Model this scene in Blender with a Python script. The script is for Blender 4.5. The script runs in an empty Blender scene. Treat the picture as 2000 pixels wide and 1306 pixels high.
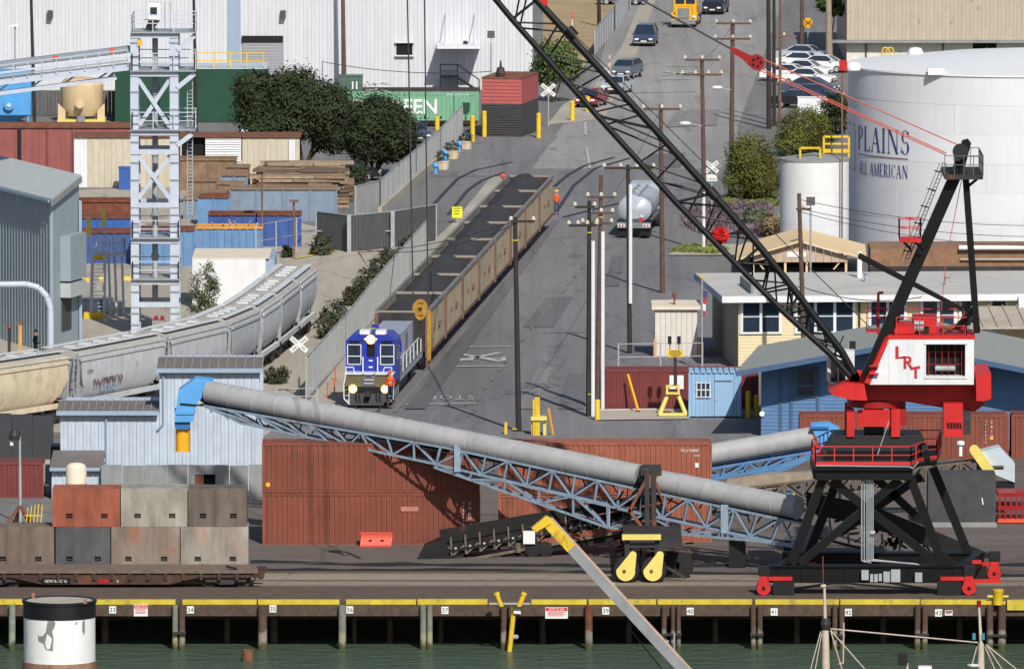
import bpy, math, random
from mathutils import Vector, Matrix, noise
R=math.radians
random.seed(7)
scene=bpy.context.scene
COL=scene.collection
# ---------------- camera / sky / sun ----------------
F=22222.0; H=69.0; TH=R(5.34)
cam=bpy.data.cameras.new('camera'); co=bpy.data.objects.new('camera',cam); COL.objects.link(co)
cam.lens=400; cam.sensor_width=36; cam.clip_start=5; cam.clip_end=12000
co.location=(0,0,H); co.rotation_euler=(R(90)-TH,0,0); scene.camera=co
SUN_AZ=R(15); SUN_EL=R(39)          # to the right behind the camera
w=bpy.data.worlds.new('World'); scene.world=w; w.use_nodes=True
nt=w.node_tree; sky=nt.nodes.new('ShaderNodeTexSky'); sky.sky_type='NISHITA'; sky.sun_disc=False
sky.sun_elevation=SUN_EL; sky.sun_rotation=R(180)-SUN_AZ; sky.air_density=1.0; sky.dust_density=1.2
bg=nt.nodes['Background']; bg.inputs[1].default_value=0.08
nt.links.new(sky.outputs[0],bg.inputs[0])
sl=bpy.data.lights.new('sun','SUN'); sl.energy=4.2; sl.angle=R(0.53); sl.color=(1,.955,.88)
so=bpy.data.objects.new('sun',sl); COL.objects.link(so)
sd=Vector((math.sin(SUN_AZ)*math.cos(SUN_EL),-math.cos(SUN_AZ)*math.cos(SUN_EL),math.sin(SUN_EL)))
so.rotation_euler=sd.to_track_quat('Z','Y').to_euler(); so.location=(60,300,200)
vs=scene.view_settings; vs.view_transform='Standard'; vs.look='None'; vs.exposure=0.0; vs.gamma=1
cy=scene.cycles; cy.use_adaptive_sampling=True; cy.adaptive_threshold=.025; cy.max_bounces=5; cy.diffuse_bounces=2; cy.glossy_bounces=3; cy.transmission_bounces=3; cy.transparent_max_bounces=6; cy.caustics_reflective=False; cy.caustics_refractive=False
# ---------------- measuring helpers: photograph pixel + height or distance -> place ----------------
CT,ST=math.cos(TH),math.sin(TH)
def ray(px,py):
    a=(px-1000)/F; b=-(py-653)/F
    return Vector((a,CT+b*ST,-ST+b*CT))
def G(px,py,z=0.0):
    d=ray(px,py); t=(z-H)/d.z
    return Vector((d.x*t,d.y*t,z))
def A(px,py,Y):
    d=ray(px,py); t=Y/d.y
    return Vector((d.x*t,Y,H+d.z*t))
def GY(py,z=0.0): return G(1000,py,z).y
def sc(Y): return F/(Y*CT+H*ST)      # pixels per metre
# ---------------- materials ----------------
def C(r,g,b,k=1.0):
    f=lambda u:(u/255/12.92 if u<=10 else ((u/255+.055)/1.055)**2.4)*k
    return (f(r),f(g),f(b))
MATS={}
def M(name,col,rough=.65,metal=0.0,var=.14,sc_=1.2,streak=0.0,rust=0.0,bump=0.0,bsc=30.0,rustcol=(.17,.065,.03),emit=0.0,spec=.4,dirt=None,sz=1.0):
    if name in MATS: return MATS[name]
    m=bpy.data.materials.new(name); m.use_nodes=True; n=m.node_tree.nodes; l=m.node_tree.links
    p=n['Principled BSDF']; p.inputs['Roughness'].default_value=rough; p.inputs['Metallic'].default_value=metal
    p.inputs['Specular IOR Level'].default_value=spec
    tc=n.new('ShaderNodeTexCoord'); oi=n.new('ShaderNodeObjectInfo')
    ad=n.new('ShaderNodeVectorMath'); ad.operation='MULTIPLY_ADD'
    l.new(oi.outputs['Random'],ad.inputs[0]); ad.inputs[1].default_value=(91,57,33); l.new(tc.outputs['Object'],ad.inputs[2])
    def nz(scale,det=3,rgh=.6,vec=(1,1,1)):
        mp=n.new('ShaderNodeMapping'); mp.inputs['Scale'].default_value=vec; l.new(ad.outputs[0],mp.inputs[0])
        t=n.new('ShaderNodeTexNoise'); t.inputs['Scale'].default_value=scale; t.inputs['Detail'].default_value=det; t.inputs['Roughness'].default_value=rgh
        l.new(mp.outputs[0],t.inputs[0]); return t.outputs[0]
    def ramp(src,a,b,lo=0.0,hi=1.0):
        r=n.new('ShaderNodeMapRange'); r.inputs[1].default_value=a; r.inputs[2].default_value=b; r.inputs[3].default_value=lo; r.inputs[4].default_value=hi
        l.new(src,r.inputs[0]); return r.outputs[0]
    def mix(fac,c1,c2):
        x=n.new('ShaderNodeMix'); x.data_type='RGBA'
        l.new(fac,x.inputs[0])
        for c,i in ((c1,6),(c2,7)):
            if isinstance(c,tuple): x.inputs[i].default_value=(*c[:3],1)
            else: l.new(c,x.inputs[i])
        return x.outputs[2]
    cl=tuple(min(1,c*(1-var)) for c in col); ch=tuple(min(1,c*(1+var)) for c in col)
    cur=mix(ramp(nz(sc_,vec=(1,1,sz)),.32,.68),cl,ch)
    if streak:
        cur=mix(ramp(nz(2.2,4,.55,(1,1,.07)),.48,.8,0,streak),cur,tuple(c*.38 for c in col) if dirt is None else dirt)
    if rust:
        cur=mix(ramp(nz(1.1,5,.7,(1,1,.45)),.66-.35*rust,.80-.2*rust),cur,rustcol)
    l.new(cur,p.inputs['Base Color'])
    if bump:
        b=n.new('ShaderNodeBump'); b.inputs['Strength'].default_value=bump; b.inputs['Distance'].default_value=.05
        l.new(nz(bsc,4),b.inputs['Height']); l.new(b.outputs[0],p.inputs['Normal'])
    if emit:
        p.inputs['Emission Color'].default_value=(*col,1); p.inputs['Emission Strength'].default_value=emit
    MATS[name]=m; return m
# ---------------- mesh builder ----------------
class B:
    def __init__(s): s.v=[]; s.f=[]; s.sm=False
    def add(s,vs,fs):
        k=len(s.v); s.v+= [tuple(v) for v in vs]; s.f+=[tuple(i+k for i in f) for f in fs]; return s
    def box(s,x0,x1,y0,y1,z0,z1):
        return s.add([(x0,y0,z0),(x1,y0,z0),(x1,y1,z0),(x0,y1,z0),(x0,y0,z1),(x1,y0,z1),(x1,y1,z1),(x0,y1,z1)],
          [(3,2,1,0),(4,5,6,7),(0,1,5,4),(1,2,6,5),(2,3,7,6),(3,0,4,7)])
    def ext(s,pts,vec):
        vec=Vector(vec); n=len(pts); P=[Vector(p) for p in pts]
        return s.add(P+[p+vec for p in P],[tuple(range(n-1,-1,-1)),tuple(range(n,2*n))]+[(i,(i+1)%n,n+(i+1)%n,n+i) for i in range(n)])
    def poly(s,pts): return s.add(pts,[tuple(range(len(pts)))])
    def bar(s,p,q,w,h=None,up=(0,0,1)):
        p,q=Vector(p),Vector(q); d=(q-p)
        if d.length<1e-6: return s
        d.normalize(); h=h or w; u=Vector(up)
        a=d.cross(u)
        if a.length<1e-3: a=d.cross(Vector((1,0,0)))
        a.normalize(); u=a.cross(d); a*=w/2; u*=h/2
        return s.add([p-a-u,p+a-u,p+a+u,p-a+u,q-a-u,q+a-u,q+a+u,q-a+u],[(3,2,1,0),(4,5,6,7),(0,1,5,4),(1,2,6,5),(2,3,7,6),(3,0,4,7)])
    def tube(s,p,q,r,n=8,r2=None):
        p,q=Vector(p),Vector(q); d=(q-p).normalized(); r2=r if r2 is None else r2
        a=d.cross(Vector((0,0,1)))
        if a.length<1e-3: a=d.cross(Vector((1,0,0)))
        a.normalize(); u=a.cross(d)
        c=[(math.cos(2*math.pi*i/n),math.sin(2*math.pi*i/n)) for i in range(n)]
        vs=[p+a*(r*x)+u*(r*y) for x,y in c]+[q+a*(r2*x)+u*(r2*y) for x,y in c]
        return s.add(vs,[(i,i+n,(i+1)%n+n,(i+1)%n) for i in range(n)]+[tuple(range(n)),tuple(range(2*n-1,n-1,-1))])
    def path(s,pts,r,n=6):
        for a,b in zip(pts,pts[1:]): s.tube(a,b,r,n)
        return s
    def lathe(s,prof,c=(0,0,0),n=20,ax='z'):
        vs=[];fs=[];m=len(prof)
        for r,z in prof:
            for i in range(n):
                a=2*math.pi*i/n; x,y=r*math.cos(a),r*math.sin(a)
                vs.append((c[0]+x,c[1]+y,c[2]+z) if ax=='z' else ((c[0]+x,c[1]+z,c[2]+y) if ax=='y' else (c[0]+z,c[1]+x,c[2]+y)))
        for j in range(m-1):
            for i in range(n):
                k=(i+1)%n; q=(j*n+i,j*n+k,(j+1)*n+k,(j+1)*n+i); fs.append(q if ax!='y' else q[::-1])
        fs.append(tuple(range(n-1,-1,-1))); fs.append(tuple(range((m-1)*n,m*n)))
        return s.add(vs,fs)
    def ball(s,c,r,n=8,m=6,sx=1,sy=1,sz=1):
        pr=[(max(.02,math.sin(math.pi*j/m))*r,-math.cos(math.pi*j/m)*r) for j in range(m+1)]
        k=len(s.v); s.lathe(pr,(0,0,0),n)
        for i in range(k,len(s.v)): v=s.v[i]; s.v[i]=(c[0]+v[0]*sx,c[1]+v[1]*sy,c[2]+v[2]*sz)
        return s
    def wall(s,p,q,z0,z1,pitch=.3,dep=.05,th=.08,ratio=.5):
        """ribbed sheet standing from p to q (ribs toward the right-hand normal)"""
        p,q=Vector((p[0],p[1],0)),Vector((q[0],q[1],0)); d=q-p; L=d.length; d.normalize(); nrm=Vector((d.y,-d.x,0))
        n=max(1,round(L/pitch)); pt=L/n; pr=[]
        for i in range(n):
            x=i*pt
            pr+=[(x,0),(x+pt*(.5-ratio*.35),0),(x+pt*.5,dep),(x+pt*(.5+ratio*.7),dep)]
        pr+=[(L,0)]
        m=len(pr); vs=[]
        for z in (z0,z1):
            vs+=[p+d*x+nrm*y+Vector((0,0,z)) for x,y in pr]
        vs+=[p-nrm*th+Vector((0,0,z0)),q-nrm*th+Vector((0,0,z0)),p-nrm*th+Vector((0,0,z1)),q-nrm*th+Vector((0,0,z1))]
        fs=[(i,i+1,m+i+1,m+i) for i in range(m-1)]
        a,b,c,e=2*m,2*m+1,2*m+2,2*m+3
        fs+=[(b,a,c,e),(a,0,m,c),(m-1,b,e,2*m-1),tuple(range(m,2*m))+(e,c),tuple(range(m-1,-1,-1))+(a,b)]
        return s.add(vs,fs)
    def tf(s,mt,k=0):
        for i in range(k,len(s.v)): s.v[i]=tuple(mt@Vector(s.v[i]))
        return s
    def mesh(s,name,off=(0,0,0)):
        me=bpy.data.meshes.new(name); me.from_pydata([(v[0]-off[0],v[1]-off[1],v[2]-off[2]) for v in s.v],[],s.f)
        if s.sm:
            for p in me.polygons: p.use_smooth=True
            try: me.set_sharp_from_angle(angle=R(s.sm if s.sm is not True else 40))
            except Exception: pass
        me.update(); return me
ORG={}
def tag(o,label=None,cat=None,group=None,kind=None):
    if label: o['label']=label
    if cat: o['category']=cat
    if group: o['group']=group
    if kind: o['kind']=kind
    return o
def thing(name,label,cat,loc=(0,0,0),rz=0,group=None,local=False):
    o=bpy.data.objects.new(name,None); COL.objects.link(o); o.empty_display_size=.5
    o.location=loc; o.rotation_euler=(0,0,rz); ORG[o.name]=(0,0,0) if local else tuple(loc)
    return tag(o,label,cat,group)
def part(b,name,mat,parent=None,label=None,kind=None):
    off=ORG.get(parent.name,(0,0,0)) if parent else (0,0,0)
    me=b.mesh(name,off) if isinstance(b,B) else b
    o=bpy.data.objects.new(name,me); COL.objects.link(o)
    if isinstance(mat,str): mat=MATS[mat]
    if not me.materials: me.materials.append(mat)
    if parent: o.parent=parent; ORG[o.name]=off
    if label: o['label']=label
    if kind: o['kind']=kind
    return o
def solo(b,name,mat,label,cat,group=None,kind=None,org=None):
    """a thing that is one mesh, its origin at its base"""
    if org is None:
        xs=[v[0] for v in b.v]; ys=[v[1] for v in b.v]; zs=[v[2] for v in b.v]
        org=((min(xs)+max(xs))/2,(min(ys)+max(ys))/2,min(zs))
    me=b.mesh(name,org); o=bpy.data.objects.new(name,me); COL.objects.link(o); o.location=org
    me.materials.append(MATS[mat] if isinstance(mat,str) else mat); ORG[o.name]=tuple(org)
    return tag(o,label,cat,group,kind)
def struct(b,name,mat,parent=None):
    o=part(b,name,mat,parent)
    if not parent: o['kind']='structure'
    return o
def copy_tree(o,parent=None):
    c=o.copy(); COL.objects.link(c)
    if parent: c.parent=parent
    ORG[c.name]=ORG.get(o.name,(0,0,0))
    for ch in list(o.children): copy_tree(ch,c)
    return c
def clone(o,loc,rz=0,label=None,sca=None):
    c=copy_tree(o); c.location=loc; c.rotation_euler=(0,0,rz)
    if label: c['label']=label
    if sca: c.scale=sca
    return c
def text(body,size,mat,M4,name='lettering',parent=None,ext=.004,sx=1.0,align='CENTER',bend=None,bold=0.0,sp=1.0):
    cu=bpy.data.curves.new('t','FONT'); cu.body=body; cu.size=size; cu.align_x=align; cu.extrude=ext; cu.offset=bold; cu.space_character=sp; cu.resolution_u=3
    to=bpy.data.objects.new('t',cu); me=bpy.data.meshes.new_from_object(to)
    bpy.data.objects.remove(to); bpy.data.curves.remove(cu)
    b=B(); b.v=[(v.co.x*sx,v.co.y,v.co.z) for v in me.vertices]; b.f=[tuple(p.vertices) for p in me.polygons]
    bpy.data.meshes.remove(me)
    b.v=[tuple(bend(Vector(v))) for v in b.v] if bend else [tuple(M4@Vector(v)) for v in b.v]
    return part(b,name,mat,parent)
def face(p,size=1,rz=0):   # matrix that stands text upright at p facing -Y (turned by rz)
    return Matrix.Translation(p)@Matrix.Rotation(rz,4,'Z')@Matrix.Rotation(R(90),4,'X')
def flat(p,rz=0): return Matrix.Translation(p)@Matrix.Rotation(rz,4,'Z')
# ---------------- palette ----------------
M('asphalt',C(98,99,104),.9,var=.10,sc_=.06,bump=.3,bsc=3)
M('concrete',C(170,163,150),.9,var=.14,sc_=.12)
M('concrete_grey',C(140,142,142),.9,var=.13,sc_=.5,streak=.35)
M('black_steel',C(22,22,25),.5,var=.25,sc_=2)
M('dark_steel',C(52,50,50),.6,var=.3,sc_=2,rust=.25)
M('grey_steel',C(190,198,212),.45,var=.06,streak=.18)
M('galv',C(160,165,170),.5,0,var=.12,streak=.15)
M('white_paint',C(222,223,226),.6,var=.05,streak=.22,rust=.03,rustcol=C(170,140,110))
M('pale_blue',C(186,197,210),.6,var=.09,sc_=.8,streak=.22)
M('sky_blue',C(90,160,220),.5,var=.08)
M('blue_steel',C(138,156,174),.55,var=.16,sc_=2,rust=.26,streak=.3)
M('red_paint',C(196,36,36),.5,var=.14,streak=.34,sc_=.8,rust=.07,rustcol=(.16,.03,.025))
M('red_dark',C(150,26,30),.45,var=.1)
M('yellow',C(222,186,44),.55,var=.1,rust=.18,streak=.15)
M('pale_yellow',C(226,206,110),.5,var=.07)
M('orange_yellow',C(240,172,40),.5,var=.05)
M('cont_red',C(130,73,58),.65,var=.14,sc_=.5,streak=.4,rust=.2,rustcol=(.11,.045,.035))
M('cont_orange',C(156,92,71),.65,var=.13,sc_=.5,streak=.35,rust=.28,rustcol=(.14,.05,.03))
M('cont_maroon',C(118,58,56),.7,var=.1,streak=.25)
M('wood_dark',C(84,70,60),.9,var=.28,sc_=3)
M('pole_wood',C(92,74,64),.9,var=.2,sc_=2)
M('pole_dark',C(50,46,45),.85,var=.2,sc_=2)
M('wire',C(62,62,66),.7,var=0)
M('rubber',C(32,32,33),.8,var=.1)
M('glass',C(40,52,66),.12,var=.15,sc_=.6,spec=.8)
M('black',C(14,14,16),.8,var=.1)
M('white_line',C(200,200,198),.8,var=.15,sc_=2)
M('lamp_white',C(235,235,235),.4,var=.03)
M('rusty',C(120,78,60),.85,var=.3,sc_=1.5,rust=.4)
M('chrome',C(205,210,216),.18,.85,var=.05)
M('insulator',C(214,206,184),.3,var=.1)
# ================= setting: ground, water, wharf =================
YE=GY(1168,.3)                      # face of the wharf
ZW=A(1000,1266,YE).z                # water level
YB=YE+13                            # bulkhead behind the piles
def water_mat():
    m=bpy.data.materials.new('water'); m.use_nodes=True; n=m.node_tree.nodes; l=m.node_tree.links; p=n['Principled BSDF']
    p.inputs['Base Color'].default_value=(.075,.11,.078,1); p.inputs['Roughness'].default_value=.22; p.inputs['IOR'].default_value=1.33
    tc=n.new('ShaderNodeTexCoord'); mp=n.new('ShaderNodeMapping'); mp.inputs['Scale'].default_value=(.55,1.0,1); l.new(tc.outputs['Object'],mp.inputs[0])
    t=n.new('ShaderNodeTexNoise'); t.inputs['Scale'].default_value=1.1; t.inputs['Detail'].default_value=6; t.inputs['Roughness'].default_value=.62; l.new(mp.outputs[0],t.inputs[0])
    bp=n.new('ShaderNodeBump'); bp.inputs['Strength'].default_value=.85; bp.inputs['Distance'].default_value=.7; l.new(t.outputs[0],bp.inputs['Height']); l.new(bp.outputs[0],p.inputs['Normal'])
    MATS['water']=m
water_mat()
b=B(); b.box(-2500,2500,-3000,YB,-9,ZW); struct(b,'water','water')
def gmat(name,col,amp=1.0,along='y',stain=.35):
    m=bpy.data.materials.new(name); m.use_nodes=True; n=m.node_tree.nodes; l=m.node_tree.links; p=n['Principled BSDF']; p.inputs['Roughness'].default_value=.92; p.inputs['Specular IOR Level'].default_value=.25
    tc_=n.new('ShaderNodeTexCoord'); MATS[name]=m
    def nz(vx,vy,det=3,rg=.6):
        mp=n.new('ShaderNodeMapping'); mp.inputs['Scale'].default_value=(vx,vy,1) if along=='y' else (vy*.6,vx*.5,1); l.new(tc_.outputs['Object'],mp.inputs[0])
        t=n.new('ShaderNodeTexNoise'); t.inputs['Scale'].default_value=1; t.inputs['Detail'].default_value=det; t.inputs['Roughness'].default_value=rg; l.new(mp.outputs[0],t.inputs[0]); return t.outputs[0]
    def rng(src,a,b,lo,hi):
        r=n.new('ShaderNodeMapRange'); r.inputs[1].default_value=a; r.inputs[2].default_value=b; r.inputs[3].default_value=lo; r.inputs[4].default_value=hi; l.new(src,r.inputs[0]); return r.outputs[0]
    def mul(a,b):
        x=n.new('ShaderNodeMath'); x.operation='MULTIPLY'; l.new(a,x.inputs[0]); l.new(b,x.inputs[1]); return x.outputs[0]
    f=mul(rng(nz(.09,.012),.3,.7,1-.16*amp,1+.16*amp),rng(nz(1.1,.02,3),.3,.7,1-.10*amp,1+.10*amp))
    f=mul(f,rng(nz(5,.9,5,.7),.3,.7,1-.09*amp,1+.09*amp))
    f=mul(f,rng(nz(.55,.09,5,.65),.58,.72,1,1-stain))
    v=n.new('ShaderNodeTexVoronoi'); v.feature='DISTANCE_TO_EDGE'; v.inputs['Scale'].default_value=1
    mp=n.new('ShaderNodeMapping'); mp.inputs['Scale'].default_value=(.16,.045,1); l.new(tc_.outputs['Object'],mp.inputs[0])
    ad=n.new('ShaderNodeMix'); ad.data_type='VECTOR'; ad.inputs[0].default_value=.3; l.new(mp.outputs[0],ad.inputs[4])
    t=n.new('ShaderNodeTexNoise'); t.inputs['Scale'].default_value=2.5; l.new(mp.outputs[0],t.inputs[0]); l.new(t.outputs[1],ad.inputs[5]); l.new(ad.outputs[1],v.inputs[0])
    f=mul(f,rng(v.outputs[0],.003,.010,.78,1))
    x=n.new('ShaderNodeVectorMath'); x.operation='SCALE'; x.inputs[0].default_value=col; l.new(f,x.inputs['Scale']); l.new(x.outputs[0],p.inputs['Base Color'])
    bp=n.new('ShaderNodeBump'); bp.inputs['Strength'].default_value=.35; bp.inputs['Distance'].default_value=.03; l.new(nz(6,3),bp.inputs['Height']); l.new(bp.outputs[0],p.inputs['Normal'])
    return m
gmat('ground_asphalt',C(122,120,120),1.1)
b=B(); b.box(-2500,2500,YB,7000,-6,0); struct(b,'ground','ground_asphalt')
Z=[.004]
def sheet(name,pts,mat,z=None,parent=None):
    """a thin paved or painted sheet, its corners measured on the ground"""
    if z is None: Z[0]+=.004; z=Z[0]
    P=[G(x,y) for x,y in pts]
    a=sum((P[i].x*P[(i+1)%len(P)].y-P[(i+1)%len(P)].x*P[i].y) for i in range(len(P)))
    if a<0: P.reverse()
    b=B(); b.poly([(p.x,p.y,z) for p in P])
    return struct(b,name,mat,parent)
gmat('road',C(121,120,122),1.2)
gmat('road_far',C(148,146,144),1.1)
gmat('apron',C(106,98,93),1.2,'x',.45)
M('tan_dirt',C(168,146,112),.95,var=.12,sc_=.2)
M('tar',C(52,54,66),.6,var=.1)
M('red_curb',C(150,80,66),.85,var=.15)
M('yellow_line',C(206,186,70),.8,var=.2,sc_=2)
sheet('road',[(700,860),(1480,860),(1420,640),(1330,480),(1440,250),(1500,-60),(1230,-60),(1165,150),(1090,270),(1090,420),(905,640),(770,806)],'road')
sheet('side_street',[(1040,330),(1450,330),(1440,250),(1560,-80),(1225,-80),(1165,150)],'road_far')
gmat('yard_pave',C(172,164,150),.9,'y',.3)
sheet('yard_concrete',[(-60,840),(-60,470),(150,372),(420,362),(600,440),(850,470),(742,607),(598,779),(520,850),(300,850)],'yard_pave')
sheet('track_concrete',[(590,800),(742,612),(838,478),(890,430),(960,345),(1010,345),(1000,380),(905,500),(760,690),(700,770),(672,800)],'concrete')
sheet('dirt_lot',[(1060,150),(1130,150),(1160,100),(1240,-60),(1060,-60)],'tan_dirt')
sheet('sidewalk',[(1068,245),(1110,240),(1180,232),(1250,90),(1300,-60),(1280,-60),(1215,90),(1160,170),(1100,205)],'concrete')
sheet('parking_asphalt',[(840,345),(1000,345),(1090,268),(930,262)],'road')
sheet('wharf_apron',[(-900,1166),(2900,1166),(2900,880),(480,880),(480,1060),(-900,1060)],'apron')
gmat('dust',C(140,129,114),1.6,'x',.4)
sheet('dusty_strip',[(-900,1143),(2900,1145),(2900,1124),(1000,1121),(-900,1121)],'dust')
M('brown_plank',C(92,79,70),.95,var=.25,sc_=1.5,sz=1,bump=.5,bsc=8)
# ---- wharf
wh=thing('wharf','timber wharf with yellow curb standing on piles over the green water','wharf',(0,YE,0))
b=B(); b.box(-75,75,YE+.35,YB,-.35,.03); part(b,'deck','brown_plank',wh)
for i in range(22):    # deck planks nearest the edge
    y=YE+.36+i*.33
    b=B(); b.box(-75,75,y,y+.31,.03,.045+.012*random.random()); part(b,'plank','brown_plank',wh)
b=B(); b.box(-75,75,YE+.02,YE+.34,-.62,-.03); part(b,'fascia','wood_dark',wh)
b=B(); b.box(-75,75,YE+3,YE+3.5,-1.1,-.4); b.box(-75,75,YE+8,YE+8.5,-1.1,-.4); part(b,'cap_beam','wood_dark',wh)
M('curb_yellow',C(200,178,56),.7,var=.16,sc_=1.5,rust=.34,rustcol=C(120,112,84))
def X(px,Y): return A(px,653,Y).x
for a,c in ((-80,170),(173,341),(355,500),(503,662),(675,812),(815,952),(1038,1146),(1150,1282),(1285,1470),(1476,1640),(1643,1798),(1800,1966)):
    b=B(); b.box(X(a,YE),X(c,YE),YE,YE+.32,-.02,.22+.03*random.random()); part(b,'curb','curb_yellow',wh)
b=B(); b.box(X(1969,YE),X(2100,YE),YE-.15,YE+.3,-.3,.22); part(b,'curb','curb_yellow',wh)
b=B(); b.box(X(955,YE),X(1036,YE),YE+.02,YE+.32,-.02,.05); part(b,'curb','concrete',wh,label='bare concrete gap in the yellow curb')
def pile_mat(name,c,top):
    m=M(name,c,.9,var=.22,sc_=2.5,streak=.3); n=m.node_tree.nodes; l=m.node_tree.links; p=n['Principled BSDF']
    src=p.inputs['Base Color'].links[0].from_socket
    tc=n.new('ShaderNodeTexCoord'); sx=n.new('ShaderNodeSeparateXYZ'); l.new(tc.outputs['Object'],sx.inputs[0])
    nzn=n.new('ShaderNodeTexNoise'); nzn.inputs['Scale'].default_value=3; l.new(tc.outputs['Object'],nzn.inputs[0])
    ma=n.new('ShaderNodeMath'); ma.operation='MULTIPLY_ADD'; l.new(nzn.outputs[0],ma.inputs[0]); ma.inputs[1].default_value=.7; l.new(sx.outputs[2],ma.inputs[2])
    mr=n.new('ShaderNodeMapRange'); mr.inputs[1].default_value=ZW+1.15; mr.inputs[2].default_value=ZW+1.4; mr.inputs[3].default_value=1; mr.inputs[4].default_value=0; l.new(ma.outputs[0],mr.inputs[0])
    x=n.new('ShaderNodeMix'); x.data_type='RGBA'; l.new(mr.outputs[0],x.inputs[0]); l.new(src,x.inputs[6]); x.inputs[7].default_value=(*top,1)
    mr2=n.new('ShaderNodeMapRange'); mr2.inputs[1].default_value=ZW+.55; mr2.inputs[2].default_value=ZW+.85; mr2.inputs[3].default_value=1; mr2.inputs[4].default_value=0; l.new(ma.outputs[0],mr2.inputs[0])
    y=n.new('ShaderNodeMix'); y.data_type='RGBA'; l.new(mr2.outputs[0],y.inputs[0]); l.new(x.outputs[2],y.inputs[6]); y.inputs[7].default_value=(.07,.075,.03,1)
    l.new(y.outputs[2],p.inputs['Base Color'])
pile_mat('pile_brown',C(86,68,58),C(140,132,120)); pile_mat('pile_grey',C(122,122,112),C(150,146,120)); pile_mat('pile_rust',C(110,66,44),C(130,124,112)); pile_mat('pile_green',C(130,142,128),C(140,150,130))
def pile(px,wpx,mat,off=.18,tilt=0,top=-.02):
    r=wpx/2/sc(YE); x=X(px,YE)
    b=B(); b.tube((x+tilt,YE-off-r*.4,-7),(x,YE-off-r*.4,top),r,10,r*.95); b.sm=True; part(b,'pile',mat,wh)
for px,wp,mt in ((22,14,'pile_green'),(341,12,'pile_grey'),(354,13,'pile_brown'),(512,19,'pile_brown'),(668,16,'pile_grey'),(826,13,'pile_grey'),(839,12,'pile_grey'),(984,13,'pile_brown'),(997,9,'pile_brown'),(1150,16,'pile_rust'),(1298,11,'pile_brown'),(1315,9,'pile_brown'),(1326,9,'pile_brown'),(1472,11,'pile_brown'),(1485,11,'pile_brown'),(1632,11,'pile_brown'),(1645,11,'pile_brown'),(1794,12,'pile_brown'),(1808,12,'pile_brown'),(1935,14,'pile_brown'),(1959,17,'pile_brown')):
    pile(px,wp,mt,tilt=random.uniform(-.06,.06))
for px,wp in ((200,14),(532,15),(690,9),(860,10),(1060,12),(1230,12),(1400,12),(1560,12),(1730,12),(1880,12),(110,12),(440,12),(760,12)):
    r=wp/2/sc(YE); b=B(); b.tube((X(px,YE),YE+2.6,-7),(X(px,YE),YE+2.6,-.5),r,8); part(b,'pile','wood_dark',wh)
for x0,x1,py in ((336,362,1233),(1292,1332,1236),(1466,1492,1236),(1626,1652,1238),(1788,1815,1236),(1928,1968,1238)):
    z=A(1000,py,YE).z; b=B(); b.box(X(x0,YE),X(x1,YE),YE-.62,YE-.14,z-.05,z+.05); part(b,'strap','dark_steel',wh)
M('plate',C(226,228,226),.6,var=.05); M('ink',C(40,44,48),.7,var=0); M('sign_red',C(200,44,50),.6,var=.05)
WORDS=dict(zip(['33','34','35','36','37','38','39','40','41','42','43'],'thirty-three thirty-four thirty-five thirty-six thirty-seven thirty-eight thirty-nine forty forty-one forty-two forty-three'.split()))
for px,py,t in ((220,1190,'33'),(372,1190,'34'),(533,1188,'35'),(683,1190,'36'),(869,1191,'37'),(1010,1192,'38'),(1183,1192,'39'),(1348,1193,'40'),(1512,1194,'41'),(1657,1195,'42'),(1833,1196,'43')):
    p=A(px,py,YE-.01); t0=thing('number_plate',f'small white plate reading {WORDS[t]} on the wharf fascia','number plate',p,0,'berth numbers on the wharf face')
    b=B(); b.box(p.x-.18,p.x+.18,YE-.03,YE+.02,p.z-.19,p.z+.19); part(b,'plate','plate',t0)
    text(t,.33,'ink',face((p.x,YE-.033,p.z-.115)),'numerals',t0)
for px,py,wp,hp,l,hd,n in ((275,1191,27,23,'warning sign with red header on wharf fascia between plates 33 and 34','KEEP OUT',4),(1087,1196,44,22,'wide red and white restricted area sign on the wharf fascia','RESTRICTED AREA',4),(1853,1196,15,10,'smallest pink and white notice on the wharf fascia beside plate 43','',2)):
    p=A(px,py,YE-.01); s=sc(YE); W,Hh=wp/s,hp/s
    t0=thing('warning_sign',l,'sign',p)
    b=B(); b.box(p.x-W/2,p.x+W/2,YE-.04,YE+.02,p.z-Hh/2,p.z+Hh/2); part(b,'plate','plate',t0)
    b=B(); b.box(p.x-W/2+.02,p.x+W/2-.02,YE-.046,YE-.041,p.z+Hh*.17,p.z+Hh/2-.02); part(b,'header','sign_red',t0)
    if hd: text(hd,Hh*.27,'plate',face((p.x,YE-.05,p.z+Hh*.23)),'lettering',t0,sx=.62 if len(hd)>9 else .8)
    b=B()
    for i in range(n): z=p.z+Hh*(.08-.5*i/n*.9); b.box(p.x-W*.4,p.x+W*(.4-.1*(i%2)),YE-.046,YE-.041,z-.016,z+.016)
    part(b,'print','sign_red' if wp>20 else 'ink',t0)
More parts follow.
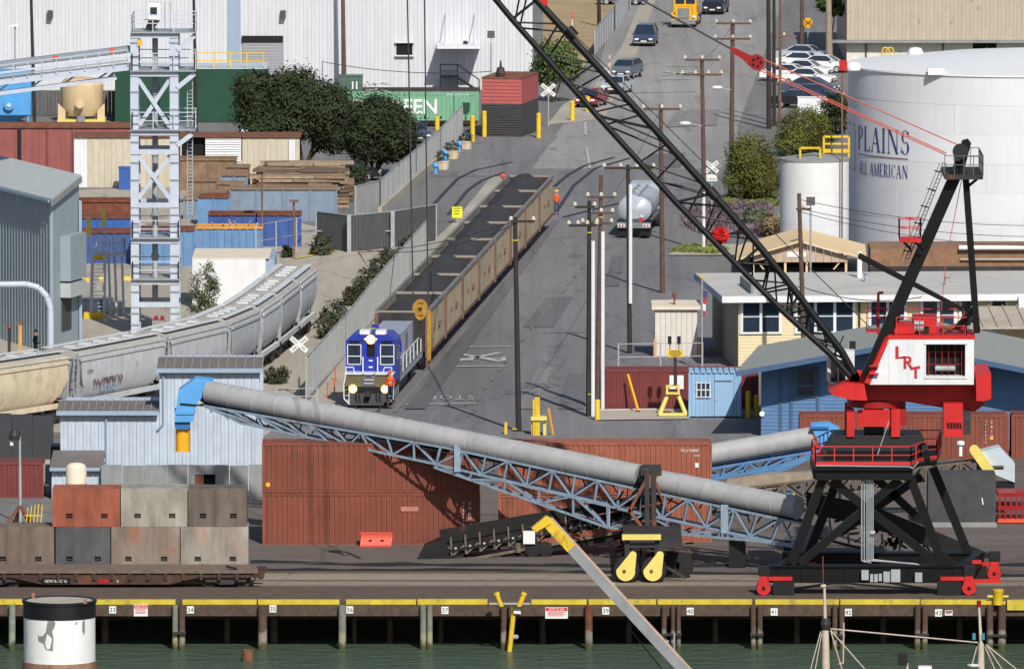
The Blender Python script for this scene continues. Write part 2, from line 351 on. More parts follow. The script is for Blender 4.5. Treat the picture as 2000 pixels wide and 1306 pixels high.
# mooring bitts
def bollard(px,py,l):
    p=G(px,py); t0=thing('mooring_bollard',l,'bollard',p)
    b=B(); b.lathe([(.27,0),(.27,.62),(.3,.66),(.3,.78),(.26,.8)],p,16); b.sm=True; part(b,'post','yellow',t0)
    b=B(); b.tube(p+Vector((-.55,0,.42)),p+Vector((.55,0,.42)),.07); part(b,'cross_pin','yellow',t0)
bollard(1949,1180,'yellow mooring bollard with cross pin at right end of wharf')
for px,a,l in ((980,-.28,'yellow bitt leaning left on the wharf edge beside plate 38'),(1013,.3,'yellow bitt leaning right on the wharf edge beside plate 38')):
    p=G(px,1186); t0=thing('mooring_bitt',l,'bollard',p,0,'leaning bitts beside the yellow post')
    b=B(); b.tube(p,p+Vector((a,0,.75)),.13,10); b.tube(p+Vector((a*.86,0,.65)),p+Vector((a*1.05,0,.79)),.16,10); b.sm=True; part(b,'post','yellow',t0)
    b=B(); b.box(p.x-.28,p.x+.28,p.y-.2,p.y+.2,0.03,.07); part(b,'base_plate','dark_steel',t0)
# yellow ladder post in front of the wharf
p=A(996,1250,YE-1.2); t0=thing('marker_post','yellow post with a white lamp box rising from the water','post',(p.x,YE-1.2,ZW))
b=B(); b.tube(A(989,1330,YE-1.2),A(1004,1186,YE-1.2),.13,8); part(b,'post','yellow',t0)
b=B(); b.box(A(1003,0,YE-1.2).x,A(1017,0,YE-1.2).x,YE-1.5,YE-1.15,A(0,1196,YE-1.2).z,A(0,1183,YE-1.2).z); part(b,'lamp_box','plate',t0)
b=B(); b.tube(A(1010,1243,YE-1.0),A(1000,1243,YE-1.2),.12); part(b,'bracket','galv',t0)
# white caisson
def on_shaft(cx,cy,r_,pl,zc):
    return [(cx+r_*math.sin(u/r_),cy-r_*math.cos(u/r_),zc+v) for u,v in pl]
Yc=558; p=A(116,1170,Yc); r=71/sc(Yc)
t0=thing('steel_caisson','broad white steel caisson with black top band and peeling paint in the water','caisson',(p.x,Yc,ZW))
M('peeling_white',C(232,232,232),.55,var=.04,sc_=1,rust=.10,rustcol=C(120,122,118),streak=.05); M('rust_brown',C(150,112,92),.8,var=.25,sc_=2,rust=.5)
zt=A(0,1172,Yc).z; z1=A(0,1203,Yc).z; z2=A(0,1289,Yc).z
b=B(); b.lathe([(r*1.02,-7-zt),(r*1.02,z2-zt-.01)],(p.x,Yc,zt),40); b.sm=True; part(b,'shaft','rust_brown',t0)
b=B(); b.lathe([(r*.985,z2-zt),(r*.985,z1-zt)],(p.x,Yc,zt),40); b.sm=True; part(b,'painted_section','peeling_white',t0)
b=B(); b.lathe([(r,z1-zt),(r,-.1),(r*1.03,-.08),(r*1.03,.05),(r*.94,.05),(r*.94,-.6)],(p.x,Yc,zt),40); b.sm=True; part(b,'top_band','black_steel',t0)
b=B(); b.lathe([(r*.925,-.05),(r*.925,.0),(r*.6,.05),(r*.02,-.02)],(p.x,Yc,zt),24); part(b,'fill','concrete',t0)
b=B(); b.box(p.x+r*.68,p.x+r*.78,Yc-r*.8,Yc-r*.6,zt,zt+.2); part(b,'lug','rust_brown',t0)
b=B(); b.box(p.x-r*.78,p.x-r*.7,Yc+r*.5,Yc+r*.7,zt,zt+.25); part(b,'lug','rust_brown',t0)
M('bare_grey',C(132,134,128),.8,var=.15,sc_=3)
for pl,ua,va in (([(-.1,.95),(.15,1.0),(.3,.85),(.22,.55),(.12,.45),(.2,.1),(.15,-.55),(-.2,-.5),(-.35,-.2),(-.62,-.1),(-.66,.3),(-.58,.15),(-.35,.2),(-.2,.4)],-.42,-1.75),([(0,.35),(.1,.3),(.12,-.25),(.03,-.42),(-.07,-.2),(-.06,.2)],1.35,-1.15),([(0,.06),(.1,.02),(.08,-.06),(-.02,-.04)],.9,-.95)):
    for i in range(len(pl)): pass
    b=B(); P=on_shaft(p.x,Yc,r*.99,[(u+ua,v+va) for u,v in pl],zt); b.add(P,[tuple(range(len(P)))[::-1]]); part(b,'bare_patch','bare_grey',t0)
b=B(); b.tube(G(484,1285,ZW)+Vector((0,-1,-5)),A(484,1268,GY(1285,ZW)-1),.3,12); b.sm=True; solo(b,'steel_pile','rusty','short rust brown steel pile standing in the water','pile')
# ================= wharf: flatcar, blocks, containers =================
def hface(b,x0,x1,z0,z1,holes,y=0.0,dep=.2):
    """front face (looking -Y) with rectangular recesses"""
    xs=sorted({x0,x1,*[h[0] for h in holes],*[h[1] for h in holes]}); zs=sorted({z0,z1,*[h[2] for h in holes],*[h[3] for h in holes]})
    for i in range(len(xs)-1):
        for j in range(len(zs)-1):
            cx,cz=(xs[i]+xs[i+1])/2,(zs[j]+zs[j+1])/2
            if any(h[0]<cx<h[1] and h[2]<cz<h[3] for h in holes): continue
            b.poly([(xs[i],y,zs[j]),(xs[i+1],y,zs[j]),(xs[i+1],y,zs[j+1]),(xs[i],y,zs[j+1])])
    for a,c,e,f in holes:
        q=y+dep
        b.poly([(a,q,e),(c,q,e),(c,q,f),(a,q,f)])
        b.poly([(a,y,e),(c,y,e),(c,q,e),(a,q,e)]); b.poly([(a,q,f),(c,q,f),(c,y,f),(a,y,f)])
        b.poly([(a,q,e),(a,q,f),(a,y,f),(a,y,e)]); b.poly([(c,y,e),(c,y,f),(c,q,f),(c,q,e)])
    return b
def hblock(b,x0,x1,y0,y1,z0,z1,holes,dep=.2):
    hface(b,x0,x1,z0,z1,holes,y0,dep)
    b.add([(x0,y0,z0),(x1,y0,z0),(x1,y1,z0),(x0,y1,z0),(x0,y0,z1),(x1,y0,z1),(x1,y1,z1),(x0,y1,z1)],[(3,2,1,0),(4,5,6,7),(1,2,6,5),(2,3,7,6),(3,0,4,7)])
    return b
def container(name,label,x0,x1,Y,z0,z1,mat,D=2.44,rz=0,group=None,pitch=.28,door=True,frame=None):
    t=thing(name,label,'container',((x0+x1)/2,Y,z0),rz,group,local=True); h=(x1-x0)/2; e=z1-z0; fm=frame or mat
    b=B(); b.wall((-h+.12,.07),(h-.12,.07),.14,e-.12,pitch,.045); part(b,'side_wall',mat,t)
    b=B(); b.wall((h-.12,D-.07),(-h+.12,D-.07),.14,e-.12,pitch,.045); part(b,'side_wall',mat,t)
    b=B(); b.wall((-h+.07,D-.12),(-h+.07,.12),.14,e-.12,pitch,.045); part(b,'end_wall',mat,t)
    if door:
        for k in (0,1):
            b=B(); b.box(h-.1,h-.04,.13+k*(D/2-.12),D/2-.01+k*(D/2-.12),.15,e-.13); d=part(b,'door',mat,t)
            for q in (.3,.8):
                b=B(); y=.13+k*(D/2-.12)+q; b.tube((h-.02,y,.2),(h-.02,y,e-.2),.02,6); part(b,'lock_bar','galv',d)
    else:
        b=B(); b.wall((h-.07,.12),(h-.07,D-.12),.14,e-.12,pitch,.045); part(b,'end_wall',mat,t)
    n=max(2,round((2*h-.24)/.6)); q=(2*h-.24)/n; b=B()
    b.wall((-h+.12,0),(h-.12,0),-.03,.0,.5,.0); b.v=[]; b.f=[]
    for i in range(n):
        xa=-h+.12+i*q; k=.02*(i%2); b.box(xa,xa+q,.06,D-.06,e-.1,e-.035+k)
    part(b,'roof',mat,t)
    for sx in (-1,1):
        for y in (0,D-.13):
            b=B(); b.box(sx*h-(.13 if sx>0 else 0),sx*h+(0 if sx>0 else .13),y,y+.13,.0,e); part(b,'corner_post',fm,t)
    for y in (.01,D-.1):
        for z in (.01,e-.13):
            b=B(); b.box(-h+.13,h-.13,y,y+.09,z,z+.12); part(b,'rail',fm,t)
    return t
def marks(t,x,z,cols,mat='plate',y=.005,size=.2,step=.27):
    for i,ch in enumerate(cols):
        if ch!=' ': text(ch,size,mat,face((x,y,z-i*step)),'marking',t)
Yk=GY(1064); s=sc(Yk)
x0,x1=X(512,Yk),X(938,Yk); h1=A(0,962,Yk).z
ca=container('shipping_container','lower brown-red container in the stack of two left of the dark conveyor',x0,x1,Yk,0,h1-.01,'cont_red',rz=R(.5))
cb=container('shipping_container','upper brown-red container in the stack of two under the conveyor tube',x0-.02,x1-.03,Yk+.02,h1,h1+2.72,'cont_red',rz=R(.6))
marks(ca,5.35,2.2,'EMCU',size=.22); marks(ca,5.0,2.25,'8031274',size=.17,step=.2); M('faded_mark',C(176,120,108),.7)
b=B(); b.box(1.6,2.55,.008,.02,1.85,2.1); part(b,'marking','faded_mark',ca)
b=B(); b.lathe([(.13,0),(.13,.02)],(-5.6,.004,.45),12,'y'); part(b,'sticker','orange_yellow',cb)
Y2=Yk+1.2; xa,xb=X(973,Y2),X(1391,Y2); hz=A(0,966,Y2).z
container('shipping_container','lower orange-brown container half hidden behind the truss of the long conveyor',xa,xb,Y2,0,hz-.01,'cont_orange')
cc=container('shipping_container','upper faded orange container with rust patches behind the conveyor tube',xa,xb,Y2,hz,A(0,864,Y2).z,'cont_orange')
text('TRLU 504087',.22,'plate',face((4.6,.008,2.35)),'marking',cc,sx=.8); text('4310',.16,'plate',face((5.0,.008,2.1)),'marking',cc); b=B(); b.box(4.9,5.1,.008,.02,1.5,1.75); part(b,'marking','plate',cc)
M('stain',C(112,62,52),.8,var=.2,sc_=3)
for u,v,w_,h_ in ((2.3,1.1,.45,.35),(2.9,.55,.35,.5),(3.2,.2,.3,.4)):
    b=B(); b.box(u,u+w_,.008,.018,v,v+h_); part(b,'rust_patch','stain',cc)
# right-hand containers below the blue house
Y3=GY(898); z3=A(0,810,Y3).z
cd=container('shipping_container','long brown container behind the crane pedestal below the blue house',X(1562,Y3),X(1562,Y3)+12.19,Y3,0,z3,'cont_red'); marks(cd,5.1,2.15,'CAIU',size=.2); marks(cd,4.75,2.2,'2918840',size=.15,step=.2)
b=B(); b.box(5.0,5.2,.006,.02,.55,.75); part(b,'marking','orange_yellow',cd); b=B(); b.box(5.0,5.2,.006,.02,1.2,1.35); part(b,'marking','orange_yellow',cd)
container('shipping_container','brown container at right edge beyond the crane, its left end visible',X(1562,Y3)+12.35,X(1562,Y3)+18.4,Y3,0,z3+.02,'cont_red')
M('plastic_red',C(220,86,62),.5,var=.05)
# water-filled barrier
p=G(734,1067); t=thing('traffic_barrier','orange-red plastic barrier standing against the brown containers','barrier',p,0,local=True)
b=B(); b.ext([(-.86,-.25,0),(-.86,.25,0),(-.86,.25,.12),(-.8,.14,.5),(-.8,.12,.72),(-.8,-.12,.72),(-.8,-.14,.5),(-.86,-.25,.12)],(1.7,0,0)); part(b,'body','plastic_red',t)
for x in (-.3,.35):
    b=B(); b.box(x-.09,x+.09,-.2,-.12,.3,.4); part(b,'fork_hole','black',t)
b=B(); b.box(-.86,.86,-.16,.16,.7,.78); part(b,'top_ledge','plastic_red',t)
# ---- flatcar
Yf=GY(1150); s=sc(Yf)
t=thing('flatcar','rusty empty-sided flatcar with stake pockets on the wharf track','rail car',(X(230,Yf),Yf,0))
M('old_deck',C(112,98,88),.95,var=.25,sc_=4,bump=.5,bsc=10); M('rail_rust',C(70,52,46),.85,var=.25,sc_=2,rust=.3)
zt=A(0,1113,Yf).z; xl,xr=X(-80,Yf),X(506,Yf)
b=B(); b.box(xl,xr-.1,Yf,Yf+2.8,zt-.16,zt); part(b,'deck','old_deck',t)
zb=A(0,1141,Yf).z; zm=A(0,1128,Yf).z
b=B(); b.ext([(xl,Yf+.12,zt-.18),(xl,Yf+.12,zm),(X(20,Yf),Yf+.12,zm),(X(80,Yf),Yf+.12,zb),(X(330,Yf),Yf+.12,zb),(X(385,Yf),Yf+.12,zm),(xr-.2,Yf+.12,zm),(xr-.2,Yf+.12,zt-.18)],(0,.12,0)); part(b,'side_sill','rail_rust',t)
b=B(); b.box(xl,xr-.2,Yf+2.4,Yf+2.5,zm-.1,zt-.18); part(b,'side_sill','rail_rust',t)
for px in range(4,500,35):
    b=B(); b.box(X(px,Yf),X(px+6,Yf),Yf+.0,Yf+.118,zt-.52,zt-.17); part(b,'stake_pocket','rail_rust',t)
b=B(); b.box(X(78,Yf),X(136,Yf),Yf+.105,Yf+.118,zb+.03,zb+.34); part(b,'reporting_plate','black',t)
text('NDW APMC 16',.22,'plate',face((X(107,Yf),Yf+.1,zb+.1)),'lettering',t,sx=.78)
b=B(); b.box(X(190,Yf),X(211,Yf),Yf+.1,Yf+.118,zb+.05,zb+.3); part(b,'placard','red_dark',t)
text('0',.2,'plate',face((X(228,Yf),Yf+.1,zb+.1)),'lettering',t)
def bogie(t,cx,cy,ang=0,gauge=1.0,wb=.88,r=.42,mat='dark_steel',z=0.0):
    """two-axle truck centred at cx,cy with the track along local x turned by ang"""
    def T(x,y,zz): return (cx+x*math.cos(ang)-y*math.sin(ang),cy+x*math.sin(ang)+y*math.cos(ang),zz+z)
    for sgn in (-1,1):
        b=B(); pts=[(-1.15,.62),(-1.05,.35),(-.62,.35),(-.35,.22),(.35,.22),(.62,.35),(1.05,.35),(1.15,.62),(.4,.78),(-.4,.78)]
        P=[T(x,sgn*gauge,zz) for x,zz in pts]; q=Vector(T(0,sgn*(gauge+.14),0))-Vector(T(0,sgn*gauge,0)); b.ext(P,q); fr=part(b,'side_frame',mat,t)
    for ax in (-wb,wb):
        for sgn in (-1,1):
            b=B(); a=Vector(T(ax,sgn*(gauge-.3),r)); c=Vector(T(ax,sgn*(gauge-.16),r)); b.tube(a,c,r,16); part(b,'wheel','dark_steel',t)
bogie(t,X(440,Yf),Yf+1.4); bogie(t,X(-10,Yf),Yf+1.4)
b=B(); b.box(xr-.2,xr+.35,Yf+1.2,Yf+1.5,.75,1.05); part(b,'coupler','rail_rust',t)
b=B(); b.lathe([(.22,0),(.22,.05)],(xr+.05,Yf+.2,zt-.3),12,'y'); part(b,'brake_wheel','rail_rust',t)
b=B(); b.bar((X(440,Yf),Yf+.15,zt+.2),(X(462,Yf),Yf+.12,zt+.05),.12); part(b,'stake','black_steel',t)
# ---- wharf rails and spilled coal beside them
M('rail_steel',C(96,84,80),.5,.4,var=.15)
for i,(pa,pb) in enumerate((((-900,1152),(1500,1152)),((-900,1135),(2900,1137)),((-900,1101),(2900,1105)),((-900,1117),(2900,1120)))):
    a,c=G(*pa),G(*pb); b=B(); b.bar(a+Vector((0,0,.05)),c+Vector((0,0,.05)),.07,.1); struct(b,'rail','rail_steel')
M('coal',C(34,34,38),.8,var=.3,sc_=6,bump=.8,bsc=25)
def ridge(name,pts,wid,hgt,label):
    b=B(); P=[G(*p) for p in pts]; n=int((P[-1]-P[0]).length/.5); cs=[]
    for i in range(n+1):
        u=i/n*(len(P)-1); k=min(int(u),len(P)-2); p=P[k].lerp(P[k+1],u-k); w_=wid*(.75+.5*noise.noise((p.x*.35,p.y,0))); h_=hgt*(.8+.7*noise.noise((p.x*.6,p.y+9,3)))
        cs.append([(p.x,p.y-w_,.012),(p.x,p.y-w_*.35,max(.03,h_)),(p.x,p.y+w_*.4,max(.03,h_*.9)),(p.x,p.y+w_,.012)])
    vs=[v for c_ in cs for v in c_]; b.add(vs,[(4*i+j,4*i+4+j,4*i+5+j,4*i+1+j) for i in range(n) for j in range(3)])
    o=solo(b,name,'coal',label,'coal',kind='stuff'); return o
ridge('spilled_coal',[(490,1098),(700,1103),(1200,1106),(2050,1104)],.95,.14,'dark line of spilled coal along the far wharf rail')
ridge('spilled_coal',[(490,1114),(900,1115),(1500,1122),(2050,1126)],.85,.14,'dark line of spilled coal along the near wharf rail')
# ---- concrete blocks behind the flatcar
def blockmat(nm,c,**k): return M(nm,c,.92,var=.3,sc_=1.0,sz=.35,bump=.5,bsc=9,**k)
blockmat('blk_rust',C(150,86,66),streak=.45); blockmat('blk_pale',C(154,148,138),streak=.5); blockmat('blk_brown',C(104,94,87),streak=.75); blockmat('blk_grey',C(82,82,84),streak=.4); blockmat('blk_mixed',C(140,126,114),streak=.5,rust=.42,rustcol=C(150,92,70)); blockmat('blk_pink',C(154,146,136),streak=.45,rust=.3,rustcol=C(184,130,112)); blockmat('blk_dirty',C(116,102,92),streak=.7)
Yb=Yf+3.2
BL=[(-30,104,1111,1028,'blk_dirty','brown stained concrete block at left end of the lower row'),(107,214,1111,1028,'blk_grey','dark grey concrete block in the lower row'),(216,350,1111,1028,'blk_mixed','half rusty concrete block third in the lower row'),(352,484,1111,1028,'blk_pink','pale concrete block with pink stains at right end of the lower row'),
 (101,233,1028,954,'blk_rust','rust orange concrete block leftmost in the upper row'),(235,365,1028,953,'blk_pale','pale grey concrete block in the middle of the upper row'),(367,481,1028,954,'blk_brown','dark streaked concrete block rightmost in the upper row')]
for a,c,pb,pt,mt,l in BL:
    z0=A(0,pb,Yb).z if pb<1100 else 0.0; z1=A(0,pt,Yb).z-.01; xa,xc=X(a,Yb),X(c,Yb); u=xc-xa
    zz=z0+(z1-z0)*(.28 if pb<1100 else .42)
    t=thing('concrete_block',l,'concrete block',((xa+xc)/2,Yb,z0),0,'stacked concrete blocks')
    hs=[(xa+u*f-.17,xa+u*f+.17,zz-.13,zz+.13) for f in (.25,.77)]
    j=random.uniform(-.06,.06); t.rotation_euler=(0,0,R(random.uniform(-.7,.7)))
    b=B(); hblock(b,xa,xc,Yb+j,Yb+j+2.2,z0,z1,hs,.3); part(b,'block',mt,t)
    for h in hs:
        b=B(); b.tube((h[0]+.03,Yb+j+.06,h[2]+.12),(h[1]-.03,Yb+j+.06,h[2]+.12),.035,6); part(b,'lifting_bar','dark_steel',t)
# ================= conveyors =================
M('conv_dark',C(20,20,20),.75,var=.3,sc_=3,rust=.06)
M('conv_tan',C(104,95,82),.7,var=.3,sc_=3,rust=.3)
def truss(t,TA,TB,BA,BB,n,wid,mat,cr=.07,br=.045,dirn=0,cross=True,chordname=('top_chord','bottom_chord')):
    """box truss: near top chord TA-TB, near bottom chord BA-BB, the far side wid behind; every member a part"""
    w_=Vector((0,wid,0))
    TA,TB,BA,BB=[Vector(p) for p in (TA,TB,BA,BB)]
    for off in (Vector((0,0,0)),w_):
        b=B(); b.bar(TA+off,TB+off,cr*1.6); part(b,chordname[0],mat,t)
        b=B(); b.bar(BA+off,BB+off,cr*1.6); part(b,chordname[1],mat,t)
        for i in range(n+1):
            u=i/n; p,q=TA.lerp(TB,u)+off,BA.lerp(BB,u)+off
            if (p-q).length>.15: b=B(); b.bar(p,q,br*2); part(b,'upright',mat,t)
            if i<n:
                u2=(i+1)/n
                if (i+dirn)%2==0: p,q=TA.lerp(TB,u)+off,BA.lerp(BB,u2)+off
                else: p,q=BA.lerp(BB,u)+off,TA.lerp(TB,u2)+off
                b=B(); b.bar(p,q,br*2); part(b,'brace',mat,t)
    if cross:
        for i in range(n+1):
            for a,c in ((TA,TB),(BA,BB)):
                p=a.lerp(c,i/n); b=B(); b.bar(p,p+w_,br*1.6); part(b,'cross_tie',mat,t)
M('tube_grey',C(164,165,166),.55,.0,var=.10,sc_=.5,streak=.3)
def hood(t,a,c,r,seg,mat='tube_grey',n=20):
    """row of curved cover sheets with a proud joint band between them"""
    a,c=Vector(a),Vector(c); L=(c-a).length; k=max(1,round(L/seg)); d=(c-a)/k
    for i in range(k):
        p=a+d*i; b=B(); b.tube(p,p+d*.985,r*(1+.004*(i%2)),n); b.sm=30; part(b,'cover',mat,t)
        if i: b=B(); b.tube(p-d*.035,p+d*.035,r*1.035,n); b.sm=30; part(b,'joint_band','galv',t)
def Yc_(px): return 602+(1565-px)/1210*20
def K(px,py,o=0): return A(px,py,Yc_(px)+o)
W2=.62
t=thing('conveyor_stacker','long portable conveyor stacker with grey tube cover and pale blue truss','conveyor',G(1255,1140))
hood(t,K(408,765),K(1250,929),.62,1.52)
hood(t,K(1292,940),K(1560,992),.62,1.52)
b=B(); b.lathe([(.1,-.02),(.62,-.02)],(0,0,0),20)
# truss in straight runs following the photo
truss(t,K(398,792,-W2),K(860,872,-W2),K(470,826,-W2),K(852,906,-W2),9,W2*2,'blue_steel')
b=B(); b.bar(K(398,792,-W2),K(470,826,-W2),.1); part(b,'bottom_chord','blue_steel',t)
truss(t,K(862,872,-W2),K(1256,957,-W2),K(852,906,-W2),K(1250,1003,-W2),9,W2*2,'blue_steel',dirn=1)
truss(t,K(1256,957,-W2),K(1570,1023,-W2),K(1250,1003,-W2),K(1552,1066,-W2),7,W2*2,'blue_steel')
# lower stiffening truss with its king post
truss(t,K(858,908,-W2),K(1186,984,-W2),K(848,912,-W2),K(1188,1030,-W2),5,W2*2,'blue_steel')
truss(t,K(1190,988,-W2),K(1552,1068,-W2),K(1190,1030,-W2),K(1548,1062,-W2),5,W2*2,'blue_steel',dirn=1)
for o in (-W2-.02,W2-.05):
    b=B(); b.ext([K(858,908,o),K(902,916,o),K(888,876,o),K(882,876,o)],(0,.07,0)); part(b,'gusset','rusty',t)
b=B(); b.bar(K(893,868,-W2-.1),K(893,921,-W2-.1),.34,.12,up=(0,1,0)); part(b,'splice_post','blue_steel',t)
b=B(); b.bar(K(1415,985,-W2-.1),K(1415,1040,-W2-.1),.4,.12,up=(0,1,0)); part(b,'splice_post','blue_steel',t)
# belt inside
b=B(); b.bar(K(398,788),K(1565,1016),.9,.05); part(b,'belt','rubber',t)
rr=random.Random(9)
for i in range(40):
    u=(i+.5)/40; px=400+u*1160; py=786+u*229
    b=B(); b.tube(K(px,py+5,-.55),K(px,py+5,.55),.07,7); part(b,'idler','conv_dark',t)
    b=B(); b.bar(K(px,py+6,rr.uniform(-.5,.5)),K(px+rr.uniform(-10,10),py+rr.uniform(14,26),rr.uniform(-.5,.5)),.06); part(b,'idler_bracket','conv_dark',t)
# head: sky blue hood, collar and yellow spout
q=Yc_(375)
def HP(px,py,o=0): return A(px,py,q+o)
b=B(); b.ext([HP(382,739,-.8),HP(417,743,-.8),HP(404,765,-.8),HP(384,788,-.8),HP(376,824,-.8),HP(341,824,-.8),HP(345,787,-.8),HP(349,762,-.8)],(0,1.6,0)); part(b,'head_hood','sky_blue',t)
b=B(); b.box(HP(339,0).x,HP(379,0).x,q-.87,q+.87,HP(0,806).z,HP(0,799).z); part(b,'hood_band','sky_blue',t)
M('deep_blue',C(52,112,176),.5,var=.08)
b=B(); b.ext([HP(341,825,-.6),HP(371,825,-.6),HP(369,838,-.6),HP(343,838,-.6)],(0,1.2,0)); part(b,'collar','deep_blue',t)
b=B(); b.tube(HP(357,881),HP(357,834),.39,20,.4); b.sm=30; part(b,'spout','orange_yellow',t)
b=B(); b.bar(HP(352,788,-.83),HP(398,792,-.83),.1,.08); part(b,'head_bracket','black_steel',t)
b=B(); b.tube(HP(398,778,-.7),HP(398,778,.7),.24,14); part(b,'head_pulley','black_steel',t)
# mast and undercarriage
ym=Yc_(1270)
for px,o in ((1263,-W2-.3),(1276,-W2-.3),(1263,W2+.25),(1277,W2+.25)):
    b=B(); b.bar(A(px,918,ym+o),A(px+2,1062,ym+o),.26,.26); part(b,'mast_leg','dark_steel',t)
b=B(); b.box(A(1252,0,ym).x,A(1293,0,ym).x,ym-.9,ym+.9,A(0,925,ym).z,A(0,910,ym).z); part(b,'mast_head','dark_steel',t)
for a,c in (((1268,925),(1228,1000)),((1272,925),(1310,1005)),((1225,990),(1270,1050))):
    b=B(); b.bar(A(*a,ym-.95),A(*c,ym-.95),.16); part(b,'stay','rusty',t)
b=B(); b.tube(A(1246,928,ym-.1),A(1256,932,ym-.1),.6,20); part(b,'joint_ring','black_steel',t)
yw=GY(1139)
rr=random.Random(31)
for i in range(42):
    px=1205+rr.random()*140; py=960+rr.random()*140; b=B(); b.bar(A(px,py,ym+rr.uniform(-1.2,1.2)),A(px+rr.uniform(-30,30),min(1118,py+rr.uniform(-25,30)),ym+rr.uniform(-1.2,1.2)),rr.uniform(.06,.15)); part(b,'linkage',rr.choice(['conv_dark','conv_dark','black_steel','conv_tan']),t)
b=B(); b.box(A(1216,0,yw).x,A(1292,0,yw).x,yw-.2,yw+.15,A(0,1053,yw).z,A(0,1043,yw).z); part(b,'bumper_beam','pale_yellow',t)
for px in (1225,1283):
    b=B(); b.bar(A(px,1052,yw+.2),A(px,1100,yw+.3),.26,.2); part(b,'axle_post','dark_steel',t)
b=B(); b.box(A(1220,0,yw).x,A(1335,0,yw).x,yw+.2,ym+.8,A(0,1070,yw).z,A(0,1062,yw).z); part(b,'axle_frame','dark_steel',t)
for px,mz in ((1222,0),(1275,1)):
    c=A(px,1117,yw); 
    for k,o in ((0,.12),(1,.75)):
        b=B(); b.lathe([(.3,0),(.66,.02),(.7,.1),(.7,.4),(.66,.48),(.3,.5)],(c.x+.05,yw+o,.7),20,'y'); b.sm=True; wq=part(b,'wheel','rubber',t)
        b=B(); b.lathe([(.3,0),(.3,.03)],(c.x+.05,yw+o-.02,.7),14,'y'); part(b,'rim','dark_steel',wq)
    pts=[]; top=A(px+14,1083,yw); r2=.2; bot=Vector((c.x,yw,.64)); r1=.5
    for i in range(13): a=R(170+i*200/12); pts.append((bot.x+r1*math.cos(a),yw-.06,bot.z+r1*math.sin(a)))
    for i in range(7): a=R(10+i*160/6); pts.append((top.x+r2*math.cos(a),yw-.06,top.z+r2*math.sin(a)))
    b=B(); b.ext(pts,(0,.14,0)); g=part(b,'chain_guard','pale_yellow',t)
    b=B(); b.lathe([(.1,0),(.1,.02)],(bot.x-.08,yw-.085,bot.z+.02),12,'y'); part(b,'hub_hole','rusty',g)
for px,pt in ((1316,1070),(1330,1080)):
    b=B(); c=A(px,pt+25,yw+3); b.lathe([(.3,0),(.68,.03),(.68,.4),(.3,.45)],(c.x,yw+2.2,.7),18,'y'); part(b,'wheel','rubber',t)
b=B(); b.bar(A(1290,1100,yw+1),A(1340,1128,yw+1),.14); part(b,'drawbar','dark_steel',t)
for px,z1 in ((1440,0),(1547,0)):
    y=Yc_(px); b=B(); b.bar(A(px,1055,y),(A(px,1055,y).x,y,.01),.3,.9); part(b,'prop_leg','black_steel',t)
# ---- dark conveyor lying behind it
def Yd(px): return 609+(px-815)/480*2.5
def D(px,py,o=0): return A(px,py,Yd(px)+o)
t=thing('radial_conveyor','low dark conveyor with open rollers in front of the brown containers','conveyor',D(960,1100))

for o in (-.7,.7):
    b=B(); b.ext([D(858,1034,o),D(1300,958,o),D(1300,978,o),D(862,1062,o)],(0,.06,0)); part(b,'side_board','conv_dark',t)
b=B(); b.bar(D(815,1090,0),D(1300,992,0),1.2,.06); part(b,'belt','rubber',t)
for o in (-.75,.75):
    b=B(); b.bar(D(880,1098,o),D(1300,1022,o),.14); part(b,'bottom_chord','conv_tan',t)
    b=B(); b.bar(D(830,1084,o),D(1300,1000,o),.16); part(b,'top_chord','conv_dark',t)
for i in range(15):
    px=880+i*28; py=1062-i*4.95
    b=B(); b.bar(D(px,py-14,-.78),D(px+2,py+24,-.78),.1); part(b,'upright','conv_tan',t)
    b=B(); b.bar(D(px+2,py+24,-.78),D(px+26,py+2,-.78),.09); part(b,'brace','conv_tan',t)
    b=B(); b.tube(D(px+10,py+8,-.9),D(px+10,py+8,.8),.07,8); part(b,'roller','galv',t)
for o in (-.6,.62):
    b=B(); b.ext([D(866,1060,o),D(1300,982,o),D(1300,1006,o),D(905,1082,o)],(0,.05,0)); part(b,'skirt_board','conv_dark',t)
b=B(); b.ext([D(905,1100,-.75),D(1215,1046,-.75),D(1215,1052,-.75),D(908,1106,-.75)],(0,1.5,0)); part(b,'belly_pan','conv_dark',t)
rr=random.Random(5)
for i in range(46):
    u=rr.random(); px=868+u*400; py=1072-u*66+rr.uniform(-12,20); b=B(); b.bar(D(px,py,rr.uniform(-.8,.6)),D(px+rr.uniform(-14,14),py+rr.uniform(-14,10),rr.uniform(-.8,.6)),rr.uniform(.05,.11)); part(b,'bracket',rr.choice(['conv_dark','conv_tan','rusty','conv_dark']),t)
b=B(); b.ext([D(815,1094,-.8),D(830,1066,-.8),D(868,1050,-.8),D(880,1098,-.8)],(0,1.5,0)); part(b,'tail_box','black_steel',t)
b=B(); b.bar(D(815,1091,-.85),D(905,1084,-.85),.12); part(b,'tail_frame','black_steel',t)
b=B(); b.box(D(1022,0).x,D(1045,0).x,Yd(1030)-1.1,Yd(1030)-.8,D(0,1079).z,D(0,1054).z); part(b,'control_box','plate',t)
b=B(); b.tube(D(1012,1078,-.9),D(1012,1060,-.9),.16,10); part(b,'motor','conv_tan',t)
for px in (905,1200):
    for o in (-.7,.7):
        b=B(); c=D(px,1090,o); b.bar(c,(c.x,c.y,.02),.14); part(b,'support_leg','black_steel',t)
for px in (1040,1065):
    b=B(); c=D(px,1080,-1.0); b.lathe([(.2,0),(.42,.03),(.42,.25),(.2,.28)],(c.x,c.y,.43),14,'y'); part(b,'wheel','rubber',t)
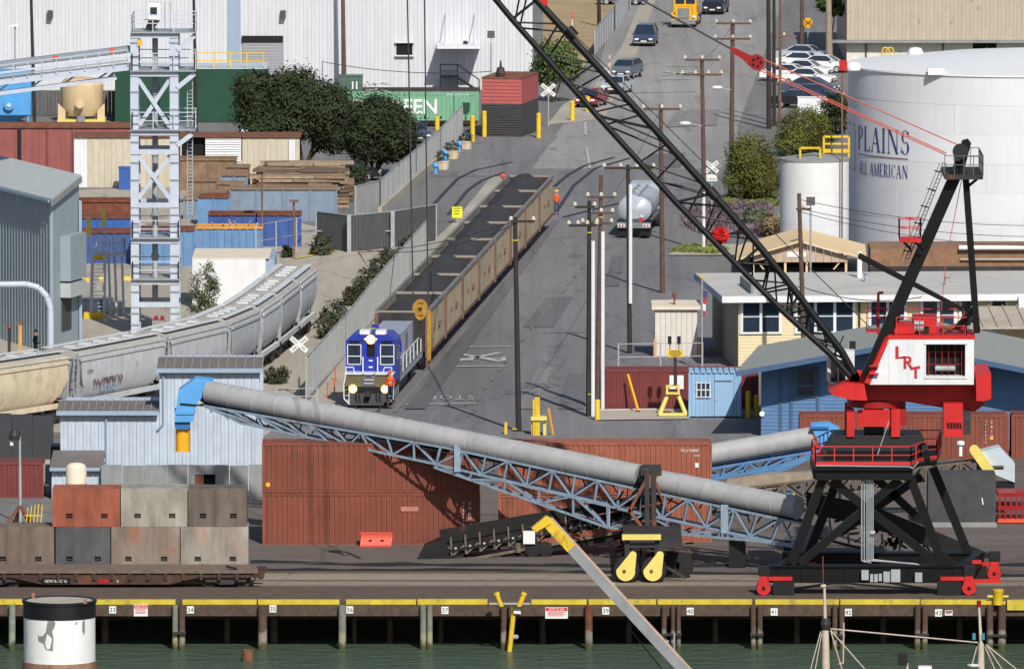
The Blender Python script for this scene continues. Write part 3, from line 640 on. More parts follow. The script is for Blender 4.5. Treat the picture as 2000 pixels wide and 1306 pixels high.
# ---- conveyor with the blue head on the right
def Yr(px): return 634.0
def Q(px,py,o=0): return A(px,py,634+o)
t=thing('transfer_conveyor','grey tube conveyor on bright blue truss rising to a blue head left of the crane','conveyor',G(1480,960))
hood(t,Q(1370,890),Q(1590,853),.6,1.5)
M('bright_blue',C(84,130,176),.5,var=.1,rust=.08)
truss(t,Q(1370,918,-.6),Q(1600,880,-.6),Q(1370,940,-.6),Q(1560,905,-.6),5,1.2,'bright_blue',cr=.08)
b=B(); b.ext([Q(1440,936,-.65),Q(1530,906,-.65),Q(1590,882,-.65),Q(1596,890,-.65),Q(1540,916,-.65),Q(1442,946,-.65)],(0,.1,0)); part(b,'outrigger','bright_blue',t)
b=B(); b.ext([Q(1584,830,-.8),Q(1618,827,-.8),Q(1640,838,-.8),Q(1624,866,-.8),Q(1604,872,-.8),Q(1592,850,-.8)],(0,1.6,0)); part(b,'head_hood','sky_blue',t)
b=B(); b.box(Q(1584,0).x,Q(1620,0).x,634-.95,634-.78,Q(0,834).z,Q(0,829).z); part(b,'hood_lid','deep_blue',t)
for px in (1400,1540):
    for o in (-.6,.6):
        c=Q(px,925,o); b=B(); b.bar(c,(c.x,c.y,.01),.16); part(b,'support_leg','bright_blue',t)
# ---- brown conveyor climbing right, with its grey head and yellow guard
def N(px,py,o=0): return A(px,py,630+o)
t=thing('head_conveyor','weathered brown conveyor climbing right behind the crane legs to a grey head','conveyor',G(1700,985))
truss(t,N(1390,960,-.6),N(1945,896,-.6),N(1400,995,-.6),N(1945,925,-.6),16,1.2,'conv_tan',cr=.07)
rr=random.Random(12)
for i in range(44):
    u=i/43; px=1400+u*540; py=962-u*62+rr.uniform(2,24); b=B(); b.bar(N(px,py,rr.uniform(-.6,.6)),N(px+rr.uniform(-12,12),py+rr.uniform(-14,14),rr.uniform(-.6,.6)),rr.uniform(.06,.13)); part(b,'bracket',rr.choice(['conv_dark','conv_tan','galv','conv_dark']),t)
M('tarp',C(150,138,122),.9,var=.15,sc_=2)
b=B(); b.ext([N(1400,962,-.5),N(1420,938,-.5),N(1500,926,-.5),N(1600,922,-.5),N(1610,934,-.5),N(1500,956,-.5)],(0,1,0)); part(b,'belt_cover','tarp',t)
b=B(); b.bar(N(1400,958),N(1945,893),1.0,.06); part(b,'belt','rubber',t)
M('grey_white',C(188,200,208),.6,var=.06,streak=.15)
b=B(); b.ext([N(1915,882,-.8),N(1952,873,-.8),N(1982,905,-.8),N(1982,942,-.8),N(1940,925,-.8)],(0,1.6,0)); part(b,'head_hood','grey_white',t)
b=B(); b.box(N(1944,0).x,N(1984,0).x,629.3,630.7,N(0,955).z,N(0,941).z); part(b,'chute','black_steel',t)
pts=[]; c1,c2=N(1903,878,-1.05),N(1934,922,-1.05); d=(c2-c1).normalized(); pn=Vector((-d.z,0,d.x))
for i in range(9): a=R(i*180/8); pts.append(c1-d*(.27*math.sin(a))+pn*(.27*math.cos(a)))
for i in range(9): a=R(i*180/8); pts.append(c2+d*(.27*math.sin(a))-pn*(.27*math.cos(a)))
b=B(); b.ext(pts,(0,.25,0)); part(b,'belt_guard','pale_yellow',t)
b=B(); b.tube(N(1925,913,-.8),N(1960,912,-.8),.1,8); part(b,'gearbox','black_steel',t)
for px in (1460,1640,1850):
    for o in (-.6,.6):
        c=N(px,955 if px<1700 else 935,o); b=B(); b.bar(c,(c.x,c.y,.01),.18); part(b,'support_leg','conv_dark',t)
# ---- black feeder sloping down to the right behind the crane
def V(px,py,o=0): return A(px,py,606+(px-1590)/400*4+o)
t=thing('feeder_conveyor','black feeder conveyor sloping down to the right behind the crane sill','conveyor',V(1900,1110))
for o in (-.8,.8):
    b=B(); b.ext([V(1575,960,o),V(1700,985,o),V(1985,1102,o),V(1980,1120,o),V(1700,1030,o),V(1575,1000,o)],(0,.08,0)); part(b,'side_board','conv_dark',t)
b=B(); b.bar(V(1580,985),V(1975,1112),1.4,.06); part(b,'belt','rubber',t)
for i in range(10):
    px=1620+i*34; py=1010+i*10.5
    b=B(); b.tube(V(px,py+22,-.95),V(px,py+22,.9),.08,8); part(b,'roller','galv',t)
    b=B(); b.bar(V(px,py,-.9),V(px+4,py+40,-.9),.09); part(b,'upright','conv_tan',t)
for o in (-.8,.8):
    b=B(); b.bar(V(1600,1050,o),V(1950,1135,o),.14); part(b,'bottom_chord','conv_dark',t)
rr=random.Random(14)
for i in range(80):
    u=rr.random(); px=1590+u*385; py=985+u*122+rr.uniform(-14,34); b=B(); b.bar(V(px,py,rr.uniform(-.9,.9)),V(px+rr.uniform(-22,22),py+rr.uniform(-16,20),rr.uniform(-.9,.9)),rr.uniform(.06,.16)); part(b,'bracket',rr.choice(['conv_dark','conv_dark','conv_tan','rusty','conv_dark','black_steel']),t)
b=B(); b.lathe([(.3,-.9),(.3,.9)],tuple(V(1968,1110)),16,'y'); part(b,'tail_pulley','dark_steel',t)
b=B(); b.bar(V(1930,1130,-.9),V(1995,1128,-.9),.12); part(b,'tail_frame','black_steel',t)
for px in (1700,1900):
    for o in (-.8,.8):
        c=V(px,1060 if px<1800 else 1110,o); b=B(); b.bar(c,(c.x,c.y,.01),.15); part(b,'support_leg','conv_dark',t)
# dark steel bin and red flat rack at right
Yq=GY(1030); t=thing('steel_bin','dark grey steel plate bin standing behind the crane leg','bin',G(1880,1030))
M('bin_grey',C(70,70,72),.8,var=.15,streak=.3,rust=.1)
b=B(); b.box(X(1814,Yq),X(1946,Yq),Yq,Yq+2.4,0,A(0,926,Yq).z); part(b,'shell','bin_grey',t)
b=B(); b.box(X(1812,Yq),X(1948,Yq),Yq-.06,Yq-.005,0,.3); part(b,'base_plate','concrete_grey',t)
b=B(); b.bar(A(1918,972,Yq-.02),A(1920,985,Yq-.02),.06); part(b,'mark','plate',t)
Yq=GY(1024); t=thing('flat_rack','stacked red flat rack frames at right edge','flat rack',G(1980,1024))
for k in range(3):
    z=.1+k*.72; b=B(); b.box(X(1950,Yq),X(2080,Yq),Yq,Yq+2.4,z,z+.22); part(b,'deck','red_dark' if k else 'plastic_red',t)
for px in range(1952,2060,11):
    b=B(); b.box(X(px,Yq),X(px+4,Yq),Yq-.02,Yq+.1,.33,1.5); part(b,'stake','red_dark',t)
# ================= harbour crane =================
YF,YK=591.7,598.4           # front and rear rail
def k(px,py,o=0): return A(px,py,YF+o)
def kr(px,py,o=0): return A(px,py,YK+o)
T=thing('harbour_crane','black portal crane with white and red machinery house and long lattice boom','crane',G(1700,1172))
M('crane_black',C(13,13,15),.5,var=.2,sc_=1.5,spec=.25)
def bx(name,mat,x0,x1,y0,y1,z0,z1,parent=None):
    b=B(); b.box(x0,x1,y0,y1,z0,z1); return part(b,name,mat,parent or T)
def beam(name,mat,p,q,w_,h_=None,up=(0,0,1),parent=None):
    b=B(); b.bar(p,q,w_,h_,up); return part(b,name,mat,parent or T)
def rail(name,mat,pts,h=1.0,posts=None,r=.03,parent=None,mid=True):
    """hand rail: posts at every point (and between), top and middle rods"""
    b=B(); up=Vector((0,0,1)); P=[Vector(p) for p in pts]
    for a,c in zip(P,P[1:]):
        n=max(1,round((c-a).length/(posts or 1.3)))
        for i in range(n+1): q=a.lerp(c,i/n); b.bar(q,q+up*h,r*2)
        b.bar(a+up*h,c+up*h,r*2)
        if mid: b.bar(a+up*h*.52,c+up*h*.52,r*1.7)
    return part(b,name,mat,parent or T)
# sills with stiffeners
def sill(f,x0,x1,yt,yb,Y):
    z1,z0=f(0,yt).z,f(0,yb).z; xa,xb=f(x0,0).x,f(x1,0).x
    o=bx('sill_beam','crane_black',xa,xb,Y-.28,Y+.28,z0+.08,z1-.08)
    bx('flange','crane_black',xa,xb,Y-.42,Y+.42,z1-.08,z1); bx('flange','crane_black',xa,xb,Y-.42,Y+.42,z0,z0+.08)
    for i in range(9):
        x=xa+(xb-xa)*(i+.5)/9; bx('stiffener','crane_black',x-.02,x+.02,Y-.36,Y-.282,z0+.081,z1-.081,o)
sill(k,1503,1886,1102,1136,YF); sill(kr,1548,1926,1077,1102,YK)
for px in (1520,1870):
    a,c=k(px,1118),kr(px+42,1090); beam('end_tie','crane_black',a,c,.5,.7)
# legs and bracing
for f,a,c,w_ in ((k,(1608,932),(1546,1100),.46),(k,(1778,932),(1842,1102),.46),(kr,(1641,922),(1580,1078),.46),(kr,(1822,912),(1890,1078),.46)):
    beam('leg','crane_black',f(*a),f(*c),w_,.5,(0,1,0))
for f,a,c in ((k,(1757,936),(1562,1100)),(k,(1624,938),(1832,1100)),(kr,(1708,930),(1795,1012)),(kr,(1800,928),(1640,1040))):
    beam('cross_brace','crane_black',f(*a),f(*c),.42,.42,(0,1,0))
for px,f in ((1546,k),(1842,k)):
    b=B(); b.ext([f(px-20,1102,-.05),f(px+26,1102,-.05),f(px+6,1078,-.05),f(px-2,1078,-.05)],(0,.1,0)); part(b,'leg_gusset','crane_black',T)
# bogies
for px,f,Y in ((1491,k,YF),(1892,k,YF),(1538,kr,YK),(1941,kr,YK)):
    c=f(px,1150); sg=1 if px>1700 else -1
    b=B(); pts=[]
    for i in range(13): a=R(180+i*15); pts.append((c.x+.36*math.cos(a),Y-.5,.42+.36*math.sin(a)))
    pts+=[(c.x+.2,Y-.5,1.05),(c.x-.2,Y-.5,1.05)]
    b.ext(pts,(0,.18,0)); wf=part(b,'wheel_fork','red_paint',T)
    b=B(); b.lathe([(.1,0),(.1,.03)],(c.x,Y-.53,.42),12,'y'); part(b,'axle_pin','black',wf)
    b=B(); b.lathe([(.4,0),(.4,.25)],(c.x,Y-.28,.42),18,'y'); part(b,'wheel','dark_steel',T)
    bx('motor_box','black_steel',c.x-sg*1.55-(.1),c.x-sg*.5+.1,Y-.45,Y+.3,.05,.82) if sg>0 else bx('motor_box','black_steel',c.x+.5,c.x+1.6,Y-.45,Y+.3,.05,.82)
    bx('equaliser','red_paint',min(c.x-sg*1.5,c.x-sg*.2),max(c.x-sg*1.5,c.x-sg*.2),Y-.5,Y-.2,.83,1.02)
    bx('buffer_block','black_steel',c.x-.28,c.x+.32,Y-.48,Y+.2,1.06,1.55)
c=kr(1935,1138,-.9); b=B(); pts=[]
for i in range(9): a=R(-90+i*22.5); pts.append((c.x+.3+.3*math.cos(a),YK-1.4,c.z+.26*math.sin(a)))
pts+=[(c.x-1.0,YK-1.4,c.z+.26),(c.x-1.0,YK-1.4,c.z-.26)]
b.ext(pts,(0,.2,0)); part(b,'rocker_arm','red_paint',T)
bx('sill_cap','red_paint',k(1895,0).x,k(1926,0).x,YF+3,YF+3.4,k(0,1113).z,k(0,1107).z)
# conduits and electrical boxes
for i,px in enumerate((1683,1688,1693,1697,1701,1705)):
    b=B(); b.path([k(px,925,-.5),k(px,1094-i%3,-.5),k(px+(90 if i>2 else 8),1097+i,-.5)],.035,5); part(b,'conduit','galv',T)
for a,c,e,f in ((1685,1110,1699,1129),(1702,1118,1708,1133),(1710,1118,1717,1133),(1719,1117,1725,1131),(1728,1113,1741,1133),(1743,1109,1761,1133),(1790,1115,1804,1133)):
    bx('electrical_box','galv',k(a,0).x,k(e,0).x,YF-.7,YF-.45,k(0,f).z,k(0,c).z)
b=B(); b.tube(k(1700,1040,-.6),k(1709,1040,-.6),.12,8); part(b,'junction','galv',T)
# deck
zt,zb=k(0,903).z,k(0,934).z
P=[(1593,-1.0),(1780,-1.0),(1800,1.2),(1830,2.2),(1838,7.4),(1625,7.4),(1586,2.2)]
def ring(z,ins=0): return [(A(px,653,YF+o).x*(1) ,YF+o,z) for px,o in P]
b=B(); b.ext(ring(zt-.14),(0,0,.14)); part(b,'deck','dark_steel',T)
b=B(); b.ext(ring(zt-.30),(0,0,.155)); part(b,'deck_edge','red_dark',T) if False else part(b,'deck_edge','crane_black',T)
M('red_rail',C(196,52,54),.5,var=.06)
pts=ring(zt); b=B()
for a,c in zip(pts,pts[1:]+pts[:1]): b.bar(Vector(a)+Vector((0,0,.06)),Vector(c)+Vector((0,0,.06)),.05,.18)
part(b,'toe_board','red_rail',T)
rail('deck_railing','red_rail',[Vector(p) for p in pts]+[Vector(pts[0])],.95,1.05,.028)
for Y,xa,xb in ((YF-.6,1594,1783),(YF+6.6,1630,1830)):
    bx('deck_girder','crane_black',A(xa,0,Y).x,A(xb,0,Y).x,Y-.2,Y+.2,zb,zt-.3)
for px in (1600,1776):
    bx('deck_girder','crane_black',A(px,0,YF).x-.25,A(px,0,YF).x+.25,YF-.4,YF+6.4,zb+.02,zt-.31)
b=B(); b.path([k(1594,909,-1.05),k(1775,911,-1.05),k(1783,914,-1.05),k(1793,902,.2)],.03,5); part(b,'conduit','galv',T)
# tapered base box
Yp=595.2
def e(px,py,o=0): return A(px,py,Yp+o)
z0,z1,zm=zt+.01,e(0,845).z,e(0,862).z
def octa(w0,w1,d,z,z2):
    pass
xa,xb=e(1606,0).x,e(1818,0).x; xc,xd=e(1632,0).x,e(1802,0).x
b=B(); b.add([(xa,Yp-2.2,z0),(xb,Yp-2.2,z0),(xb,Yp+2.2,z0),(xa,Yp+2.2,z0),(xa+.3,Yp-2.2,zm-.25),(xb-.15,Yp-2.2,zm-.25),(xb-.15,Yp+2.2,zm-.25),(xa+.3,Yp+2.2,zm-.25),(xc,Yp-1.7,z1),(xd,Yp-1.7,z1),(xd,Yp+1.7,z1),(xc,Yp+1.7,z1)],
 [(3,2,1,0),(0,1,5,4),(1,2,6,5),(2,3,7,6),(3,0,4,7),(4,5,9,8),(5,6,10,9),(6,7,11,10),(7,4,8,11),(8,9,10,11)]); part(b,'pedestal_base','crane_black',T)
b=B(); b.bar((xc,Yp-1.72,z1),(xd,Yp-1.72,z1),.06); b.bar((xd,Yp-1.72,z1),(xb-.13,Yp-2.22,zm-.25),.06); part(b,'edge_trim','dark_steel',T)
beam('sloping_ladder','galv',k(1736,822,-.9),k(1714,887,-.9),.12,.04)
bx('hatch','plate',k(1707,0).x,k(1722,0).x,YF-.9,YF-.5,zt+.002,zt+.05)
# red pedestal
zb2,zt2=z1-.02,e(0,792).z
for px,pw in ((1654,15),(1741,17)):
    for o in (-1.9,1.4):
        bx('pedestal_post','red_paint',e(px,0).x,e(px+pw,0).x,Yp+o,Yp+o+.5,zb2,zt2)
bx('pedestal_panel','red_paint',e(1675,0).x,e(1739,0).x,Yp-1.8,Yp-1.55,e(0,826).z,zt2-.05)
bx('pedestal_panel','red_dark',e(1740,0).x+.4,e(1758,0).x+.35,Yp-1.3,Yp+1.3,e(0,826).z,zt2-.05)
bx('pedestal_core','black_steel',e(1690,0).x,e(1728,0).x,Yp-.6,Yp+.6,zb2,zt2)
b=B(); b.lathe([(1.55,0),(1.55,.35)],((e(1668,0).x+e(1760,0).x)/2,Yp,zt2+.001),32); b.sm=True; part(b,'slew_ring','red_dark',T)
# revolving deck: front face Yh0
Yh0,Yh1=592.4,597.6
def h(px,py,o=0): return A(px,py,Yh0+o)
low=[(1619,764),(1628,772),(1662,781),(1761,783),(1841,796),(1903,804),(1923,790),(1923,752),(1907,751.5),(1650,747.5)]
b=B(); b.ext([h(*p,1.7) for p in low[4:]+low[:4]],(0,Yh1-Yh0-1.8,0)); part(b,'revolving_deck','red_paint',T)
b=B(); b.ext([h(*p,.1) for p in ((1619,764),(1628,772),(1662,781),(1694,782),(1688,750),(1650,747.5))],(0,1.58,0)); part(b,'deck_nose','red_paint',T)
b=B(); b.ext([h(1906,732,-.35),h(1919,730,-.35),h(1919,783,-.35),h(1907,783,-.35)],(0,5.4,0)); part(b,'counterweight','red_paint',T)
b=B(); b.ext([h(1919,730,-.3),h(1936,729,-.3),h(1936,779,-.3),h(1919,784,-.3)],(0,5.3,0)); part(b,'counterweight','red_paint',T)
bx('collector_box','red_paint',h(1846,0).x,h(1884,0).x,Yh0+.2,Yh0+1.6,h(0,853).z,h(0,789).z)
bx('collector_back','dark_steel',h(1884,0).x,h(1900,0).x,Yh0+.5,Yh0+1.7,h(0,850).z,h(0,804).z)
for i in range(5):
    b=B(); b.bar(h(1851+6*i,825,.16),h(1853+6*i,836,.16),.1,.03,(0,1,0)); part(b,'vent_slot','black',T)
b=B(); b.lathe([(.1,0),(.1,.55),(.22,.6),(.22,.75),(.1,.8)],tuple(h(1876,890)),10); part(b,'flood_lamp','lamp_white',T)
# machinery house with a barred opening
hz=[(1738,663),(1904,663),(1907,751),(1701,751)]
zb3,zt3=h(0,751).z+.005,h(0,663).z
x0h,x1h=h(1738,0).x,h(1905,0).x; wl,wr,wb,wt=h(1811,0).x,h(1888,0).x,h(0,735).z,h(0,672).z
b=B(); hface(b,x0h,x1h,zb3,zt3,[(wl,wr,wb,wt)],Yh0,1.6)
b.poly([(h(1701,0).x,Yh0,zb3),(x0h,Yh0,zb3),(x0h,Yh0,zt3)])
b.add([(h(1701,0).x,Yh0,zb3),(x1h,Yh0,zb3),(x1h,Yh1,zb3),(h(1701,0).x,Yh1,zb3),(x0h,Yh0,zt3),(x1h,Yh0,zt3),(x1h,Yh1,zt3),(x0h,Yh1,zt3)],[(3,2,1,0),(4,5,6,7),(1,2,6,5),(2,3,7,6),(3,0,4,7)])
hs=part(b,'machinery_house','white_paint',T)
bx('dark_interior','black',wl+.002,wr-.002,Yh0+.9,Yh0+1.55,wb+.002,wt-.002,hs)
for i in range(6):
    x=wl+(wr-wl)*(i+.5)/6; bx('window_bar','red_dark',x-.016,x+.016,Yh0+.5,Yh0+.54,wb,wt,hs)
for i in range(2):
    z=wb+(wt-wb)*(i+.9)/2.6; bx('window_bar','red_dark',wl,wr,Yh0+.542,Yh0+.57,z-.016,z+.016,hs)
b=B(); b.tube((wl+.5,Yh0+.6,wb+.38),(wl+1.55,Yh0+.6,wb+.38),.14,12); part(b,'winch_drum','galv',hs)
for nm,x,dz in (('sill',0,-1),('sill',0,1)):
    z=wb-.1 if dz<0 else wt; bx('window_trim','white_paint',wl-.1,wr+.1,Yh0-.05,Yh0-.002,z,z+.1,hs)
for px in (1738.5,1776,1809): bx('panel_seam','grey_white',h(px,0).x-.015,h(px,0).x+.015,Yh0-.012,Yh0-.002,zb3,zt3,hs)
b=B(); b.ext([h(1737,654,.1),h(1742,654,.1),h(1742,661,.1),h(1737,664,-.02),h(1699,750.5,-.02),h(1688,747,.0),h(1728,660,0)],(0,.4,0)); part(b,'front_cheek','red_paint',T)
M('lrt_red',C(190,40,48),.5,var=.04)
def stroke(pts,parent=hs,w_=.12,mat='lrt_red'):
    b=B()
    for a,c in pts: b.bar(h(*a,-.03),h(*c,-.03),.05,w_,(0,0,1) if abs(a[1]-c[1])<abs(a[0]-c[0]) else (1,0,0))
    part(b,'letter',mat,parent)
def glyph(polys):
    for pl in polys:
        b=B(); b.ext([h(x,y,-.045) for x,y in pl],(0,.03,0)); part(b,'letter','lrt_red',hs)
# L, R, T as slab letters stepping down
L_=[(1749,676),(1755,676),(1755,697),(1767,695),(1767,699),(1749,700)]
T_=[(1778,717.5),(1797,714),(1797,719),(1791,720),(1791,738.5),(1786,738.5),(1786,720.5),(1778,722)]
R_=[(1765,695.5),(1776,695.5),(1780,698),(1780,706),(1776,708.5),(1782,717),(1777,718),(1771.5,709),(1770,709),(1770,719.5),(1765,719.5)]
glyph([L_,T_,R_]); b=B(); b.ext([h(1770,700,-.05),h(1774.5,700,-.05),h(1775,702,-.05),h(1774,704.5,-.05),h(1770,704.5,-.05)],(0,.004,0)); part(b,'letter_counter','white_paint',hs)
# roof machinery
bx('roof_deck','red_paint',x0h-.05,x1h+.05,Yh0+.05,Yh1,zt3+.001,zt3+.2)
zr=zt3+.2
rail('roof_railing','red_rail',[(h(1753,0).x,Yh0+.2,zr),(x1h-.4,Yh0+.2,zr),(x1h-.4,Yh1-.2,zr),(h(1720,0).x,Yh1-.2,zr)],.95,1.1,.024)
bx('engine_cover','red_paint',h(1750,0).x,h(1790,0).x,Yh0+.8,Yh0+2.4,zr,zr+.55); bx('engine_cover','red_paint',h(1788,0).x,h(1834,0).x,Yh0+1.6,Yh0+3.4,zr,zr+.85)
b=B(); b.lathe([(.3,-.25),(.3,.25)],(h(1798,0).x,Yh0+1.0,zr+.4),16,'x'); part(b,'fan_drum','galv',T)
bx('radiator','black_steel',h(1800,0).x,h(1818,0).x,Yh0+.9,Yh0+1.5,zr,zr+.4)
b=B(); b.tube((h(1843,0).x,Yh0+1,zr+.15),(h(1870,0).x,Yh0+1.6,zr+.35),.16,10); part(b,'exhaust','rusty',T)
b=B(); b.tube((h(1722,0).x,Yh0+4,zr-.3),(h(1722,0).x,Yh0+4,zr+1.9),.07,8); b.tube((h(1722,0).x,Yh0+4,zr+1.9),(h(1732,0).x,Yh0+4,zr+1.9),.07,8); part(b,'vent_pipe','red_rail',T)
rail('side_railing','red_rail',[(h(1700,0).x,Yh1-.6,zr-.1),(h(1735,0).x,Yh1-.6,zr-.1)],1.15,.7,.024)
b=B(); b.box(h(1699,0).x,h(1740,0).x,Yh1-1.2,Yh1-.1,zr-.2,zr-.1); part(b,'side_platform','red_paint',T)
b=B(); b.lathe([(.35,0),(.35,.12),(.1,.18),(.1,.3)],(h(1906,0).x,Yh0+3,zr+.1),12); part(b,'vent_cap','galv',T)
# A-frame mast
for o in (.7,4.3):
    beam('mast_leg','crane_black',h(1692,737,o),h(1868,338,o),.62,.5,(0,1,0))
    beam('back_leg','crane_black',h(1908,650,o),h(1886,345,o),.34,.34,(0,1,0))
    beam('strut','crane_black',h(1677,501+(0 if o<1 else -4),o),h(1880,604,o),.22,.26,(0,1,0))
    beam('strut_knee','crane_black',h(1906,600,o),h(1868,640,o+.3),.3,.2,(0,1,0))
    b=B(); b.ext([h(1852,352,o-.2),h(1880,345,o-.2),h(1897,280,o-.2),h(1891,272,o-.2),h(1880,275,o-.2)],(0,.5,0)); part(b,'mast_head','crane_black',T)
for py in (340,420,520,620): 
    u=(py-338)/(737-338); px=1868-u*176; beam('mast_tie','crane_black',h(px,py,.7),h(px,py,4.3),.25,.25)
b=B(); b.tube(h(1876,296,.2),h(1876,296,4.9),.42,18); part(b,'mast_sheave','black_steel',T)
bx('sheave_plate','grey_white',h(1864,0).x,h(1877,0).x,Yh0+.4,Yh0+.48,h(0,315).z,h(0,307).z)
bx('mast_platform','dark_steel',h(1846,0).x,h(1921,0).x,Yh0-.3,Yh0+5.3,h(0,350).z,h(0,341).z)
zp=h(0,341).z
M('rail_grey',C(92,96,100),.5,var=.1)
rail('platform_railing','rail_grey',[(h(1846,0).x,Yh0-.25,zp),(h(1921,0).x,Yh0-.25,zp),(h(1921,0).x,Yh0+5.2,zp),(h(1888,0).x,Yh0+5.2,zp)],1.0,.5,.02)
beam('platform_knee','crane_black',h(1908,350,.2),h(1886,368,.6),.12)
# caged ladder up the mast
b=B(); b.bar(h(1766,512,.2),h(1842,318,.2),.05); b.bar(h(1772,514,.2),h(1848,320,.2),.05); b.bar(h(1757,512,.0),h(1836,318,.0),.04)
for i in range(26): 
    u=i/25; b.bar(h(1766+76*u,512-194*u,.2),h(1772+76*u,514-194*u,.2),.035)
part(b,'mast_ladder','rail_grey',T)
for u in (.1,.38,.55,.72,.9):
    b=B(); x,y=1766+76*u,512-194*u; b.path([h(x+6,y,.2),h(x-9,y-4,-.1),h(x-9,y-4,.5),h(x+6,y,.6)],.035,5); part(b,'ladder_hoop','crane_black',T)
zq=h(0,470).z
bx('basket_floor','red_paint',h(1757,0).x,h(1800,0).x,Yh0-1.0,Yh0+.2,zq,zq+.2)
rail('basket_railing','red_rail',[(h(1757,0).x,Yh0-.95,zq+.2),(h(1797,0).x,Yh0-.95,zq+.2),(h(1800,0).x,Yh0+.15,zq+.2),(h(1757,0).x,Yh0+.15,zq+.2),(h(1757,0).x,Yh0-.95,zq+.2)],1.0,.75,.024)
for px in (1762,1785): beam('basket_knee','crane_black',h(px,470,-.4),h(px+18,488,0),.09)
# operator's cab
Yq=596.2; xa,xb=A(1618,0,Yq).x,A(1671,0,Yq).x; z0,z1=A(0,757,Yq).z,A(0,686,Yq).z
b=B(); b.ext([(xa,Yq,z0+.35),(xa+.35,Yq,z0),(xb,Yq,z0),(xb,Yq,z1),(xa+.6,Yq,z1),(xa,Yq,z1-.3)],(0,1.6,0)); cb_=part(b,'operator_cab','white_paint',T)
bx('cab_window','glass',A(1624,0,Yq).x,A(1655,0,Yq).x,Yq-.03,Yq-.004,A(0,745,Yq).z,A(0,702,Yq).z,cb_)
for px in (1623,1639,1655): bx('window_frame','white_paint',A(px,0,Yq).x-.03,A(px,0,Yq).x+.03,Yq-.05,Yq-.031,A(0,746,Yq).z,A(0,701,Yq).z,cb_)
beam('cab_support','red_paint',(xb,Yq+.8,z0+.3),h(1690,755,4),.3)
# boom foot fittings
for o in (1.0,3.8):
    b=B(); c=h(1667,737,o); b.lathe([(.34,0),(.34,.25)],tuple(c),16,'y'); part(b,'boom_pin','red_paint',T)
    b=B(); b.ext([h(1655,747,o),h(1700,747,o),h(1690,726,o),h(1676,722,o),h(1664,732,o)],(0,.2,0)); part(b,'boom_bracket','red_paint',T)
for py in (715,730): bx('foot_step','red_rail',h(1700,0).x,h(1718,0).x,Yh0-.3,Yh0,h(0,py).z,h(0,py).z+.06)
# boom: straight section tapering to the foot, four chords with lacing
BY=594.1
U=[(700,-381),(780,-294),(1048,0),(1278,252),(1392,378),(1484,482),(1560,577),(1645,688),(1668,730)]
Lw=[(700,-321),(780,-229),(1000,38),(1167,227),(1320,395),(1441,519),(1535,613),(1620,690),(1660,734)]
def wd(i,n): return 1.0 if i<n-3 else (1.0-.2*(i-(n-4)))
def pt(L,u):
    n=len(L)-1; s=u*n; i=min(int(s),n-1); f=s-i
    return (L[i][0]+(L[i+1][0]-L[i][0])*f,L[i][1]+(L[i+1][1]-L[i][1])*f)
M('chord_dark',C(22,23,26),.42,var=.15,spec=.3)
for o,nm in ((-.85,0),(.85,1)):
    for L,r in ((U,.19),(Lw,.16)):
        b=B()
        for i in range(len(L)-1): b.tube(A(*L[i],BY+o),A(*L[i+1],BY+o),r,8)
        b.sm=35; part(b,'boom_chord','chord_dark',T)
# arc-length stations
def lacing(P,Q,oP,oQ,step=52):
    n=len(P)-1; seg=[math.dist(P[i],P[i+1]) for i in range(n)]; tot=sum(seg); m=int(tot/step); 
    def at(L,s):
        s*=tot; i=0
        while i<n-1 and s>seg[i]: s-=seg[i]; i+=1
        f=s/seg[i]; return (L[i][0]+(L[i+1][0]-L[i][0])*f,L[i][1]+(L[i+1][1]-L[i][1])*f)
    for j in range(m):
        a=at(P if j%2 else Q,j/m); c=at(Q if j%2 else P,(j+1)/m)
        if max(a[1],c[1])<-420: continue
        b=B(); b.tube(A(*a,BY+(oP if j%2 else oQ)),A(*c,BY+(oQ if j%2 else oP)),.055,6); part(b,'lacing','chord_dark',T)
lacing(U,Lw,-.85,-.85); lacing(U,Lw,.85,.85,54); lacing(U[4:],Lw[4:],.85,-.85,34); lacing(U[5:],Lw[5:],-.85,.85,30); lacing(U,U,-.85,.85,60); lacing(Lw,Lw,-.85,.85,58)
for i in (2,3,4,5,6): beam('boom_frame','chord_dark',A(*U[i],BY-.85),A(*Lw[i],BY-.85),.14,.14); beam('boom_frame','chord_dark',A(*U[i],BY+.85),A(*Lw[i],BY+.85),.14,.14)
for px,py in ((1116,64),(1392,378)):
    b=B(); b.tube(A(px-7,py-8,BY-.9),A(px+7,py+8,BY-.9),.27,10); part(b,'chord_splice','black_steel',T)
b=B(); b.lathe([(.5,-.6),(.5,.6)],tuple(A(812,-240,BY)),18,'y'); part(b,'head_sheave','black_steel',T)
b=B(); b.ext([A(1052,-8,BY-1),A(1070,-2,BY-1),A(1069,12,BY-1),A(1056,10,BY-1)],(0,.4,0)); part(b,'boom_block','red_paint',T)
# red cable drum low on the boom
b=B()
for i in range(22):
    a=i*.62; r_=.25+.14*math.sin(i*1.7); c=A(1407,460,BY-.6); b.bar(c+Vector((math.cos(a)*r_,-.1+.1*math.sin(i),math.sin(a)*r_)),c+Vector((math.cos(a+1.1)*.42,.1,math.sin(a+1.1)*.42)),.16)
part(b,'cable_bundle','red_paint',T)
beam('boom_lamp_arm','crane_black',A(1632,690,BY-.9),A(1648,655,BY-.9),.06); bx('boom_lamp','black_steel',A(1660,0,BY).x,A(1672,0,BY).x,BY-1,BY-.8,A(0,678,BY).z,A(0,663,BY).z)
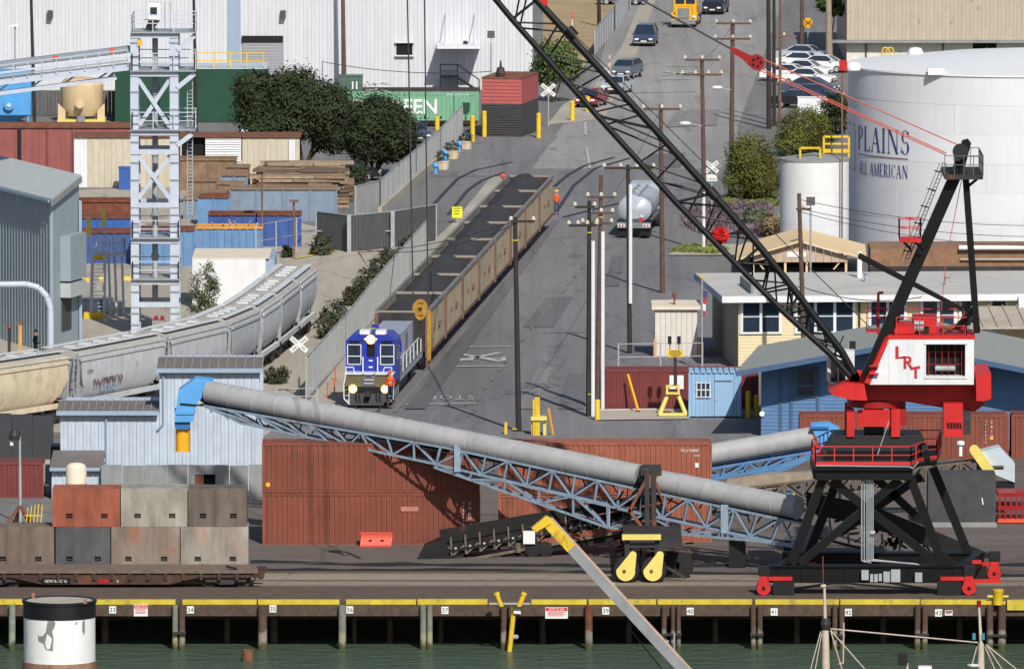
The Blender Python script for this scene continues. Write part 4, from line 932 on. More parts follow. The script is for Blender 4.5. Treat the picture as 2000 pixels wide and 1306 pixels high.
# pendants and yoke
tip=A(800,-250,BY)
for o in (-.3,.3):
    b=B(); b.tube(tip+Vector((0,o,0)),A(1428,96,BY+o),.05,5); part(b,'pendant','wire',T)
b=B(); b.ext([A(1424,93,BY-.4),A(1440,97,BY-.4),A(1462,108,BY-.4),A(1490,118,BY-.4),A(1486,132,BY-.4),A(1470,135,BY-.4),A(1450,116,BY-.4),A(1428,102,BY-.4)],(0,.8,0)); y_=part(b,'pendant_yoke','red_dark',T)
b=B(); b.lathe([(.4,-.5),(.4,.5)],tuple(A(1478,122,BY)),18,'y'); part(b,'yoke_sheave','red_dark',y_)
for i in range(5):
    a=i*1.256; c=A(1478,122,BY-.51); b=B(); b.lathe([(.08,0),(.08,.02)],(c.x+.22*math.cos(a),c.y-.015,c.z+.22*math.sin(a)),8,'y'); part(b,'sheave_hole','black',y_)
M('cable_red',C(200,92,76),.6,var=.05)
for a,c,o in (((1486,114),(1880,287),-.2),((1486,134),(1848,299),-.2),((1480,136),(1848,303),.3)):
    b=B(); b.tube(A(*a,BY+o),A(*c,BY+o),.033,5); part(b,'boom_hoist_cable','cable_red',T)
b=B(); b.path([A(1882,330,BY),A(1865,420,BY),A(1848,505,BY),A(1835,640,BY)],.02,4); part(b,'boom_hoist_cable','cable_red',T)
b=B(); b.tube(A(800,-250,BY),A(1700,640,BY+.5),.025,4); part(b,'trolley_cable','wire',T)
for a,c in (((791,-250),(807,588)),((826,-250),(836,586))):
    b=B(); b.tube(A(*a,BY),A(*c,BY),.04,5); part(b,'hoist_cable','wire',T)
# hook block
t=thing('hook_block','mustard yellow hook block hanging on two cables in front of the first coal car','hook block',A(822,712,BY))
M('mustard',C(170,128,40),.65,var=.25,sc_=2.5,rust=.4)
b=B(); pts=[]; c=A(821,603,BY)
for i in range(18): a=R(i*20); pts.append((c.x+.42*math.cos(a)*(1 if math.sin(a)>0 else .8),BY-.25,c.z+.5*math.sin(a)*(1 if math.sin(a)>0 else 1.15)))
b.ext(pts,(0,.5,0)); hb=part(b,'block','mustard',t)
b=B(); b.lathe([(.1,0),(.1,.03)],(c.x,BY-.285,c.z+.02),12,'y'); part(b,'pin','dark_steel',hb)
for a0,a1 in ((60,120),(240,300)):
    b=B(); b.path([(c.x+.3*math.cos(R(a0+(a1-a0)*i/4)),BY-.26,c.z+.34*math.sin(R(a0+(a1-a0)*i/4))) for i in range(5)],.03,5); part(b,'edge_weld','rusty',hb)
b=B(); b.bar(A(838,606,BY+.2),A(838,704,BY+.2),.22,.2); part(b,'side_bar','mustard',t)
b=B(); b.path([A(822,628,BY),A(822,640,BY),A(818,652,BY),A(823,660,BY),A(829,652,BY)],.09,7); part(b,'hook','dark_steel',t)
b=B(); b.bar(A(834,702,BY+.2),A(834,716,BY+.2),.14); part(b,'shackle','rusty',t)
# ---- work boat boom and masts in the foreground
Yg=566.0
t=thing('derrick_boom','long grey box boom with a yellow tip slanting up from a boat below','boom',A(1340,1330,Yg))
M('boom_grey',C(140,142,146),.5,var=.1,streak=.2); M('wood_edge',C(190,162,140),.7,var=.1)
def gq(px,py,o=0): return A(px,py,Yg+o)
a,c=gq(1068,1018),gq(1420,1400); d=(c-a).normalized()
mid=a.lerp(c,.135)
b=B(); b.bar(mid,c,.5,.42,(0,1,0)); part(b,'beam','boom_grey',t)
b=B(); b.bar(a,mid-d*.004,.51,.43,(0,1,0)); part(b,'tip_section','yellow',t)
pn=Vector((d.z,0,-d.x)); pn=-pn if pn.z<0 else pn
b=B(); b.bar(a+pn*.3,c+pn*.3,.09,.4,(0,1,0)); part(b,'edge_strip','wood_edge',t)
b=B(); b.ext([gq(1038,1031,-.3),gq(1048,1038,-.3),gq(1076,1022,-.3),gq(1075,1012,-.3),gq(1066,1008,-.3)],(0,.6,0)); part(b,'tip_block','yellow',t)
b=B(); b.tube(gq(1056,1030,-.1),gq(1057,1044,-.1),.1,8); part(b,'tip_shackle','rusty',t)
for px,py in ((1192,1150),(1296,1262)): b=B(); b.tube(gq(px,py,-.1),gq(px+9,py-12,-.1),.09,8); part(b,'peg','galv',t)
b=B(); b.tube(gq(1232,1230,1),gq(1320,1340,1),.03,4); part(b,'stay_line','wire',t)
b=B(); b.tube(gq(1317,1235,1),gq(1317,1330,1),.04,5); part(b,'stay_line','galv',t)
def hull(nm,l,px,Y,L,W_,col):
    """boat below the frame that carries the rig"""
    x=A(px,653,Y).x; n=12; b=B(); vs=[];fs=[]
    for i in range(n+1):
        u=i/n*2-1; w_=W_/2*max(.03,(1-abs(u)**2.6)**.7)
        for z,f in ((-1.0,.35),(-.2,.9),(.3,1.05)): vs+=[(x+u*L/2,Y-w_*f,ZW+z+.35*u*u*(z>0)),(x+u*L/2,Y+w_*f,ZW+z+.35*u*u*(z>0))]
    for i in range(n):
        o=6*i; q=6*(i+1)
        for a_,b_ in ((0,2),(2,4),(4,5),(5,3),(3,1),(1,0)): fs.append((o+a_,q+a_,q+b_,o+b_))
    b.add(vs,fs+[(0,2,4,5,3,1),tuple(6*n+i for i in (1,3,5,4,2,0))]); return b,x
M('hull_paint',C(60,74,90),.5,var=.1); M('mast_paint',C(196,182,164),.6,var=.12,rust=.15)
b,x=hull('','',1700,556,16,4.5,0)
bt=thing('fishing_boat','fishing boat with two rigged masts at lower right','boat',(x,556,ZW))
part(b,'hull','hull_paint',bt)
Ym=556
def m(px,py,o=0): return A(px,py,Ym+o)
zd=ZW+.3
b=B(); b.tube((m(1618,0).x,Ym,zd),m(1612,1230),.24,12,.17); b.tube(m(1612,1230),m(1610,1140),.1,10,.06); b.sm=True; part(b,'mast','mast_paint',bt)
b=B(); b.lathe([(.2,-.25),(.26,0),(.2,.3)],tuple(m(1613,1218)),10); part(b,'mast_collar','dark_steel',bt)
b=B(); b.tube(m(1608,1144),m(1607,1085),.025,5); part(b,'antenna','rusty',bt)
b=B(); b.ball(m(1608,1144),.16,8,5,1,1,.6); part(b,'mast_lamp','mast_paint',bt)
b=B(); b.tube((m(1922,0).x,Ym,zd),m(1916,1256),.22,12,.15); b.tube(m(1916,1256),m(1912,1182),.09,10,.06); b.sm=True; part(b,'mast','mast_paint',bt)
b=B(); b.tube(m(1912,1184),m(1912,1172),.11,8); part(b,'mast_lamp','red_dark',bt)
M('teal',C(60,130,140),.5)
for px in (1907,1925): b=B(); b.box(m(px-3,0).x,m(px+3,0).x,Ym-.15,Ym+.15,m(0,1248).z,m(0,1236).z); part(b,'mast_light','teal',bt)
for a,c in (((1603,1232),(1580,1318)),((1605,1236),(1590,1318)),((1622,1230),(1700,1318)),((1622,1230),(1648,1318)),((1926,1258),(2000,1318)),((1926,1258),(1965,1318)),((1924,1262),(1948,1318)),((1908,1262),(1893,1318))):
    d_=m(*c)-m(*a); tt=(zd-m(*a).z)/d_.z; b=B(); b.tube(m(*a),m(*a)+d_*tt,.03,5); part(b,'stay','mast_paint',bt)
b=B(); b.tube(m(1622,1227),m(1910,1254),.035,5); part(b,'mast_stay','mast_paint',bt)
b=B(); b.path([m(1648,1215),m(1647,1294),m(1637,1296)],.035,6); part(b,'crosstree','mast_paint',bt)
b=B(); b.box(m(1758,0).x,m(1776,0).x,Ym-.2,Ym+.1,m(0,1298).z,m(0,1275).z); part(b,'floodlight','black_steel',bt)
b=B(); b.bar(m(1772,1294),(m(1778,0).x,Ym,zd),.1); part(b,'lamp_post','mast_paint',bt)
b=B(); b.box(m(1798,0).x,m(1824,0).x,Ym-.3,Ym+.3,zd,m(0,1300).z); part(b,'wheelhouse','lamp_white',bt)
b=B(); b.lathe([(.05,0),(.3,.05),(.33,.12),(.05,.16)],tuple(m(1902,1302)),12); part(b,'radar','lamp_white',bt)
b=B(); b.tube(m(1902,1302),(m(1902,0).x,Ym,zd),.05); part(b,'radar_post','mast_paint',bt)
b,x=hull('','',1420,Yg,12,4.2,0); 
wb_=thing('work_barge','low work boat carrying the grey derrick boom','boat',(x,Yg,ZW)); part(b,'hull','hull_paint',wb_)
b=B(); b.box(x-.5,x+.5,Yg-.5,Yg+.5,ZW+.3,gq(1420,1395).z); part(b,'pedestal','yellow',wb_)
# ================= road markings, tracks, trains =================
def strip(name,a,c,wpx,mat,parent=None):
    """painted stripe from a to c (ground pixels), wid metres"""
    p,q=G(*a),G(*c); d=(q-p).normalized(); n=Vector((-d.y,d.x,0))*wpx/2; Zs=.06
    b=B(); b.poly([(v.x,v.y,Zs) for v in (p+n,p-n,q-n,q+n)]); 
    if b.v and ((Vector(b.v[1])-Vector(b.v[0])).cross(Vector(b.v[2])-Vector(b.v[1]))).z<0: b.f=[b.f[0][::-1]]
    o=part(b,name,mat,parent)
    if not parent: o['kind']='structure'
    return o
M('worn_white',C(172,172,172),.85,var=.3,sc_=3); M('worn_yellow',C(126,118,94),.85,var=.3,sc_=3)
for a,c in (((889,679),(1004,678)),((862,717),(984,716)),((790,791),(931,789)),((1302,131),(1370,130)),((1286,157),(1352,156)),((1240,182),(1360,180))): strip('road_marking',a,c,.5,'worn_white')
for a,c in (((893,691),(976,707)),((894,706),(977,690)),((1296,149),(1366,140)),((1298,141),(1340,148))): strip('road_marking',a,c,.55,'worn_white')
for x in (903,966): text('R',3.2,'worn_white',flat(G(x,699)+Vector((0,0,.062)),R(180)),'road_marking').__setitem__('kind','structure')
text('STOP',3.4,'worn_white',flat(G(882,774)+Vector((0,0,.062)),R(180)),'road_marking',sx=.3,sp=1.25).__setitem__('kind','structure')
for x,y in ((990,706),(977,722),(963,740),(950,757),(936,779),(1060,615),(1074,600),(1087,585),(1100,570),(1113,554),(1126,538),(1139,522),(1022,664),(1040,640)): strip('road_marking',(x-3.5,y+4),(x+3.5,y-4),.16,'worn_yellow')
for a,c in (((1143,240),(1144,266)),((1146,290),(1152,330)),((870,322),(960,318)),((885,300),(950,296)),((905,280),(960,277)),((915,262),(1085,268))): strip('road_marking',a,c,.22,'worn_white')
M('tar',C(66,68,84),.6,var=.1)
for pts in (((836,413),(870,375),(894,350),(930,333),(1000,318)),((876,420),(914,372),(942,353),(985,338)),((1083,365),(1109,343),(1141,325),(1200,308)),((1088,413),(1121,363),(1162,330),(1230,310)),((1100,425),(1200,400),(1300,385))):
    for a,c in zip(pts,pts[1:]): strip('tar_line',a,c,.28,'tar')
gmat('pale_patch',C(132,130,128))
strip('yellow_curb_line',(576,506),(655,491),.5,'yellow_line'); strip('yellow_curb_line',(0,645),(75,588),.3,'yellow_line'); strip('yellow_curb_line',(160,620),(260,600),.25,'yellow_line')
strip('pavement_crack',(770,806),(912,640),.22,'pale_patch'); strip('pavement_crack',(1000,507),(1075,442),.3,'worn_white')
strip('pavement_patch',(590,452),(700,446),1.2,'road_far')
gmat('tar_patch',C(107,106,109))
# ---- coal train
TA=R(4.39)
def tc(Y): return Vector((-8.72+(Y-690)*math.tan(TA),Y,0))
dT=Vector((math.sin(TA),math.cos(TA),0)); nT=Vector((dT.y,-dT.x,0))
for sgn in (-1,1):
    a=tc(676)+nT*sgn*.75+Vector((0,0,.06)); c=tc(822)+nT*sgn*.75+Vector((0,0,.06)); b=B(); b.bar(a,c,.08,.12); struct(b,'rail','rail_steel')
M('car_tan',C(148,137,117),.75,var=.14,sc_=.6,streak=.45,rust=.16); M('car_rail',C(122,118,118),.6,var=.15); M('bracket_rust',C(116,88,76),.8,var=.2)
M('end_pale',C(150,142,134),.7,var=.1)
def heap(L,W_,seed,flatness=1.0):
    b=B(); nx,ny=14,40; vs=[]
    for j in range(ny+1):
        for i in range(nx+1):
            x=(i/nx-.5)*W_; y=(j/ny)*L; u=abs(x)/(W_/2); v=min(y,L-y)/(L*.44); 
            z=.1+flatness*(1.2*min(1,v)**1.15*(1-u**1.8))+.12*noise.noise((x*1.3,y*.7,seed))+.05*noise.noise((x*4,y*4,seed))
            vs.append((x,y,z))
    b.add(vs,[(j*(nx+1)+i,j*(nx+1)+i+1,(j+1)*(nx+1)+i+1,(j+1)*(nx+1)+i) for j in range(ny) for i in range(nx)]); b.sm=60
    return b
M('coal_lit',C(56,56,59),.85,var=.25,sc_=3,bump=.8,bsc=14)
def coal_car(L=13.2,W_=3.2,zt=3.75,zb=1.05,seed=1,fl=1.0):
    t=thing('coal_car','','rail car',(0,0,0),0,'coal cars behind the blue locomotive',local=True); h_=W_/2
    for sg in (1,-1):
        if sg>0: b=B(); b.wall((h_-.05,.1),(h_-.05,L-.1),zb,zt-.1,1.65,.1,.06,.35)
        else: b=B(); b.wall((-h_+.05,L-.1),(-h_+.05,.1),zb,zt-.1,1.65,.1,.06,.35)
        s_=part(b,'side_sheet','car_tan',t)
        b=B(); b.bar((sg*h_,0,zt),(sg*h_,L,zt),.2,.2); part(b,'top_chord','car_rail',t)
        b=B(); b.bar((sg*(h_-.02),0,zb),(sg*(h_-.02),L,zb),.16,.2); part(b,'side_sill','bracket_rust',t)
        for y in (L*.31,L*.64): b=B(); b.box(sg*h_+(-.02 if sg>0 else -.11),sg*h_+(.11 if sg>0 else .02),y,y+.5,zb+1.1,zb+1.35); part(b,'lettering_panel','bracket_rust',t)
    for y in (.1,L-.1):
        b=B(); b.box(-h_+.1,h_-.1,y-.06,y+.06,zb+.2,zt-.05); e_=part(b,'end_sheet','dark_steel',t)
        b=B(); b.bar((-h_,y,zt+.02),(h_,y,zt+.02),.1,.1); part(b,'end_chord','end_pale',t)
    for sg in (-1,1):
        b=B(); b.box(sg*h_-.12,sg*h_+.12,-.06,.1,zb-.2,zt-.11); part(b,'end_post','bracket_rust',t)
    b=heap(L-.3,W_-.2,seed,fl); b.tf(Matrix.Translation((0,.15,zt-.52))); part(b,'coal_load','coal_lit',t)
    b=B(); b.box(-.5,.5,.4,L-.4,.75,zb+.15); part(b,'centre_sill','dark_steel',t)
    for y in (1.9,L-1.9): bogie(t,0,y,R(90))
    b=B(); b.box(-.12,.12,-.25,.3,.8,1.05); part(b,'coupler','dark_steel',t)
    return t
protos=[coal_car(seed=3,fl=.32),coal_car(seed=11),coal_car(seed=23,fl=.92)]
ordn=['first','second','third','fourth','fifth','sixth','seventh']
for i in range(8):
    p=tc(713.2+13.55*i*math.cos(TA))
    o=protos[0] if i==0 else (protos[1] if i==1 else (protos[2] if i==2 else copy_tree(protos[1+i%2])))
    o.location=p; o.rotation_euler=(0,0,-TA)
    o['label']=('tan coal car with flat black load coupled right behind the blue locomotive' if i==0 else 'last tan coal car at the far end of the train' if i==7 else f'tan coal car with heaped coal, {ordn[i]} behind the blue locomotive')
# ---- locomotive
p=tc(690); t=thing('locomotive','blue and gold switcher locomotive with headlights on at the head of the coal train','locomotive',p,-TA,local=True)
M('loco_blue',C(40,56,160),.4,var=.14,streak=.3); M('loco_gold',C(108,100,70),.5,var=.12,streak=.2); M('loco_grey',C(96,98,102),.5,var=.12); M('loco_white',C(222,224,226),.45,var=.04); M('hi_vis',C(214,88,44),.7,var=.08)
M('headlamp',(1.0,.84,.55),.3,var=0,emit=2.4); M('headlamp_glow',(1.0,.5,.14),.4,var=0,emit=1.0); M('loco_silver',C(150,156,170),.5,var=.1)
b=B(); b.box(-1.5,1.5,.1,21,1.15,1.5); part(b,'frame','black_steel',t)
b=B(); b.ext([(-1.45,0,1.3),(1.45,0,1.3),(1.45,0,2.05),(-1.45,0,2.05)],(0,1.3,0)); nz=part(b,'nose','loco_gold',t)
b=B(); b.box(-.4,.4,-.03,-.002,1.35,2.03); part(b,'nose_door','loco_grey',nz)
for z in (1.5,1.72,1.9): b=B(); b.box(-.3,.3,-.08,-.031,z,z+.04); part(b,'step','loco_white',nz)
b=B(); b.box(-1.5,1.5,-.12,1.3,2.06,2.12); part(b,'front_walkway','loco_white',t)
# cab with windows let in
b=B(); hblock(b,-1.52,1.52,1.3,4.6,1.5,4.0,[(-1.42,-.6,2.55,3.75),(.6,1.42,2.55,3.75),(-.25,.25,3.0,3.8)],.12); cab=part(b,'cab','loco_blue',t)
b=B(); b.ext([(-1.52,1.25,4.0),(1.52,1.25,4.0),(1.1,1.25,4.38),(-1.1,1.25,4.38)],(0,3.4,0)); rf=part(b,'cab_roof','loco_blue',t)
for x0,x1 in ((-1.42,-.6),(.6,1.42)):
    b=B(); b.box(x0+.02,x1-.02,1.36,1.39,2.57,3.73); wn=part(b,'window','glass',cab)
    b=B()
    for pa,pb in (((x0,2.55),(x1,2.55)),((x1,2.55),(x1,3.75)),((x1,3.75),(x0,3.75)),((x0,3.75),(x0,2.55)),((x0,3.05),(x1,3.05))): b.bar((pa[0],1.28,pa[1]),(pb[0],1.28,pb[1]),.05)
    part(b,'window_frame','loco_white',cab)
b=B(); b.box(-.22,.22,1.37,1.4,3.02,3.78); part(b,'door_glass','black',cab)
b=B(); hblock(b,1.521,1.522,1.8,4.2,2.4,3.7,[]); 
b=B(); b.box(1.5,1.54,1.9,2.9,2.7,3.6); part(b,'side_window','glass',cab); b=B(); b.box(1.5,1.54,3.1,4.1,2.7,3.6); part(b,'side_window','glass',cab)
for x in (-.68,.3): b=B(); b.box(x,x+.62,1.3,2.4,4.385,4.62); part(b,'roof_pod','loco_white',rf)
for x in (-.12,.02,.16): b=B(); b.tube((x+.1,2.6,4.75),(x+.1,3.1,4.78),.08,8); part(b,'horn','loco_blue',rf)
b=B(); b.bar((.3,2.9,4.4),(.3,2.9,4.75),.1); part(b,'horn_post','loco_blue',rf)
def lampd(x,y,z,r,parent,ring=True):
    b=B(); b.lathe([(r*1.35,.02),(r*1.35,.1)],(x,y,z),16,'y'); h_=part(b,'headlight_halo','headlamp_glow',parent)  # emissive orange ring: the warm halo round the lamp built as a surface
    b=B(); b.lathe([(r*.3,-.05),(r,-.02),(r,.03)],(x,y,z),16,'y'); part(b,'headlight','headlamp',parent)
lampd(0,1.18,4.08,.22,t); lampd(-.98,-.1,1.18,.2,t); lampd(1.0,-.1,1.18,.2,t)
for x in (-.33,.33): b=B(); b.lathe([(.08,0),(.08,.05)],(x,1.2,4.1),10,'y'); part(b,'number_lamp','loco_white',t)
b=B(); b.box(-1.35,1.35,-.05,.3,.95,1.28); part(b,'end_sill','black_steel',t)
b=B(); b.ext([(-1.4,-.3,.2),(1.4,-.3,.2),(1.4,0,.95),(-1.4,0,.95)],(0,.15,0)); part(b,'pilot','black_steel',t)
b=B(); b.box(-.14,.14,-.75,.1,.75,1.05); part(b,'coupler','dark_steel',t)
for sg in (-1,1):
    b=B(); b.path([(sg*1.15,-.35,.25),(sg*1.5,-.3,.6),(sg*1.52,-.2,1.5),(sg*1.4,-.1,2.05)],.035,6); part(b,'grab_rail','loco_white',t)
    b=B(); b.path([(sg*.45,.9,2.1),(sg*.45,.95,3.05)],.04,6); part(b,'hand_rail','loco_white',t)
    b=B(); b.path([(sg*1.4,-.05,2.1),(sg*1.4,-.05,2.5),(sg*.95,-.05,2.5),(sg*.85,-.05,2.1)],.035,6); part(b,'hand_rail','loco_white',t)
    b=B(); b.path([(sg*1.2,-.2,1.0),(sg*1.2,-.32,.35)],.03,6); part(b,'step_rail','loco_white',t)
for z in (2.35,2.75): b=B(); b.box(-.12,.12,1.25,1.29,z,z+.08); part(b,'marker_plate','loco_white',cab)
for x in (-.75,-.55,.5,.7):
    b=B(); b.path([(x,-.08,1.0),(x,-.32,.85),(x+.04,-.4,.62),(x+.12,-.42,.45)],.03,5); part(b,'air_hose','rubber',t)
for sg in (-1,1):
    for z in (.45,.75): b=B(); b.box(sg*1.3-.18,sg*1.3+.18,-.28,-.05,z,z+.04); part(b,'side_step','galv',t)
    b=B(); b.box(sg*1.0-.3,sg*1.0+.3,1.2,1.245,3.82,3.98); nb=part(b,'number_board','black',cab)
    b=B(); b.bar((sg*1.0,1.25,3.7),(sg*.8,1.25,3.15),.03); part(b,'wiper','black',cab)
b=B(); b.path([(-.4,-.1,2.15),(-.2,-.14,1.98),(.2,-.14,1.98),(.4,-.1,2.15)],.025,5); part(b,'chain','dark_steel',t)
# long hood behind
b=B(); b.box(-.95,.95,4.6,20.6,1.5,3.45); hd=part(b,'long_hood','loco_silver',t)
b=B(); b.box(-.97,.97,4.62,6.4,3.452,3.7); part(b,'hood_top','loco_blue',hd)
for i in range(9): b=B(); b.box(.951,.975,5.4+i*1.6,6.7+i*1.6,1.9,3.2); part(b,'hood_door','loco_silver' if i%3 else 'loco_grey',hd)
b=B(); b.box(.3,.952,4.7,6.2,2.5,3.5); part(b,'radiator_opening','black',hd)
b=B(); b.ext([(.98,4.61,3.0),(1.6,4.61,3.0),(1.6,4.61,3.7),(.98,4.61,3.75)],(0,.08,0)); part(b,'wind_deflector','loco_blue',t)
b=B(); b.box(-1.5,1.5,4.6,21,1.5,1.56); part(b,'walkway','loco_grey',t)
for sg in (-1,1):
    b=B(); pts=[(sg*1.45,4.8+i*2.6,1.56) for i in range(7)]
    for q in pts: b.bar(q,(q[0],q[1],2.55),.05)
    b.bar((sg*1.45,4.8,2.55),(sg*1.45,20.4,2.55),.05); part(b,'side_railing','loco_white',t)
    b=B(); b.box(sg*1.48-.03,sg*1.48+.03,4.6,21,1.2,1.5); part(b,'side_stripe','loco_silver',t)
for i in range(8): b=B(); b.box(1.0,1.5,1.6+i*.33,1.65+i*.33,.55,1.14); part(b,'louvre','loco_grey',t)
for y in (3.4,17.6): bogie(t,0,y,R(90),wb=1.2,r=.5)
b=B(); b.box(-1.2,1.2,7.5,13.5,.45,1.14); part(b,'fuel_tank','black_steel',t)
sheet('asphalt_patch',[(1020,640),(1080,640),(1120,580),(1068,582)],'tar_patch'); sheet('asphalt_patch',[(1090,800),(1140,800),(1150,730),(1108,732)],'tar_patch'); sheet('asphalt_patch',[(1180,560),(1210,560),(1218,500),(1196,500)],'tar_patch'); sheet('asphalt_patch',[(1250,330),(1330,328),(1338,300),(1270,302)],'tar_patch'); sheet('asphalt_patch',[(1010,800),(1044,800),(1080,720),(1050,720)],'pale_patch'); sheet('asphalt_patch',[(1300,250),(1400,246),(1406,215),(1320,218)],'pale_patch'); sheet('asphalt_patch',[(790,800),(830,800),(1092,432),(1078,432)],'tar_patch')
# ---- covered hopper cars on the curving siding
RP=[G(-150,872),G(0,852),G(91,836),G(300,795),G(440,762),G(518,728),G(573,686),G(620,647),G(652,618)]
def cat(P,n=10):
    out=[]; Q=[P[0]*2-P[1]]+P+[P[-1]*2-P[-2]]
    for i in range(1,len(Q)-2):
        for j in range(n):
            u=j/n; a,b_,c,d=Q[i-1],Q[i],Q[i+1],Q[i+2]
            out.append(.5*((2*b_)+(c-a)*u+(2*a-5*b_+4*c-d)*u*u+(3*b_-a-3*c+d)*u*u*u))
    return out+[Q[-2]]
RC=cat(RP)
S_=[0]
for a,c in zip(RC,RC[1:]): S_.append(S_[-1]+(c-a).length)
def at_s(s):
    s=max(0,min(S_[-1]-1e-4,s))
    for i in range(len(S_)-1):
        if S_[i+1]>=s: return RC[i].lerp(RC[i+1],(s-S_[i])/(S_[i+1]-S_[i]))
def proj(v):
    c=v.y*CT+(H-v.z)*ST; u=-(H-v.z)*CT+v.y*ST
    return 1000+F*v.x/c,653-F*u/c
def s_at(px,z=3.6):
    lo,hi=0,S_[-1]
    for _ in range(40):
        m_=(lo+hi)/2; q=at_s(m_); q=Vector((q.x,q.y,z))
        if proj(q)[0]<px: lo=m_
        else: hi=m_
    return (lo+hi)/2
for i in range(0,len(RC)-1):
    pass
for off in (.75,2.25):
    b=B(); 
    for a,c in zip(RC,RC[1:]):
        d=(c-a).normalized(); n=Vector((-d.y,d.x,0)); b.bar(a+n*off+Vector((0,0,.06)),c+n*off+Vector((0,0,.06)),.08,.12)
    struct(b,'rail','rail_steel')
def hop_mat(nm,c,**k_): return M(nm,c,.65,var=.08,sc_=.9,**k_)
hop_mat('hop_cream',C(214,200,172),streak=.3,rust=.3,rustcol=C(176,128,86)); hop_mat('hop_grey',C(188,191,196),streak=.4,rust=.07,rustcol=C(150,110,90)); hop_mat('hop_pale',C(204,207,211),streak=.25,rust=.05); hop_mat('hop_roof',C(172,170,165),streak=.3)
def covered_hopper(s0,s1,mat,label):
    a,c=at_s(s0),at_s(s1); d=(c-a).normalized(); L=(c-a).length; n=Vector((-d.y,d.x,0)); o=a+n*1.5
    ang=math.atan2(d.y,d.x)
    t=thing('covered_hopper','' ,'rail car',o,ang,'covered hopper cars on the siding',local=True); t['label']=label
    W_=1.5; zt,ze,zb=4.35,3.75,1.25
    # bulging body: section lofted along x with sloping ends
    sec=[(-.95,zb),(-1.35,1.9),(-1.5,2.7),(-1.48,ze),(1.48,ze),(1.5,2.7),(1.35,1.9),(.95,zb)]
    b=B(); xs=[(.9,1.0,1.5),(.35,1,0)]; vs=[]; m=len(sec)
    st=[(0.25,1),(L-.25,-1)]
    def ring_(x,shrink): 
        return [(x+(shrink*max(0,(2.6-z))*.75),y,z) for y,z in sec]
    b.add(ring_(.25,1)+ring_(L-.25,-1),[tuple(range(m))]+[tuple(range(2*m-1,m-1,-1))]+[(i,m+i,m+(i+1)%m,(i+1)%m) for i in range(m)])
    b.sm=25; bd=part(b,'body',mat,t)
    b=B(); rs=[(-1.5,ze),(-1.28,4.1),(-.8,4.3),(.8,4.3),(1.28,4.1),(1.5,ze)]; b.ext([(.15,y,z) for y,z in rs][::-1],(L-.3,0,0)); rf=part(b,'roof','hop_roof',t)
    for y in (-1.42,1.42): b=B(); b.bar((.1,y,4.0),(L-.1,y,4.0),.1,.12); part(b,'eave_rail',mat,t)
    for y in (-1.52,1.52): b=B(); b.bar((.15,y,ze-.04),(L-.15,y,ze-.04),.08,.16); part(b,'side_plate',mat,t)
    for y in (-1.3,1.3): b=B(); b.bar((.2,y,1.15),(L-.2,y,1.15),.2,.3); part(b,'side_sill',mat,t)
    k_=max(3,int(L/2.1))
    for i in range(k_):
        x=.9+(L-1.8)*(i+.5)/k_; b=B(); b.box(x-.42,x+.42,-.36,.36,4.3,4.4); h_=part(b,'roof_hatch','hop_pale',rf)
        b=B(); b.box(x-.05,x+.05,-.42,.42,4.401,4.44); part(b,'hatch_bar','hop_roof',h_)
    for y in (-.95,.95):
        b=B(); b.box(.1,L-.1,y-.22,y+.22,4.36,4.4); part(b,'running_board','hop_pale',rf)
    for x in (.06,L-.06):
        for y in (-1.35,1.35):
            b=B(); b.bar((x,y,1.0),(x,y,4.15),.08); b.bar((x,y*.78,1.0),(x,y*.78,3.9),.06)
            for z in range(7): b.bar((x,y,1.2+z*.38),(x,y*.78,1.2+z*.38),.04)
            part(b,'ladder','galv',t)
        b=B(); b.box(x-.15,x+.15,-1.4,1.4,1.0,1.2); part(b,'end_platform','dark_steel',t)
    for f in (.36,.64): 
        b=B(); x=L*f; b.add([(x-1.2,-.9,1.3),(x+1.2,-.9,1.3),(x+1.2,.9,1.3),(x-1.2,.9,1.3),(x-.4,-.4,.6),(x+.4,-.4,.6),(x+.4,.4,.6),(x-.4,.4,.6)],[(7,6,5,4),(0,1,2,3),(4,5,1,0),(5,6,2,1),(6,7,3,2),(7,4,0,3)]); part(b,'hopper_gate','dark_steel',t)
    for x in (1.5,L-1.5): bogie(t,x,0,0)
    return t,L
gp=[s_at(x) for x in (146,329,449,512,551,588)]
gp.append(s_at(621))
h0,L0=covered_hopper(max(0,gp[0]-16),gp[0]-.55,'hop_cream','rust streaked cream covered hopper car at far left')
h1,L1=covered_hopper(gp[0]+.65,gp[1]-.3,'hop_grey','grey covered hopper car with graffiti beside the cream one')
for i,(l,mt) in enumerate((('grey covered hopper car just above the blue building roof','hop_grey'),('grey covered hopper car third from the far end of the siding','hop_grey'),('pale covered hopper car second from the far end of the siding','hop_pale'),('brownish grey covered hopper car next to last behind the crossing sign','hop_grey'),('last covered hopper car at far end beside the grey slat fence','hop_pale'))):
    covered_hopper(gp[1+i]+.3,gp[2+i]-.3,mt,l)
# graffiti on the second car, side toward the camera is local -y
M('graf_a',C(116,98,104),.7,var=.3,sc_=4); M('graf_b',C(120,146,168),.7,var=.3,sc_=4)
MG=Matrix.Translation((L1*.33,-1.475,2.05))@Matrix.Rotation(R(84),4,'X')
text('ROMMHS',1.0,'graf_a',MG,'graffiti',h1,sx=.95,bold=.03)
MG=Matrix.Translation((L1*.36,-1.36,1.6))@Matrix.Rotation(R(72),4,'X'); text('OEVOE',.7,'graf_b',MG,'graffiti',h1,bold=.03)
text('CBFX',.34,'graf_a',Matrix.Translation((L1*.12,-1.52,2.8))@Matrix.Rotation(R(90),4,'X'),'lettering',h1)
